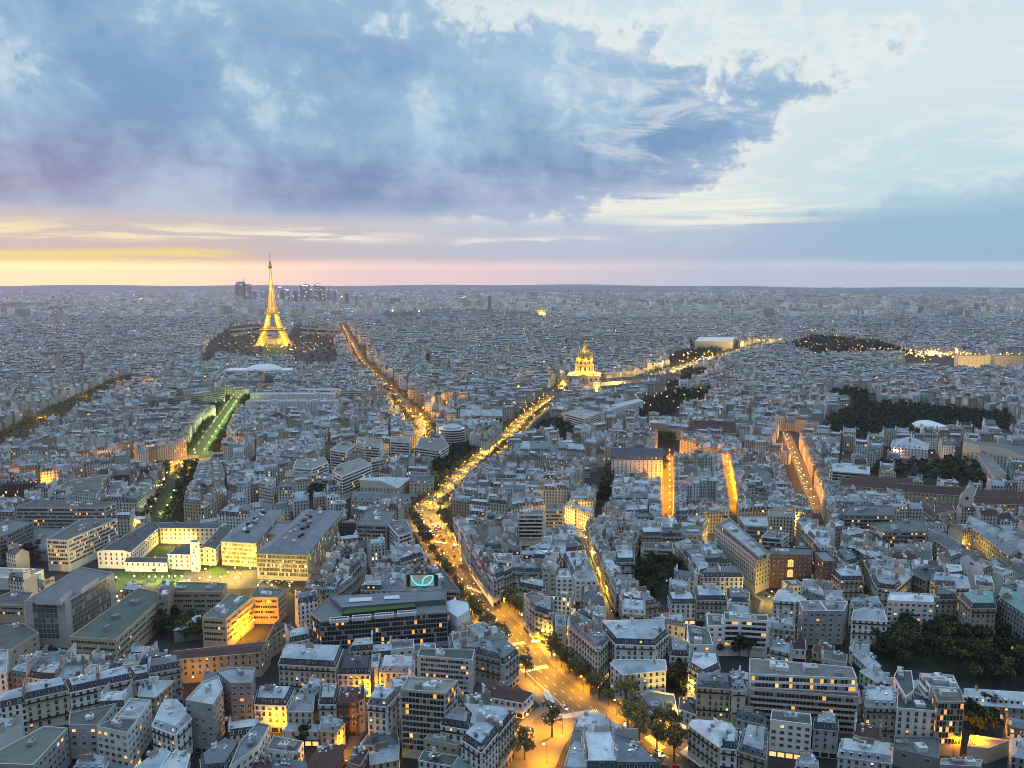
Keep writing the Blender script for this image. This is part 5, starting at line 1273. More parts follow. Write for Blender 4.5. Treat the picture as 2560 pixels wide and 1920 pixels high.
block(n, 'B', [(1060, 785), (1370, 790), (1372, 680), (1092, 665)], 18, 'row', width=20, wall='cream', style='mansard', roof=('zinc pale', 'zinc'))
block(n, 'B', [(800, 680), (1100, 655), (1360, 630), (1560, 605), (1550, 545), (1180, 565), (840, 592)], 15, 'lots', tgt=170)
block(n, 'B', [(1660, 480), (1690, 640), (1890, 655), (2150, 720), (2275, 620), (2115, 480), (1960, 405)], 20, 'perim', width=16, depth=11)
block(n, 'B', [(1850, 1022), (2310, 1100), (2400, 1010), (2040, 930), (1885, 935)], 8.5, 'row', pal='red', width=22, wall='white')
n = 'boulevard corner block'
block(n, 'C', [(485, 432), (745, 652), (842, 548), (562, 312)], 22, 'row', width=15, wall='cream', style='mansard', roof=('zinc dark', 'zinc dark'), party='white party')
block(n, 'C', [(562, 310), (700, 395), (700, 312)], 21, 'one', style='mansard', wall='cream', roof=('zinc', 'zinc dark'))
block(n, 'C', [(890, 590), (1240, 602), (1350, 502), (1340, 402), (740, 412)], 22, 'row', width=20, wall='white', style='mansard', roof=('zinc', 'slate'), party='white party')
block(n, 'C', [(1360, 642), (1532, 652), (1532, 560), (1352, 505)], 17, 'row', width=18, pal='slate')
block(n, 'C', [(1440, 1145), (1600, 1205), (1575, 1050), (1450, 1045)], 10, 'one', style='gable', wall='white', roof=('slate', 'slate'))
block(n, 'C', [(1520, 790), (1652, 872), (1800, 800), (1782, 702), (1545, 690)], 17, 'lots', tgt=330)
block(n, 'C', [(1590, 960), (1892, 980), (1885, 870), (1602, 868)], 22, 'one', style='mansard', wall='sand', roof=('zinc dark', 'zinc dark'))
block(n, 'C', [(1898, 990), (2022, 992), (1985, 850), (1870, 850)], 22, 'one', style='mansard', wall='cream', roof=('zinc', 'zinc'))
n = 'wedge block below zebra crossing'
block(n, 'C', [(430, 1700), (545, 1290), (612, 1225), (772, 1230), (1060, 1450), (1310, 1700)], 20, 'perim', width=15, depth=12, pal='std', court=.2)
n = 'corner terrace bottom right'
block(n, 'C', [(1522, 1285), (1792, 1482), (1965, 1370), (1890, 1270), (1560, 1240)], 17.5, 'row', width=20, wall='cream', roof=('zinc pale', 'zinc'), style='gable')
block(n, 'C', [(1792, 1485), (1948, 1505), (1972, 1372), (1890, 1335)], 18, 'one', wall='white', style='mansard', roof=('zinc', 'slate'))
block(n, 'C', [(1955, 1490), (2200, 1565), (2215, 1322), (2010, 1290)], 18.5, 'row', width=20, wall='beige', style='mansard', roof=('zinc', 'zinc dark'))
block(n, 'C', [(1930, 1232), (2190, 1292), (2200, 1190), (1940, 1180)], 9, 'one', style='mansard', wall='pale grey', roof=('zinc dark', 'zinc dark'))
n = 'houses round pink slab'
block(n, 'D', [(15, 1255), (382, 1302), (372, 1205), (30, 1165)], 17.5, 'one', style='flat', wall='white', roof=('flat roof', 'zinc'))
block(n, 'D', [(388, 1320), (612, 1342), (605, 1240), (400, 1238)], 14, 'one', style='mansard', wall='pale grey', roof=('zinc', 'slate'))
block(n, 'D', [(840, 1132), (1112, 1142), (1095, 990), (815, 985)], 20, 'one', style='mansard', wall='beige', roof=('zinc pale', 'zinc'))
block(n, 'D', [(600, 1560), (1072, 1622), (1082, 1480), (625, 1430)], 14, 'row', width=26, wall='pale grey', style='mansard', roof=('zinc pale', 'zinc'))
block(n, 'D', [(225, 1690), (250, 1590), (362, 1540), (432, 1600), (440, 1700)], 13, 'one', style='mansard', wall='pale grey', roof=('zinc', 'zinc'))
block(n, 'D', [(2095, 1560), (2300, 1600), (2300, 1400), (2085, 1400)], 13, 'one', style='gable', wall='grey', roof=('zinc', 'zinc'))
block(n, 'D', [(1480, 1645), (1835, 1665), (1860, 1600), (1490, 1590)], 9, 'one', style='flat', wall='grey', roof=('zinc', 'zinc'))
n = 'corner shop terrace by garden'
block(n, 'D', [(1030, 205), (1440, 222), (1432, 150), (1055, 130)], 21, 'row', width=24, wall='white', style='flat', roof=('zinc pale', 'zinc'))
block(n, 'D', [(1442, 200), (1640, 200), (1625, 130), (1442, 120)], 20, 'one', style='mansard', wall='beige', roof=('zinc dark', 'slate'))
block(n, 'D', [(1650, 190), (1752, 292), (1972, 292), (1965, 185), (1840, 140)], 23, 'lots', pal='teal', tgt=400)
block(n, 'D', [(1960, 215), (2300, 440), (2300, 230), (1995, 130)], 23, 'lots', pal='teal', tgt=420)
n = 'grey houses beside near garden'
block(n, 'D', [(720, 372), (1032, 392), (1002, 290), (742, 288)], 19, 'one', style='gable', wall='white', roof=('zinc', 'zinc'), party='white party')
block(n, 'D', [(300, 332), (655, 335), (692, 250), (262, 240)], 22, 'row', width=20, wall='grey', style='flat', roof=('zinc dark', 'zinc'))
block(n, 'D', [(0, 402), (240, 432), (222, 340), (0, 340)], 17, 'row', width=20)
block(n, 'D', [(40, 205), (232, 222), (335, 200), (165, 100), (90, 120)], 20, 'lots', tgt=420, wall='white', style='gable')
block(n, 'D', [(285, 172), (525, 242), (692, 230), (505, 60), (300, 50)], 18, 'lots', tgt=230)
block(n, 'D', [(700, 270), (1000, 285), (960, 200), (720, 215)], 15, 'lots', tgt=230)
n = 'low sheds beside near garden'
block(n, 'D', [(130, 622), (330, 642), (322, 550), (130, 550)], 9, 'one', pal='red', wall='white')
block(n, 'D', [(20, 655), (180, 692), (200, 600), (50, 600)], 10, 'one', pal='low')
block(n, 'D', [(380, 655), (580, 702), (572, 600), (400, 600)], 8, 'one', pal='red')
block(n, 'D', [(700, 622), (860, 772), (982, 762), (862, 640), (762, 560)], 9, 'lots', pal='low', tgt=180, roof=('zinc', 'zinc'))
block(n, 'D', [(790, 822), (962, 932), (1082, 912), (932, 770)], 10, 'lots', pal='low', tgt=300, roof=('zinc', 'zinc'))
block(n, 'D', [(880, 962), (1090, 982), (1082, 922), (950, 910)], 9, 'one', pal='red')
n = 'garden terrace with blue mansards'
block(n, 'C', [(1370, 242), (1590, 242), (1562, 170), (1342, 170)], 14, 'one', pal='slate', style='mansard', wall='white')
block(n, 'C', [(1592, 212), (1860, 212), (1802, 110), (1572, 108)], 17, 'one', pal='slate', style='mansard', wall='cream')
block(n, 'C', [(1862, 222), (2052, 232), (2052, 140), (1852, 130)], 16, 'one', pal='slate', style='mansard', wall='white')
block(n, 'C', [(1100, 392), (1340, 402), (1500, 430), (1490, 340), (1340, 350)], 13, 'lots', tgt=200)
n = 'row right of canyon street'
block(n, 'C', [(950, 332), (1152, 352), (1152, 250), (950, 230)], 17, 'row', width=18)
block(n, 'C', [(1155, 302), (1362, 332), (1352, 260), (1152, 258)], 9, 'one', style='gable', wall='white', roof=('red tile', 'red tile'))
block(n, 'C', [(880, 22), (955, 235), (1130, 265), (1262, 240), (1112, 130), (1062, 50)], 17, 'lots', tgt=210)
block(n, 'G', [(635, 1060), (735, 1035), (990, 1600), (895, 1640), (800, 1450)], 19, 'row', width=17)
n = 'court block beyond canyon street'
block(n, 'G', [(740, 1030), (830, 1222), (1055, 1232), (1115, 1120), (1065, 1030)], 19, 'perim')
block(n, 'G', [(1065, 1040), (1120, 1182), (1480, 1182), (1420, 1055)], 17, 'lots', tgt=260)
block(n, 'G', [(1485, 1182), (1640, 1182), (1692, 1090), (1440, 1075)], 15, 'lots', tgt=260)
block(n, 'G', [(860, 1245), (900, 1402), (1062, 1400), (1052, 1272)], 17, 'lots', tgt=230)
block(n, 'G', [(1400, 1232), (1540, 1402), (1892, 1422), (1742, 1240)], 13, 'lots', tgt=240)
block(n, 'G', [(1520, 1372), (1600, 1512), (1722, 1482), (1640, 1360)], 15, 'row', width=18, wall='white', style='mansard')
block(n, 'G', [(1620, 1532), (2002, 1532), (1962, 1455), (1640, 1475)], 14, 'row', pal='slate', width=18)
n = 'boulevard east side terrace'
block(n, 'G', [(-512, 1010), (-362, 1292), (30, 1282), (45, 1080), (0, 990)], 20, 'perim')
block(n, 'G', [(-352, 1312), (-165, 1560), (0, 1482), (380, 1500), (430, 1332), (80, 1310)], 19, 'perim')
block(n, 'C', [(98, 195), (195, 285), (352, 332), (362, 210), (170, 160)], 21, 'row', width=15, wall='cream')
block(n, 'C', [(368, 440), (472, 442), (452, 330), (372, 320)], 17, 'one', style='flat')
block(n, 'C', [(475, 400), (690, 402), (815, 390), (800, 285), (562, 262), (480, 330)], 11, 'lots', pal='low', tgt=170, roof=('zinc', 'zinc'))
block(n, 'C', [(590, 202), (810, 282), (790, 180), (682, 62), (600, 110)], 12, 'lots', tgt=260, style='gable', roof=('zinc dark', 'zinc'))
block(n, 'C', [(380, 22), (530, 22), (520, -55), (380, -55)], 16, 'one', wall='white', style='flat')
block(n, 'C', [(55, 100), (290, 152), (290, 20), (50, 0)], 19, 'lots', tgt=300)
n = 'canyon street left houses'
block(n, 'G', [(280, 1132), (285, 1250), (95, 1310), (430, 1330), (640, 1312), (545, 1105)], 18, 'lots', tgt=220)
block(n, 'G', [(440, 1340), (545, 1560), (735, 1562), (655, 1345)], 18, 'lots', tgt=220)
n = 'house rows above boulevard bend'
block(n, 'G', [(-532, 855), (-30, 905), (-18, 822), (-480, 762)], 20, 'perim', width=16, depth=10)
block(n, 'G', [(-430, 742), (485, 782), (552, 660), (-380, 640)], 20, 'perim')
block(n, 'G', [(-330, 622), (560, 642), (632, 560), (20, 430), (-250, 560)], 20, 'perim')
block(n, 'G', [(-18, 935), (288, 890), (245, 800), (0, 795)], 19, 'lots')
block(n, 'G', [(490, 872), (702, 860), (742, 742), (542, 740)], 16, 'lots')
block(n, 'G', [(0, 442), (642, 452), (622, 400), (20, 368)], 16, 'row', pal='slate')
block(n, 'G', [(450, 910), (700, 1005), (715, 960), (545, 950), (500, 890)], 16, 'lots')
n = 'hotel and lamp street blocks'
block(n, 'G', [(792, 402), (1240, 422), (1262, 300), (832, 270)], 20, 'perim')
block(n, 'G', [(862, 740), (1012, 742), (1032, 680), (890, 668)], 18, 'lots'); block(n, 'G', [(862, 885), (1282, 872), (1300, 700), (1040, 690), (1010, 745), (860, 745)], 19, 'lots')
block(n, 'G', [(780, 935), (980, 972), (1182, 962), (1172, 885), (850, 885)], 17, 'lots'); block(n, 'G', [(1190, 962), (1290, 990), (1300, 880), (1185, 885)], 18, 'lots')
block(n, 'G', [(730, 1020), (1300, 1035), (1300, 1000), (740, 985)], 16, 'row')
block(n, 'G', [(1392, 482), (1815, 482), (1850, 700), (1395, 702)], 19, 'perim'); block(n, 'G', [(1395, 720), (1855, 712), (1888, 960), (1400, 992)], 19, 'perim')
block(n, 'G', [(1450, 342), (1840, 442), (1992, 420), (1980, 340), (1500, 300)], 18, 'lots')
block(n, 'G', [(1400, 1030), (1650, 1062), (1700, 1020), (1660, 985), (1410, 1005)], 16, 'lots'); block(n, 'G', [(1660, 985), (1860, 1010), (1900, 960), (1660, 975)], 15, 'lots', pal='red')
n = 'roofs between lamp streets'
block(n, 'G', [(1875, 472), (1930, 722), (2420, 762), (2300, 480), (2070, 440)], 18, 'perim'); block(n, 'G', [(1935, 735), (1965, 962), (2560, 952), (2440, 785)], 18, 'perim')
block(n, 'H', [(0, 1022), (236, 1032), (238, 975), (0, 960)], 20, 'row', wall='cream', style='flat', width=18); block(n, 'H', [(0, 880), (235, 930), (330, 985), (390, 975), (330, 860), (0, 800)], 17, 'lots')
block(n, 'H', [(245, 1062), (470, 1282), (600, 1332), (525, 1170), (305, 1000)], 18, 'row', width=15)
block(n, 'H', [(470, 832), (545, 1052), (655, 1000), (642, 860)], 18, 'lots'); block(n, 'H', [(560, 782), (650, 882), (1200, 880), (1160, 800)], 13, 'lots', pal='low', roof=('zinc', 'zinc'))
n = 'third lamp street houses'
block(n, 'H', [(272, 300), (350, 315), (470, 560), (388, 575)], 18, 'row'); block(n, 'H', [(402, 600), (485, 600), (590, 800), (515, 860)], 18, 'row'); block(n, 'H', [(360, 330), (450, 330), (470, 460), (430, 470)], 17, 'lots'); block(n, 'H', [(450, 330), (620, 350), (620, 460), (460, 460)], 16, 'lots'); block(n, 'H', [(475, 520), (540, 520), (560, 620), (510, 610)], 16, 'lots')
n = 'grey roofs before the convent'
block(n, 'H', [(600, 1302), (780, 1332), (870, 1422), (1052, 1392), (1052, 1262), (650, 1222)], 18, 'lots'); block(n, 'H', [(580, 1322), (672, 1432), (782, 1402), (702, 1270)], 17, 'one', style='mansard', wall='white', party='white party')
block(n, 'H', [(830, 1422), (942, 1622), (1102, 1642), (1242, 1522), (1212, 1402)], 19, 'lots', tgt=260); block(n, 'H', [(1242, 1402), (1252, 1482), (1372, 1542), (1702, 1502), (1692, 1440)], 19, 'lots', tgt=260)
block(n, 'H', [(480, 1440), (620, 1560), (830, 1560), (800, 1440), (640, 1440)], 17, 'lots', tgt=240); block(n, 'H', [(1060, 1260), (1070, 1390), (1420, 1380), (1420, 1250)], 15, 'lots', pal='low'); block(n, 'H', [(1400, 1600), (1752, 1612), (1722, 1510), (1420, 1515)], 20, 'row', width=18)
block(n, 'H', [(1790, 1620), (1960, 1640), (1930, 1540), (1780, 1530)], 18, 'lots'); block(n, 'H', [(2020, 1640), (2300, 1700), (2300, 1590), (2060, 1560)], 14, 'lots', pal='low')
n = 'left quarter past amber street'
for pts in ([(345, 612), (722, 572), (762, 482), (372, 560)], [(732, 562), (1132, 492), (1092, 450), (762, 500)], [(1182, 442), (1612, 372), (1592, 318), (1152, 390)], [(0, 562), (332, 562), (702, 470), (652, 402), (60, 420), (-60, 460)], [(682, 472), (1142, 382), (1102, 300), (562, 320), (602, 400)], [(1132, 372), (1642, 302), (1662, 230), (1102, 270)], [(182, 392), (562, 302), (642, 210), (322, 290)], [(582, 292), (1102, 272), (1122, 180), (662, 190)], [(1132, 252), (1682, 222), (1742, 140), (1142, 170)], [(502, 202), (642, 202), (1102, 162), (1152, 100), (622, 100)], [(1152, 152), (1752, 132), (1862, 60), (1182, 90)]):
    block(n, 'E', pts, 19, 'perim', width=13)
block(n, 'E', [(-60, 740), (332, 720), (302, 660), (-60, 650)], 19, 'perim', pal='brick')
n = 'triangle block by round place'
block(n, 'E', [(512, 772), (832, 802), (942, 650), (602, 700)], 18, 'row', pal='modern', width=24); block(n, 'E', [(912, 862), (1192, 872), (1342, 722), (1242, 740), (942, 800)], 19, 'perim', depth=10); block(n, 'E', [(952, 662), (1112, 652), (1342, 702), (1422, 580), (1052, 590)], 20, 'perim', pal='brick')
block(n, 'E', [(-40, 1000), (130, 1000), (130, 920), (-40, 900)], 17, 'lots')
n = 'rounded block beside green avenue'
block(n, 'E', [(1582, 900), (1752, 912), (1982, 780), (1902, 700), (1642, 730)], 22, 'perim', depth=11); block(n, 'E', [(1652, 722), (1922, 712), (1942, 640), (1902, 520), (1722, 540)], 20, 'lots', pal='modern'); block(n, 'E', [(1950, 642), (2300, 642), (2300, 540), (1940, 540)], 18, 'lots'); block(n, 'E', [(1972, 742), (2092, 762), (2300, 722), (2300, 655), (1960, 660)], 18, 'lots'); block(n, 'E', [(1882, 1000), (2162, 1002), (2192, 940), (1982, 920)], 12, 'row', pal='slate', wall='white')
n = 'streets right of green avenue'
block(n, 'E', [(1912, 392), (2142, 402), (2240, 300), (1982, 290)], 19, 'perim'); block(n, 'E', [(1952, 272), (2240, 282), (2240, 100), (2052, 60)], 18, 'lots')
for pts in ([(0, 345), (272, 240), (262, 180), (0, 210)], [(0, 182), (192, 132), (272, 150), (182, 30), (0, 60)], [(402, 232), (762, 162), (932, 110), (902, 80), (422, 190)], [(532, 102), (702, 122), (732, 50), (542, 50)], [(0, 472), (332, 522), (602, 420), (562, 380), (202, 380), (0, 400)], [(0, 622), (302, 562), (292, 530), (0, 500)], [(640, 350), (860, 300), (860, 260), (640, 260)], [(880, 300), (1150, 320), (1140, 180), (900, 210)], [(1160, 300), (1380, 310), (1350, 200), (1160, 180)], [(180, 792), (332, 792), (332, 740), (192, 740)]):
    block(n, 'F', pts, 18, 'lots', tgt=250)
n = 'hospital side terrace'
block(n, 'F', [(482, 1600), (702, 1642), (955, 1362), (902, 1270), (692, 1280), (562, 1440)], 19, 'perim', depth=10); block(n, 'F', [(1072, 1402), (1202, 1442), (1482, 1352), (1422, 1255), (1192, 1275)], 19, 'lots', tgt=260)
block(n, 'F', [(902, 1640), (1280, 1645), (1300, 1530), (1440, 1440), (1062, 1430)], 17, 'lots', tgt=220); block(n, 'F', [(170, 902), (262, 922), (432, 800), (362, 790)], 8, 'one', style='flat', wall='white')
block(n, 'B', [(390, 130), (690, 160), (860, 30), (480, 20)], 17, 'lots', tgt=260)
n = 'islands left of dome avenue'
block(n, 'F', [(1842, 312), (2002, 342), (2132, 250), (2102, 200), (1862, 250)], 20, 'perim', depth=10); block(n, 'F', [(1772, 252), (2092, 202), (2062, 180), (1782, 190)], 19, 'row')
block(n, 'F', [(1310, 612), (1482, 622), (1502, 590), (1312, 590)], 11, 'one', pal='slate'); block(n, 'F', [(1262, 532), (1502, 562), (1542, 500), (1302, 500)], 11, 'lots', pal='low')
n = 'roofs below golden dome'
for pts in ([(330, 100), (440, 110), (520, 40), (360, 30)], [(530, 250), (680, 262), (690, 215), (540, 210)], [(620, 380), (720, 400), (835, 290), (700, 280)], [(1180, 215), (1540, 250), (1530, 180), (1190, 150)], [(1560, 180), (1720, 215), (1700, 150), (1570, 145)], [(1640, 60), (1840, 90), (1800, 30), (1600, 20)], [(1500, 120), (1640, 140), (1640, 90), (1480, 90)], [(860, 240), (960, 245), (960, 180), (870, 180)]):
    block(n, 'G', pts, 17, 'lots', tgt=300)
# every open plot in the near town gets a back house of its own
def infill():
    named = {}
    for L in LOTS: named.setdefault(L['block'], []).append(pcen(L['poly']))
    cents = [(c, b) for b, cs in named.items() for c in cs]
    cx = np.array([c[0][0] for c in cents]); cy = np.array([c[0][1] for c in cents])
    y = 320.0
    while y < 1500:
        w, d = (14, 12) if y < 900 else (17, 14)
        x = -.74 * y - 40
        while x < .74 * y + 40:
            px, py = x + rng.uniform(-1, 1), y + rng.uniform(-1, 1)
            i = int(np.argmin((cx - px) ** 2 + (cy - py) ** 2)); bc = cents[i]
            a = math.sin(bc[0][0] * .013 + bc[0][1] * .007) * .5
            c, s = math.cos(a), math.sin(a); ww, dd = w * rng.uniform(.75, 1.05), d * rng.uniform(.75, 1.05)
            P = [(px + u * ww / 2 * c - v * dd / 2 * s, py + u * ww / 2 * s + v * dd / 2 * c, f) for u, v, f in ((-1, -1, 's'), (1, -1, 'p'), (1, 1, 'c'), (-1, 1, 'p'))]
            if free(P) and rng.random() < .86:
                add_lot(P, rng.choice([7, 9, 12, 15, 16, 18]) if y < 900 else rng.choice([12, 15, 17, 18, 19]), bc[1], rng.choice(['std', 'std', 'low']), 'back'); occ_poly(P, .5)
            x += w + .6
        y += d + .6
infill()
# the quarters beyond
FARLOTS = []
def quarters():
    out = []
    def rec(P, tgt, dep):
        if parea(P) < tgt * 1.5 or dep > 14: out.append(P); return
        dx, dy, s0, s1, t0, t1 = dims(P); j = rng.uniform(-.12, .12)
        dx, dy = dx * math.cos(j) - dy * math.sin(j), dx * math.sin(j) + dy * math.cos(j)
        s = [p[0] * dx + p[1] * dy for p in P]; t = [-p[0] * dy + p[1] * dx for p in P]; k = rng.uniform(.4, .6)
        if max(s) - min(s) > max(t) - min(t): nx, ny, c = dx, dy, min(s) + (max(s) - min(s)) * k
        else: nx, ny, c = -dy, dx, min(t) + (max(t) - min(t)) * k
        for g in (1, -1):
            q = clip(P, nx * g, ny * g, c * g, 's')
            if q and parea(q) > 400: rec(q, tgt, dep + 1)
    rec(flagged([(-1150, 1380), (1150, 1380), (1700, 2200), (-1700, 2200)]), 6000, 0)
    rec(flagged([(-1700, 2200), (1700, 2200), (3000, 4000), (-3000, 4000)]), 9000, 0)
    for P in out:
        q = inset(P, 5.0)
        if not q: continue
        far = pcen(P)[1] > 2300
        for p, k in block_lots(q, 12, 24 if far else 18, .5, 420 if far else None):
            if not free([(a[0], a[1]) for a in p], .12): continue
            add_lot(p, (18 + rng.choice([-4, -2, 0, 0, 1, 2, 5])) if k == 'front' else rng.choice([7, 10, 14]), 'far', rng.choice(['std', 'std', 'std', 'modern', 'slate']), k)
quarters()
# ------------------------------------------------------------------ landmarks
def ztop(x, y, Y):
    k = (960 - Y) / FPX
    return CAMH + y * (k * CP - SP) / (CP + k * SP)
def lamp_light(root, loc, power, col=(1, .55, .14), r=.5, spot=None, name='light'):
    l = bpy.data.lights.new(name, 'POINT' if spot is None else 'SPOT'); l.energy = power; l.color = col; l.shadow_soft_size = r
    if spot: l.spot_size = spot[0]; l.spot_blend = .6
    o = bpy.data.objects.new(name, l); COL.objects.link(o)
    if root is not None: o.parent = root
    o.location = loc
    if spot:
        d = Vector(spot[1]); o.rotation_euler = d.to_track_quat('-Z', 'Y').to_euler()
    return o
mat('iron', (.36, .24, .10), .55, .0, .1, .05)
mat('gilt', (.70, .47, .12), .4, .3); mat('gold stone', (.60, .47, .26), .8, 0, .12, .1)
emit('projector', (1.0, .60, .06), 3.2)
def iron_tower():
    x, y = T('Q', (591, 747)); H = ztop(x, y, 546 * 1.15732)
    r = thing('iron_tower', 'tall golden lit lattice iron tower rising above the horizon', 'tower', (x, y, 0), math.atan2(-x, y) * .75)
    ctl = [(0, .182, .075), (.09, .142, .062), (.175, .104, .050), (.26, .075, .040), (.35, .052, .030)]
    def prof(f):
        for (a, b, c), (d, e, g) in zip(ctl, ctl[1:]):
            if f <= d: t = (f - a) / (d - a); return (b + (e - b) * t, c + (g - c) * t)
        return ctl[-1][1:]
    for sx in (-1, 1):
        for sy in (-1, 1):
            b, lp = MB(), MB(); fs = [i * .175 / 7 for i in range(7)] + [.175 + i * .175 / 7 for i in range(8)]
            def cor(f):
                o_, w = prof(f); o_, w = o_ * H, w * H
                return [(sx * (o_ - a * w), sy * (o_ - c * w), f * H) for a, c in ((0, 0), (1, 0), (1, 1), (0, 1))]
            for f0, f1 in zip(fs, fs[1:]):
                A, B = cor(f0), cor(f1)
                for i in range(4):
                    j = (i + 1) % 4
                    b.bar(A[i], B[i], 1.5); b.bar(A[i], B[j], .75); b.bar(A[j], B[i], .75); b.bar(B[i], B[j], .8)
                    m = tuple((A[i][k] + A[j][k] + B[i][k] + B[j][k]) / 4 for k in range(3)); lp.box(*m, 2.6, 2.6, 2.0)
                    for q in (.3, .8): lp.box(*(A[i][k] + (B[j][k] - A[i][k]) * q for k in range(3)), 1.5, 1.5, 1.3)
            leg = b.build('leg', M['iron'], r); lp.build('projector', M['projector'], leg)
            b = MB(); c0 = cor(0); mx, my = sum(p[0] for p in c0) / 4, sum(p[1] for p in c0) / 4; b.box(mx, my, 2.5, 32, 32, 5); b.build('plinth', M['wall beige'], leg)
    for f, hw, t in ((.175, .120, .020), (.35, .066, .016)):
        b = MB(); o_ = hw * H; w = o_ * .34
        for s in (-1, 1):
            b.box(0, s * (o_ - w / 2), f * H, 2 * o_, w, t * H); b.box(s * (o_ - w / 2), 0, f * H, w, 2 * o_ - 2 * w, t * H)
            b.box(0, s * o_, f * H + t * H * .9, 2 * o_ + 2, 1.2, t * H * .5); b.box(s * o_, 0, f * H + t * H * .9, 1.2, 2 * o_ + 2, t * H * .5)
        p = b.build('platform', M['iron'], r); b = MB()
        for s in (-1, 1):
            for i in range(13): b.box((i / 12 - .5) * 2 * o_, s * (o_ + 1.0), f * H + t * H * .62, 1.7, 1.2, 1.5); b.box(s * (o_ + 1.0), (i / 12 - .5) * 2 * o_, f * H + t * H * .62, 1.2, 1.7, 1.5)
        b.build('projector', M['projector'], p)
    for rot in range(4):                                   # arches between the feet
        b = MB(); R0 = prof(.02)[0] * H - prof(.02)[1] * H; pts = [(R0 * math.cos(t), .055 * H + .112 * H * math.sin(t)) for t in np.linspace(.12, PI - .12, 17)]
        c, s = math.cos(rot * PI / 2), math.sin(rot * PI / 2); d = prof(.12)[0] * H
        F_ = lambda u, z, e=0: (u * c - (d + e) * s, u * s + (d + e) * c, z)
        for p, q in zip(pts, pts[1:]): b.bar(F_(*p), F_(*q), 1.6); b.bar(F_(p[0], p[1] + 5), F_(q[0], q[1] + 5), 1.0); b.bar(F_(*p), F_(q[0], q[1] + 5), .6)
        b.build('arch', M['iron'], r)
    b, lp = MB(), MB(); n = 22; fs = [.365 + (.83 - .365) * (i / n) ** .92 for i in range(n + 1)]
    hw = lambda f: H * (.0095 + .041 * ((.84 - f) / .475) ** 1.75) if f < .84 else H * .0095
    for f0, f1 in zip(fs, fs[1:]):
        A = [(sx * hw(f0), sy * hw(f0), f0 * H) for sx, sy in ((-1, -1), (1, -1), (1, 1), (-1, 1))]; B = [(sx * hw(f1), sy * hw(f1), f1 * H) for sx, sy in ((-1, -1), (1, -1), (1, 1), (-1, 1))]
        for i in range(4):
            j = (i + 1) % 4
            b.bar(A[i], B[i], 1.5); b.bar(A[i], B[j], .8); b.bar(A[j], B[i], .8); b.bar(B[i], B[j], .9)
            for q in (.28, .72): lp.box(*(A[i][k] + (A[j][k] - A[i][k]) * q + (B[i][k] - A[i][k]) * .5 for k in range(3)), 2.0, 2.0, 2.4)
    sh = b.build('shaft', M['iron'], r); lp.build('projector', M['projector'], sh)
    b = MB(); b.prism([(-.011 * H, -.011 * H), (.011 * H, -.011 * H), (.011 * H, .011 * H), (-.011 * H, .011 * H)], .83 * H, .838 * H); b.box(0, 0, .852 * H, .034 * H, .034 * H, .024 * H); b.lathe([(.012 * H, .864 * H), (.016 * H, .875 * H), (.009 * H, .89 * H), (.004 * H, .915 * H), (.0015 * H, .93 * H)], 10)
    cb = b.build('summit_cabin', M['iron'], r)
    b = MB(); b.lathe([(.0165 * H, .866 * H), (.0165 * H, .871 * H)], 10); b.build('lamp_ring', M['lit pale'], cb)
    b = MB(); b.tube((0, 0, .92 * H), (0, 0, H), 1.1, .5, 5); b.build('antenna', M['wall white'], r)
    for f in (.03, .08, .13): 
        for sx in (-1, 1):
            for sy in (-1, 1): o_, w = prof(f); lamp_light(r, (sx * (o_ - w / 2) * H, sy * (o_ - w / 2) * H, f * H), 8e4, (1, .58, .045), 2)
    for f in (.21, .26, .31):
        for sx in (-1, 1):
            for sy in (-1, 1): o_, w = prof(f); lamp_light(r, (sx * (o_ - w / 2) * H, sy * (o_ - w / 2) * H, f * H), 5.5e4, (1, .58, .045), 2)
    for f in (.4, .47, .54, .61, .68, .75, .81): lamp_light(r, (0, 0, f * H), 4.5e4, (1, .58, .045), 2)
iron_tower()
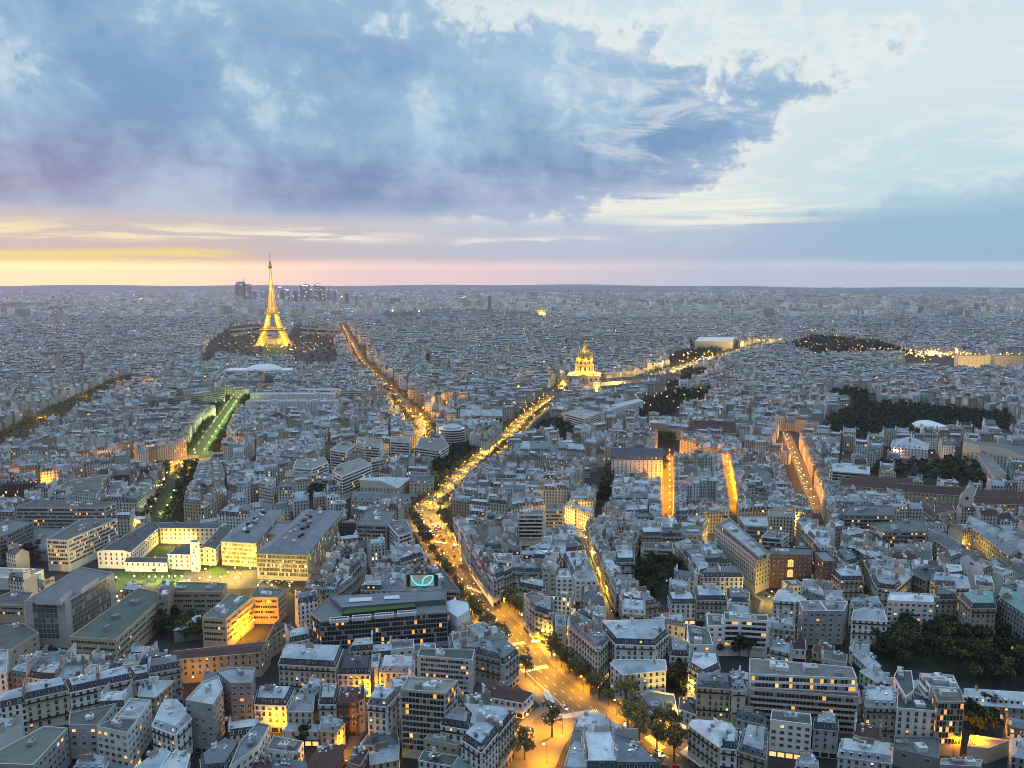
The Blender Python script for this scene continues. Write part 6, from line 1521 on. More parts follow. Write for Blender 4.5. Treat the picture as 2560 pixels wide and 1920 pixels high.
def dome_church():
    x, y = T('Q', (1262, 838)); r = thing('dome_church', 'golden floodlit domed church with lantern and spire', 'church', (x, y, 0), -.16); occ_poly([(x - 42, y - 40), (x + 42, y - 40), (x + 42, y + 60), (x - 42, y + 60)], 6)
    b = MB(); w = 32
    b.prism([(-w, -w), (w, -w), (w, w), (-w, w)], 0, 27, 0, 1); b.box(0, 0, 27.8, 2 * w + 1.6, 2 * w + 1.6, 1.5); b.box(0, 0, 14, 2 * w + .9, 2 * w + .9, .9)
    b.prism([(-9, -w - 2.5), (9, -w - 2.5), (9, -w), (-9, -w)], 0, 28, 0)
    b.face([(-10, -w - 2.7, 28), (10, -w - 2.7, 28), (0, -w - 2.7, 33)]); b.face([(-10, -w + 6, 28), (0, -w + 6, 33), (10, -w + 6, 28)]); b.face([(-10, -w - 2.7, 28), (0, -w - 2.7, 33), (0, -w + 6, 33), (-10, -w + 6, 28)]); b.face([(10, -w - 2.7, 28), (10, -w + 6, 28), (0, -w + 6, 33), (0, -w - 2.7, 33)])
    b.prism([(-22, -22), (22, -22), (22, 22), (-22, 22)], 28.5, 31, 0, 1)
    b.build('wall', [M['gold stone'], M['zinc dark']], r)
    for i in range(6):
        for z in (0, 14.6): b = MB(); b.tube((-7.5 + i * 3, -w - 3.3, z), (-7.5 + i * 3, -w - 3.3, z + 13), .7, .6, 8); b.build('column', M['gold stone'], r)
    def win(P, wd, h, rot): b = MB(); c, s = math.cos(rot), math.sin(rot); f = lambda u, z: (P[0] + u * c, P[1] + u * s, P[2] + z); b.face([f(-wd / 2, 0), f(wd / 2, 0)] + [f(wd / 2 * math.cos(t), h - wd / 2 + wd / 2 * math.sin(t)) for t in np.linspace(0, PI, 7)]); b.build('window', M['glass'], r)
    for u in (-25, -15, 15, 25):
        for z in (3, 17): win((u, -w - .1, z), 3, 7, 0); win((w + .1, u, z), 3, 7, PI / 2)
    for u in (0,): win((0, -w - 2.65, 2), 4, 9, 0); win((0, -w - 2.65, 17), 3.4, 8, 0)
    b = MB(); n = 32; b.lathe([(18.5, 30), (18.5, 33), (17, 33.5), (17, 47), (18.6, 47.4), (18.6, 48.8), (16.4, 49.2), (16.4, 57), (17.2, 57.4), (17.2, 58.6), (15.4, 59)], n); dr = b.build('drum', M['gold stone'], r)
    for i in range(12):
        a = i * PI / 6 + .13; c, s = math.cos(a), math.sin(a)
        win((17.15 * c, 17.15 * s, 36), 2.8, 8.5, a + PI / 2); win((16.55 * c, 16.55 * s, 50), 2.4, 5.5, a + PI / 2)
        for q in (-.11, .11): b = MB(); b.tube((17.8 * math.cos(a + .26 + q), 17.8 * math.sin(a + .26 + q), 34), (17.8 * math.cos(a + .26 + q), 17.8 * math.sin(a + .26 + q), 47), .75, .65, 6); b.build('column', M['gold stone'], r)
    pr = [(15.4, 59), (15.2, 62), (14.2, 66), (12.2, 70), (9.2, 73.4), (5.6, 75.8), (4.6, 76.4)]
    b = MB(); b.lathe(pr, n); dm = b.build('dome', M['zinc dark'], r)
    for i in range(12):
        a = i * PI / 6; b = MB(); c, s = math.cos(a), math.sin(a)
        for (r0, z0), (r1, z1) in zip(pr, pr[1:]): b.bar(((r0 + .15) * c, (r0 + .15) * s, z0), ((r1 + .15) * c, (r1 + .15) * s, z1), 1.0)
        b.build('gilt_rib', M['gilt'], dm); a += PI / 12; c, s = math.cos(a), math.sin(a); b = MB()
        for (r0, z0), (r1, z1) in zip(pr[:4], pr[1:5]): b.bar(((r0 + .05) * c, (r0 + .05) * s, z0), ((r1 + .05) * c, (r1 + .05) * s, z1), 1.3)
        b.build('gilt_panel', M['gilt'], dm)
    b = MB(); b.lathe([(5.6, 75.6), (5.8, 77), (4, 77.5), (3.6, 84), (4.6, 84.5), (4.2, 85.5), (2.6, 87), (1.8, 89), (.7, 93), (.35, 101)], 12); b.build('lantern', M['gilt'], r)
    for i in range(4): a = i * PI / 2 + PI / 4; b = MB(); b.tube((4.6 * math.cos(a), 4.6 * math.sin(a), 77), (4.6 * math.cos(a), 4.6 * math.sin(a), 84), .5, .5, 6); b.build('column', M['gilt'], r)
    for i in range(12): a = i * PI / 6 + .05; lamp_light(r, (25 * math.cos(a), 25 * math.sin(a), 32.5), 1.7e4, (1, .62, .06), 1)
    for i in range(8): a = i * PI / 4 + .2; lamp_light(r, (20.5 * math.cos(a), 20.5 * math.sin(a), 59.5), 7e3, (1, .60, .06), 1)
    for i in range(4): a = i * PI / 2; lamp_light(r, (9 * math.cos(a), 9 * math.sin(a), 77.5), 3e3, (1, .60, .06), .6)
    for yy in (-26, -8, 10, 26): lamp_light(r, (w + 12, yy, 3), 5e4, (1, .62, .08), 1)
    lamp_light(r, (w - 4, -w - 9, 3), 1.4e4, (1, .62, .1), 1); lamp_light(r, (-w - 12, -10, 3), 2.0e4, (1, .6, .12), 1)
dome_church()
for lab, pts, h in (('long grey barrack range with steep slate roof right of the golden dome', [(1302, 842), (1440, 828)], 17), ('dark slate range behind the golden dome running towards the bridge', [(1300, 826), (1470, 812)], 17), ('low slate range left of the golden dome', [(1150, 842), (1222, 849)], 15), ('grey range below the golden dome forecourt', [(1290, 862), (1372, 852)], 16)):
    gabled('barrack_range', lab, 'barracks', [(Qs(pts, h, 15), h)], wall='beige', roof='slate', slope=.8, per=9, dormers=6)
def arch():
    x, y = T('Q', (1169, 691)); r = thing('triumphal_arch', 'square golden lit triumphal arch far off above the rooftops', 'arch', (x, y, 0)); w, d, h = 23, 11, 50
    for s in (-1, 1): b = MB(); b.box(s * 15.5, 0, 15, 15, 2 * d, 30); b.build('pier', M['gold stone'], r)
    b = MB(); b.box(0, 0, 40, 2 * w, 2 * d, 20); b.box(0, 0, 43, 2 * w + 3, 2 * d + 3, 2); b.box(0, 0, 29, 2 * w + 1, 2 * d + 1, 2); b.build('attic', M['gold stone'], r)
    for u in (-24, 0, 24): lamp_light(r, (u, -d - 22, 5), 7e5, (1, .6, .12), 2)
arch(); occ_poly([(T('Q', (1169, 691))[0] + u, T('Q', (1169, 691))[1] + v) for u, v in ((-35, -35), (35, -35), (35, 35), (-35, 35))], 4)
mat('tower glass', (.26, .27, .33), .3, 0, .12, .02); mat('tower pale', (.36, .365, .42), .5, 0, .1, .02)
TW = [(522, 606, 652, 24, 'tower glass', 'widest dark tower with crane mast, left of the iron tower'), (514, 619, 652, 12, 'tower pale', 'stub tower at the left foot of the crane topped tower'), (538, 615, 652, 15, 'tower glass', 'square tower right of the crane topped tower'), (573, 627, 656, 17, 'tower pale', 'flat tower half behind the iron tower, left'), (606, 619, 656, 14, 'tower pale', 'tower with bright roof sign right of the iron tower'), (620, 625, 656, 16, 'tower pale', 'low wide tower right of the roof sign tower'), (660, 615, 655, 25, 'tower pale', 'broad slab tower with lit top line'), (687, 614, 655, 15, 'tower glass', 'dark tower with lit crown left of the spire'), (698, 620, 655, 12, 'tower glass', 'short dark tower beside the spire tower'), (712, 620, 656, 14, 'tower pale', 'slender spire tower, rightmost of the skyline'), (1057, 640, 672, 9, 'tower glass', 'lone dark slab tower on the hazy plain, right of centre'), (750, 634, 658, 10, 'tower glass', 'small office tower right of the spire tower'), (640, 630, 656, 9, 'tower glass', 'small block between broad slab and iron tower'), (672, 624, 656, 7, 'tower pale', 'slim tower between broad slab and lit crown tower'), (724, 630, 657, 8, 'tower pale', 'slim low tower just right of the spire tower'), (551, 630, 655, 9, 'tower pale', 'small pale tower between square tower and iron tower'), (770, 640, 658, 8, 'tower pale', 'farthest right low pale skyline tower')]
for X, Yt, Yb, Wp, m_, lab in TW:
    x, y = T('Q', (X, Yb)); h = ztop(x, y, Yt * 1.15732); w = Wp * .86 * math.hypot(x, y) / FPX
    r = thing('skyline_tower', lab, 'tower', (x, y, 0), rng.uniform(-.2, .2), 'towers on the skyline'); b = MB()
    if 'widest' in lab:
        b.box(0, 0, h * .42, w, w * .7, h * .84); b.box(0, 0, h * .85, w * .78, w * .6, h * .2); b.build('wall', M[m_], r); b = MB(); b.tube((w * .3, 0, h * .9), (w * .45, 0, h * 1.16), 2, 1.2, 4); b.bar((w * .1, 0, h * 1.02), (w * .6, 0, h * 1.12), 1.5); b.build('crane', M['dark metal'], r)
    elif 'spire' in lab and 'slender' in lab:
        b.lathe([(w * .5, 0), (w * .5, h * .7), (w * .36, h * .85), (w * .1, h * 1.0), (.6, h * 1.2)], 12); b.build('wall', M[m_], r)
    else: b.box(0, 0, h / 2, w, w * .8, h); b.box(w * .1, 0, h * 1.02, w * .5, w * .4, h * .06); b.build('wall', M[m_], r)
    lb = MB()
    for i in range(10):
        z, u = rng.uniform(.15, .95) * h, rng.uniform(-.42, .42) * w; lb.face([(u - 5, -w * .41, z), (u + 5, -w * .41, z), (u + 5, -w * .41, z + 5), (u - 5, -w * .41, z + 5)])
    if Wp > 11: lb.build('lit_floor', M['lit pale'], r)
    if 'roof sign' in lab or 'lit top' in lab or 'lit crown' in lab: b = MB(); b.box(w * .1, -w * .43, h * .97, w * .7, 3, h * .05); b.build('lit_crown', M['lamp pale far'], r)
    occ_poly([(x - w, y - w), (x + w, y - w), (x + w, y + w), (x - w, y + w)], 4)
# ------------------------------------------------------------------ trees
def crown_mesh(name, n, rx, rz, z0, leaf, mats, lumps, seed, flat_=.75):
    rs = np.random.RandomState(seed); b = MB(); C_ = []
    for i in range(lumps):
        a = rs.uniform(0, 2 * PI); q = rs.uniform(.15, .8); C_.append((rx * q * math.cos(a), rx * q * math.sin(a), z0 + rz * rs.uniform(-.55, .75), rs.uniform(.35, .6) * rx))
    for i in range(n):
        cx, cy, cz, cr = C_[rs.randint(lumps)]; d = rs.normal(size=3); d /= np.linalg.norm(d) + 1e-6; q = cr * rs.uniform(.45, 1.08)
        p = np.array((cx + d[0] * q, cy + d[1] * q, cz + d[2] * q * flat_)); u = rs.normal(size=3); u /= np.linalg.norm(u); v = np.cross(u, rs.normal(size=3)); v /= np.linalg.norm(v) + 1e-6
        s = leaf * rs.uniform(.6, 1.4)
        b.face([tuple(p - u * s), tuple(p + v * s * .7), tuple(p + u * s), tuple(p - v * s * .7)], rs.randint(len(mats)))
    return b.mesh(name, [M[m] for m in mats])
def trunk_mesh(h, rx, seed, twig=0):
    rs = random.Random(seed); b = MB(); b.tube((0, 0, 0), (0, 0, h * .45), .32, .24, 7)
    for i in range(7):
        a = i * .9 + rs.uniform(-.3, .3); z = h * rs.uniform(.32, .5); q = rx * rs.uniform(.4, .75); e = (q * math.cos(a), q * math.sin(a), h * rs.uniform(.65, .92))
        b.tube((0, 0, z), e, .16, .05, 5, 0, False)
        for j in range(twig):
            t = rs.uniform(.35, .95); p = (e[0] * t, e[1] * t, z + (e[2] - z) * t); b.tube(p, (p[0] + rs.uniform(-1.6, 1.6), p[1] + rs.uniform(-1.6, 1.6), p[2] + rs.uniform(.6, 2.2)), .045, .02, 3, 0, False)
    return b.mesh('trunk', M['bark'])
TK = {'plane': [(crown_mesh('crown', 620, 4.4, 4.0, 8.3, .42, ['leaf spring', 'leaf twig', 'leaf twig'], 9, s), trunk_mesh(11.5, 4.2, s, 7)) for s in (1, 2, 3, 4)],
      'dark': [(crown_mesh('crown', 620, 4.8, 4.6, 8.0, .62, ['leaf dark', 'leaf mid', 'leaf evergreen'], 8, s), trunk_mesh(11, 4.2, s)) for s in (11, 12, 13, 14)],
      'green': [(crown_mesh('crown', 560, 4.4, 4.2, 7.6, .55, ['leaf mid', 'leaf spring', 'leaf dark'], 8, s), trunk_mesh(10.5, 4.0, s)) for s in (21, 22, 23)],
      'clipped': [(crown_mesh('crown', 520, 3.4, 3.2, 5.4, .6, ['leaf evergreen', 'leaf dark'], 4, s, 1.0), trunk_mesh(6, 2.4, s)) for s in (31, 32)]}
NAMES = {'plane': 'plane_tree', 'dark': 'garden_tree', 'green': 'garden_tree', 'clipped': 'clipped_tree'}
TREES = []
def tree(kind, x, y, sc_=1.0, where='', z=0.0): TREES.append((kind, x, y, sc_, where, z))
bl = ST['boulevard']
for side, nm in ((-13.2, 'left boulevard pavement'), (13.2, 'right boulevard pavement')):
    for x, y, a in along(offset(bl, side), 7.5, 3):
        if side < 0 and y < 425: continue
        if rng.random() < .86: tree('plane', x + rng.uniform(-.6, .6), y + rng.uniform(-.6, .6), rng.uniform(.9, 1.28), nm)
for p in ((345, 1390), (110, 1590), (1100, 1430), (1300, 1400), (1250, 1530), (1400, 1600), (1000, 1300), (980, 1120), (120, 880)):
    x, y = T('C', p); tree('plane', x, y, rng.uniform(1.15, 1.5), 'crossing')
dv = ST['dome avenue']
for side, nm in ((-12.5, 'right side of dome avenue'), (12.5, 'left side of dome avenue')):
    for x, y, a in along(offset(dv, side), 11, 30):
        if rng.random() < .85: tree('plane', x, y, rng.uniform(.75, 1.0), nm)
def in_poly(P, x, y):
    r = False; n = len(P)
    for i in range(n):
        a, b = P[i], P[(i + 1) % n]
        if (a[1] > y) != (b[1] > y) and x < (b[0] - a[0]) * (y - a[1]) / (b[1] - a[1]) + a[0]: r = not r
    return r
def fill(P, kind, gap, where, sc0=.8, sc1=1.25, n=None):
    xs = [p[0] for p in P]; ys = [p[1] for p in P]; got = []; A = abs(parea([(p[0], p[1], 0) for p in P])); want = n or int(A / gap ** 2)
    for k in range(want * 9):
        if len(got) >= want: break
        x, y = rng.uniform(min(xs), max(xs)), rng.uniform(min(ys), max(ys))
        if in_poly(P, x, y) and all((x - g[0]) ** 2 + (y - g[1]) ** 2 > (gap * .6) ** 2 for g in got):
            got.append((x, y)); tree(kind if kind != 'mix' else rng.choice(['dark', 'dark', 'green']), x, y, rng.uniform(sc0, sc1), where)
ng = PARKS['near garden']
fill(ng, 'mix', 8.5, 'big dark garden at right'); fill(PARKS['court garden'], 'dark', 8, 'court garden right of canyon street'); fill(PARKS['avenue grove'], 'dark', 9, 'dark grove by dome avenue')
fill(PARKS['avenue grove low'], 'plane', 9, 'grove at school by dome avenue'); fill(PARKS['hotel trees'], 'clipped', 8, 'clipped trees before white hotel', 1.0, 1.6); fill(PARKS['hotel row trees'], 'dark', 9, 'tree lane left of hotel')
fill(PARKS['museum trees'], 'mix', 10, 'trees by dome avenue top'); fill(PARKS['convent garden'], 'mix', 13, 'convent garden'); fill(PARKS['club trees'], 'dark', 9, 'trees behind white hotel')
for k, g in (('dome trees', 11), ('dome trees far', 12), ('river trees', 13), ('right garden', 12), ('mid trees', 12), ('palace garden', 16), ('river park', 20)): fill(PARKS[k], 'dark', g, 'far', .7, 1.25)
for k in ('tower park', 'tower park right'):
    fill(PARKS[k], 'plane', 33, 'far', .6, 1.1); fill(PARKS[k], 'dark', 55, 'far', .6, 1.0)
fill(PARKS['wood'], 'plane', 60, 'far', 1.0, 1.5)
for pts, n_, k_ in (([(1330, 570), (1480, 520), (1490, 380), (1380, 400)], 8, 'dark'), ([(1500, 590), (1740, 560), (1720, 420), (1520, 480)], 10, 'green'), ([(1830, 480), (2150, 440), (2200, 480), (1900, 540)], 6, 'plane')): fill(S('A', *pts), k_, 7, 'hospital yard', n=n_)
fill(S('C', (1350, 1000), (1500, 1020), (1500, 860), (1360, 860)), 'dark', 7, 'dark yard right of white mansion block', n=6); fill(S('C', (1800, 700), (2060, 720), (2050, 620), (1820, 640)), 'dark', 7, 'yard behind brick terrace', n=9); fill(S('D', (1700, 1400), (1960, 1420), (1960, 1200), (1720, 1200)), 'dark', 8, 'black yard by lit glass frontage', n=7)
fill(S('D', (200, 1560), (580, 1480), (500, 1400), (150, 1440)), 'green', 8, 'yard below pink slab', n=6); fill(S('E', (60, 1440), (380, 1450), (340, 1360), (60, 1380)), 'dark', 8, 'yard of left hospital', n=8); fill(S('F', (440, 880), (720, 860), (730, 780), (450, 790)), 'dark', 9, 'trees by glass hospital', n=14); fill(S('F', (860, 980), (1000, 960), (980, 900), (880, 910)), 'green', 8, 'trees before school range', n=5)
fill(S('E', (640, 1640), (1500, 1500), (1600, 1480), (700, 1560)), 'green', 14, 'hospital lawn', .35, .55, n=18); fill(S('E', (1400, 640), (1620, 700), (1660, 600), (1480, 640)), 'plane', 9, 'round place', n=5); fill(S('B', (380, 1500), (460, 1500), (440, 1400), (390, 1420)), 'clipped', 4, 'yard palm', 1.2, 1.3, n=1)
for k_, off_, st_ in (('green avenue', 15, 8), ('green avenue', -15, 8), ('green avenue', 22, 8), ('green avenue', -22, 8), ('green avenue', 31, 9), ('green avenue', -31, 9), ('green avenue lower', 10, 8), ('green avenue lower', -10, 8), ('green avenue lower', 18, 8), ('green avenue lower', -18, 8), ('tree avenue', 0, 12), ('tree avenue', 14, 11), ('tree avenue', -14, 11), ('tree avenue', 21, 11), ('far avenue', 11, 15), ('far avenue', -11, 15), ('cross avenue', 11, 12), ('cross avenue', -11, 12), ('far avenue tail', 10, 10), ('far avenue tail', -10, 10), ('esplanade', 26, 14), ('esplanade', -26, 14)):
    for x, y, a in along(offset(ST[k_], off_), st_, 4):
        if rng.random() < .9: tree('plane' if 'avenue' in k_ and 'green' not in k_ else 'green', x + rng.uniform(-1, 1), y + rng.uniform(-1, 1), rng.uniform(.75, 1.1), k_)
fill(S('P', (0, 0), (1, 0), (0, 1)), 'dark', 10, 'x', n=0)
def ordinal(n):
    S1 = ['', 'first', 'second', 'third', 'fourth', 'fifth', 'sixth', 'seventh', 'eighth', 'ninth', 'tenth', 'eleventh', 'twelfth', 'thirteenth', 'fourteenth', 'fifteenth', 'sixteenth', 'seventeenth', 'eighteenth', 'nineteenth', 'twentieth']
    if n <= 20: return S1[n]
    tn = {2: 'twenty', 3: 'thirty', 4: 'forty', 5: 'fifty', 6: 'sixty', 7: 'seventy', 8: 'eighty', 9: 'ninety'}[n // 10]
    return tn.replace('y', 'ieth') if n % 10 == 0 else tn + '-' + S1[n % 10]
def far_crowns(rows, name):
    """a far-off mass of crowns as one mesh: leaf clumps in numpy"""
    n = len(rows); k = 46; V = np.zeros((n, k, 4, 3), np.float32); mi = nrs.randint(0, 3, (n, k))
    for i, (kd, x, y, s, w, z) in enumerate(rows):
        d = nrs.normal(size=(k, 3)); d /= np.linalg.norm(d, axis=1)[:, None]; q = nrs.uniform(.45, 1.05, (k, 1)) * np.array([[4.6, 4.6, 3.9]]) * s
        lum = 1 + .22 * np.sin(d[:, :1] * 5 + i) * np.cos(d[:, 1:2] * 4 + i); c = d * q * lum + np.array([x, y, 7.6 * s])
        u = nrs.normal(size=(k, 3)); u /= np.linalg.norm(u, axis=1)[:, None]; v = np.cross(u, nrs.normal(size=(k, 3))); v /= np.linalg.norm(v, axis=1)[:, None] + 1e-6
        L = nrs.uniform(.9, 1.9, (k, 1)) * s
        V[i, :, 0] = c - u * L; V[i, :, 1] = c + v * L * .8; V[i, :, 2] = c + u * L; V[i, :, 3] = c - v * L * .8
        mi[i] = (np.where(mi[i] == 0, 3, 4) if kd in ('plane',) else mi[i])
    me = bpy.data.meshes.new(name); vv = V.reshape(-1, 3); nf = n * k
    me.vertices.add(len(vv)); me.vertices.foreach_set('co', vv.ravel()); me.loops.add(nf * 4); me.loops.foreach_set('vertex_index', np.arange(nf * 4, dtype=np.int32)); me.polygons.add(nf); me.polygons.foreach_set('loop_start', np.arange(0, nf * 4, 4, dtype=np.int32))
    for m_ in ('leaf dark', 'leaf mid', 'leaf evergreen', 'leaf twig', 'leaf spring'): me.materials.append(M[m_])
    me.polygons.foreach_set('material_index', mi.ravel().astype(np.int32)); me.update(calc_edges=True); me.validate()
    return tag(link(name, me), kind='stuff')
near = sorted([t for t in TREES if t[4] != 'far'], key=lambda t: t[1] ** 2 + t[2] ** 2)
ind, rest = near[:285], near[285:] + [t for t in TREES if t[4] == 'far']
cnt = {}
DESC = {'plane': 'thin crowned plane tree', 'dark': 'dense dark tree', 'green': 'mid green tree', 'clipped': 'round clipped dark tree'}
tot = {}
for t in ind: tot[(t[0], t[4])] = tot.get((t[0], t[4]), 0) + 1
for kd, x, y, s, w, z in ind:
    cnt[(kd, w)] = cnt.get((kd, w), 0) + 1; o = cnt[(kd, w)]
    big = 'tall ' if s > 1.08 else 'small ' if s < .7 else ''
    lab = f"{big}{DESC[kd]}, {'only one' if tot[(kd, w)] == 1 else ordinal(o) + ' nearest'}, {w}"
    cm, tm = rng.choice(TK[kd]); r = thing(NAMES[kd], lab, 'tree', (x, y, z), rng.random() * 6.28, 'trees: ' + w); r.scale = (s, s, s * rng.uniform(.92, 1.1))
    link('crown', cm, r); link('trunk', tm, r)
far_crowns(rest, 'distant_trees')
# ------------------------------------------------------------------ street lamps, each with its own light
def lamp_mesh():
    b = MB(); b.tube((0, 0, 0), (0, 0, 8.6), .11, .07, 6); b.tube((0, 0, 8.5), (1.5, 0, 9.1), .06, .05, 5); b.box(0, 0, .4, .34, .34, .8)
    return b.mesh('pole', M['dark metal'])
def head_mesh(m, s=1.0):
    b = MB(); b.lathe([(0, 8.75), (.32 * s, 8.85), (.42 * s, 9.05), (.30 * s, 9.25), (0, 9.32)], 8, (1.6, 0)); return b.mesh('lamp_head', M[m])
LP, LH, LW = lamp_mesh(), head_mesh('lamp amber', 1.25), head_mesh('lamp white', 1.1)
def globe(m):
    b = MB(); b.tube((0, 0, 0), (0, 0, 3.6), .07, .05, 6); b.box(0, 0, .25, .26, .26, .5); me = b.mesh('pole', M['dark metal'])
    b = MB(); b.lathe([(0, 3.55), (.34, 3.75), (.42, 4.05), (.34, 4.35), (0, 4.5)], 8); return me, b.mesh('lamp_globe', M[m])
GP, GH = globe('lamp white')
LN = {}
BARE = ('lamp street', 'second lamp street', 'third lamp street', 'orange alley', 'canyon street', 'canyon cross street', 'slab street', 'shop street', 'corner shop street', 'back street', 'round place street', 'far avenue', 'esplanade', 'cross avenue')
def street_lamp(x, y, ang, where, power, col=LAMPC, white=False, kind='street', z=.12, down=False):
    LN[where] = LN.get(where, 0) + 1
    if kind == 'street':
        r = thing('street_lamp', f"{'pale' if white else 'amber'} street lamp, {ordinal(LN[where])} along {where}", 'street lamp', (x, y, z), ang, 'street lamps: ' + where)
        link('pole', LP, r); link('lamp_head', LW if white else LH, r); lamp_light(r, (1.6, 0, 8.45), power, col, .35, (math.radians(152), (.12, 0, -1)) if ('kerb' in where or 'forecourt street' in where or where == 'round place') else None)
    else:
        r = thing('globe_lamp', f"yellow globe lamp, {ordinal(LN[where])} nearest, {where}", 'lamp post', (x, y, z), ang, 'globe lamps: ' + where)
        link('pole', GP, r); link('lamp_globe', GH, r); lamp_light(r, (0, 0, 4.75), power, col, .4)
K = 3.1
AMB = (1, .365, .0); YEL = (1, .62, .06); WHT = (1, .74, .30)
for side, nm in ((9.9, 'right kerb of boulevard'), (-9.9, 'left kerb of boulevard')):
    i = 0
    for x, y, a in along(offset(ST['boulevard'], side), 27, 4 if side > 0 else 17):
        if side < 0 and y < 372: continue
        street_lamp(x, y, a - PI / 2 if side > 0 else a + PI / 2, nm, (12500 if y < 640 else 14500) * K, (1, .41, 0) if y < 640 else (1, .55, .09))
for x, y, a in along(offset(ST['forecourt street'], 9), 24, 16): street_lamp(x, y, a - PI / 2, 'forecourt street', 18000 * K, AMB)
for x, y, a in along(offset(ST['forecourt street'], -9), 24, 28): street_lamp(x, y, a + PI / 2, 'right forecourt kerb', 14000 * K, AMB)
for side, nm in ((8, 'left kerb of dome avenue'), (-8, 'right kerb of dome avenue')):
    for x, y, a in along(offset(ST['dome avenue'], side), 34, 24 if side > 0 else 40): street_lamp(x, y, a - PI / 2 if side > 0 else a + PI / 2, nm, 12000 * K, (1, .55, .02))
for k_, sp, pw, cl in (('lamp street', 24, 11000, AMB), ('second lamp street', 30, 11000, AMB), ('third lamp street', 28, 4500, AMB), ('canyon street', 34, 6500, YEL), ('orange alley', 22, 5200, AMB), ('slab street', 40, 6500, YEL), ('canyon cross street', 38, 7000, (1, .58, .12)), ('shop street', 14, 6000, YEL), ('corner shop street', 34, 6500, (1, .58, .1)), ('back street', 60, 1600, AMB)):
    for j, (x, y, a) in enumerate(along(offset(ST[k_], 2.0 if k_ == 'orange alley' else -1.5 if k_ == 'third lamp street' else 2.6), sp, 40 if k_ == 'third lamp street' else 9)):
        street_lamp(x, y, a - PI / 2, k_, pw * K, cl)
for k_, sp, pw, cl in (('round place street', 34, 8000, AMB), ('far avenue', 75, 9000, (1, .42, .01)), ('far avenue tail', 30, 12000, (1, .55, .1)), ('cross avenue', 34, 14000, (1, .48, .06)), ('esplanade', 52, 30000, (1, .62, .14)), ('tree avenue', 210, 5000, (1, .55, .1))):
    for x, y, a in along(offset(ST[k_], 6), sp, 12): street_lamp(x, y, a - PI / 2, k_, pw * K, cl)
for j, p in enumerate(((1240, 560), (1330, 590), (1560, 540), (1480, 600), (1400, 660), (1620, 640))):
    x, y = T('E', p); street_lamp(x, y, 0, 'round place', 42000 * K, AMB)
for off_ in (6, -6):
    for x, y, a in along(offset(ST['green avenue'], off_), 38, 6): street_lamp(x, y, a, 'green avenue lawn', 3400 * K, (.80, 1, .25), True)
for off_ in (7, -7):
    for x, y, a in along(offset(ST['green avenue lower'], off_), 26, 6): street_lamp(x, y, a, 'lower green avenue', 600 * K, (.85, 1, .3), True)
for j, p in enumerate([(1630, 1560), (1655, 1590), (1725, 1540), (1800, 1595), (1815, 1530), (1905, 1525), (1935, 1605), (1970, 1490), (2030, 1540), (1775, 1460), (1820, 1430), (2075, 1500), (2160, 1455), (2030, 1450)]):
    x, y = T('E', p, 4); street_lamp(x, y, 0, 'hospital forecourt', 2600 * K, YEL, kind='globe')
for j, p in enumerate([(1035, 1510), (925, 1490), (990, 1495), (1315, 1505), (1370, 1505), (1430, 1505), (1485, 1503), (1540, 1500), (1595, 1500), (860, 1480), (1190, 1500)]):
    x, y = T('E', p, 4); street_lamp(x, y - 5, 0, 'white courtyard front', 2100 * K, (1, .80, .36), kind='globe')
for j, p in enumerate([(1435, 1215), (1565, 1220), (1615, 1215), (1500, 1225)]):
    x, y = T('E', p, 4); street_lamp(x, y, 0, 'inner court', 1700 * K, YEL, kind='globe')
for j, p in enumerate([(1010, 175), (1025, 215), (1085, 170), (1120, 140), (1050, 130), (990, 120)]):
    x, y = T('A', p, 4); street_lamp(x, y, 0, 'garden strip by office slab', 800 * K, WHT, kind='globe')
for j, p in enumerate([(135, 1600), (290, 1605), (440, 1605), (20, 1600)]):
    x, y = T('F', p, 4); street_lamp(x, y, 0, 'lawn before glass hospital', 2600 * K, YEL, kind='globe')
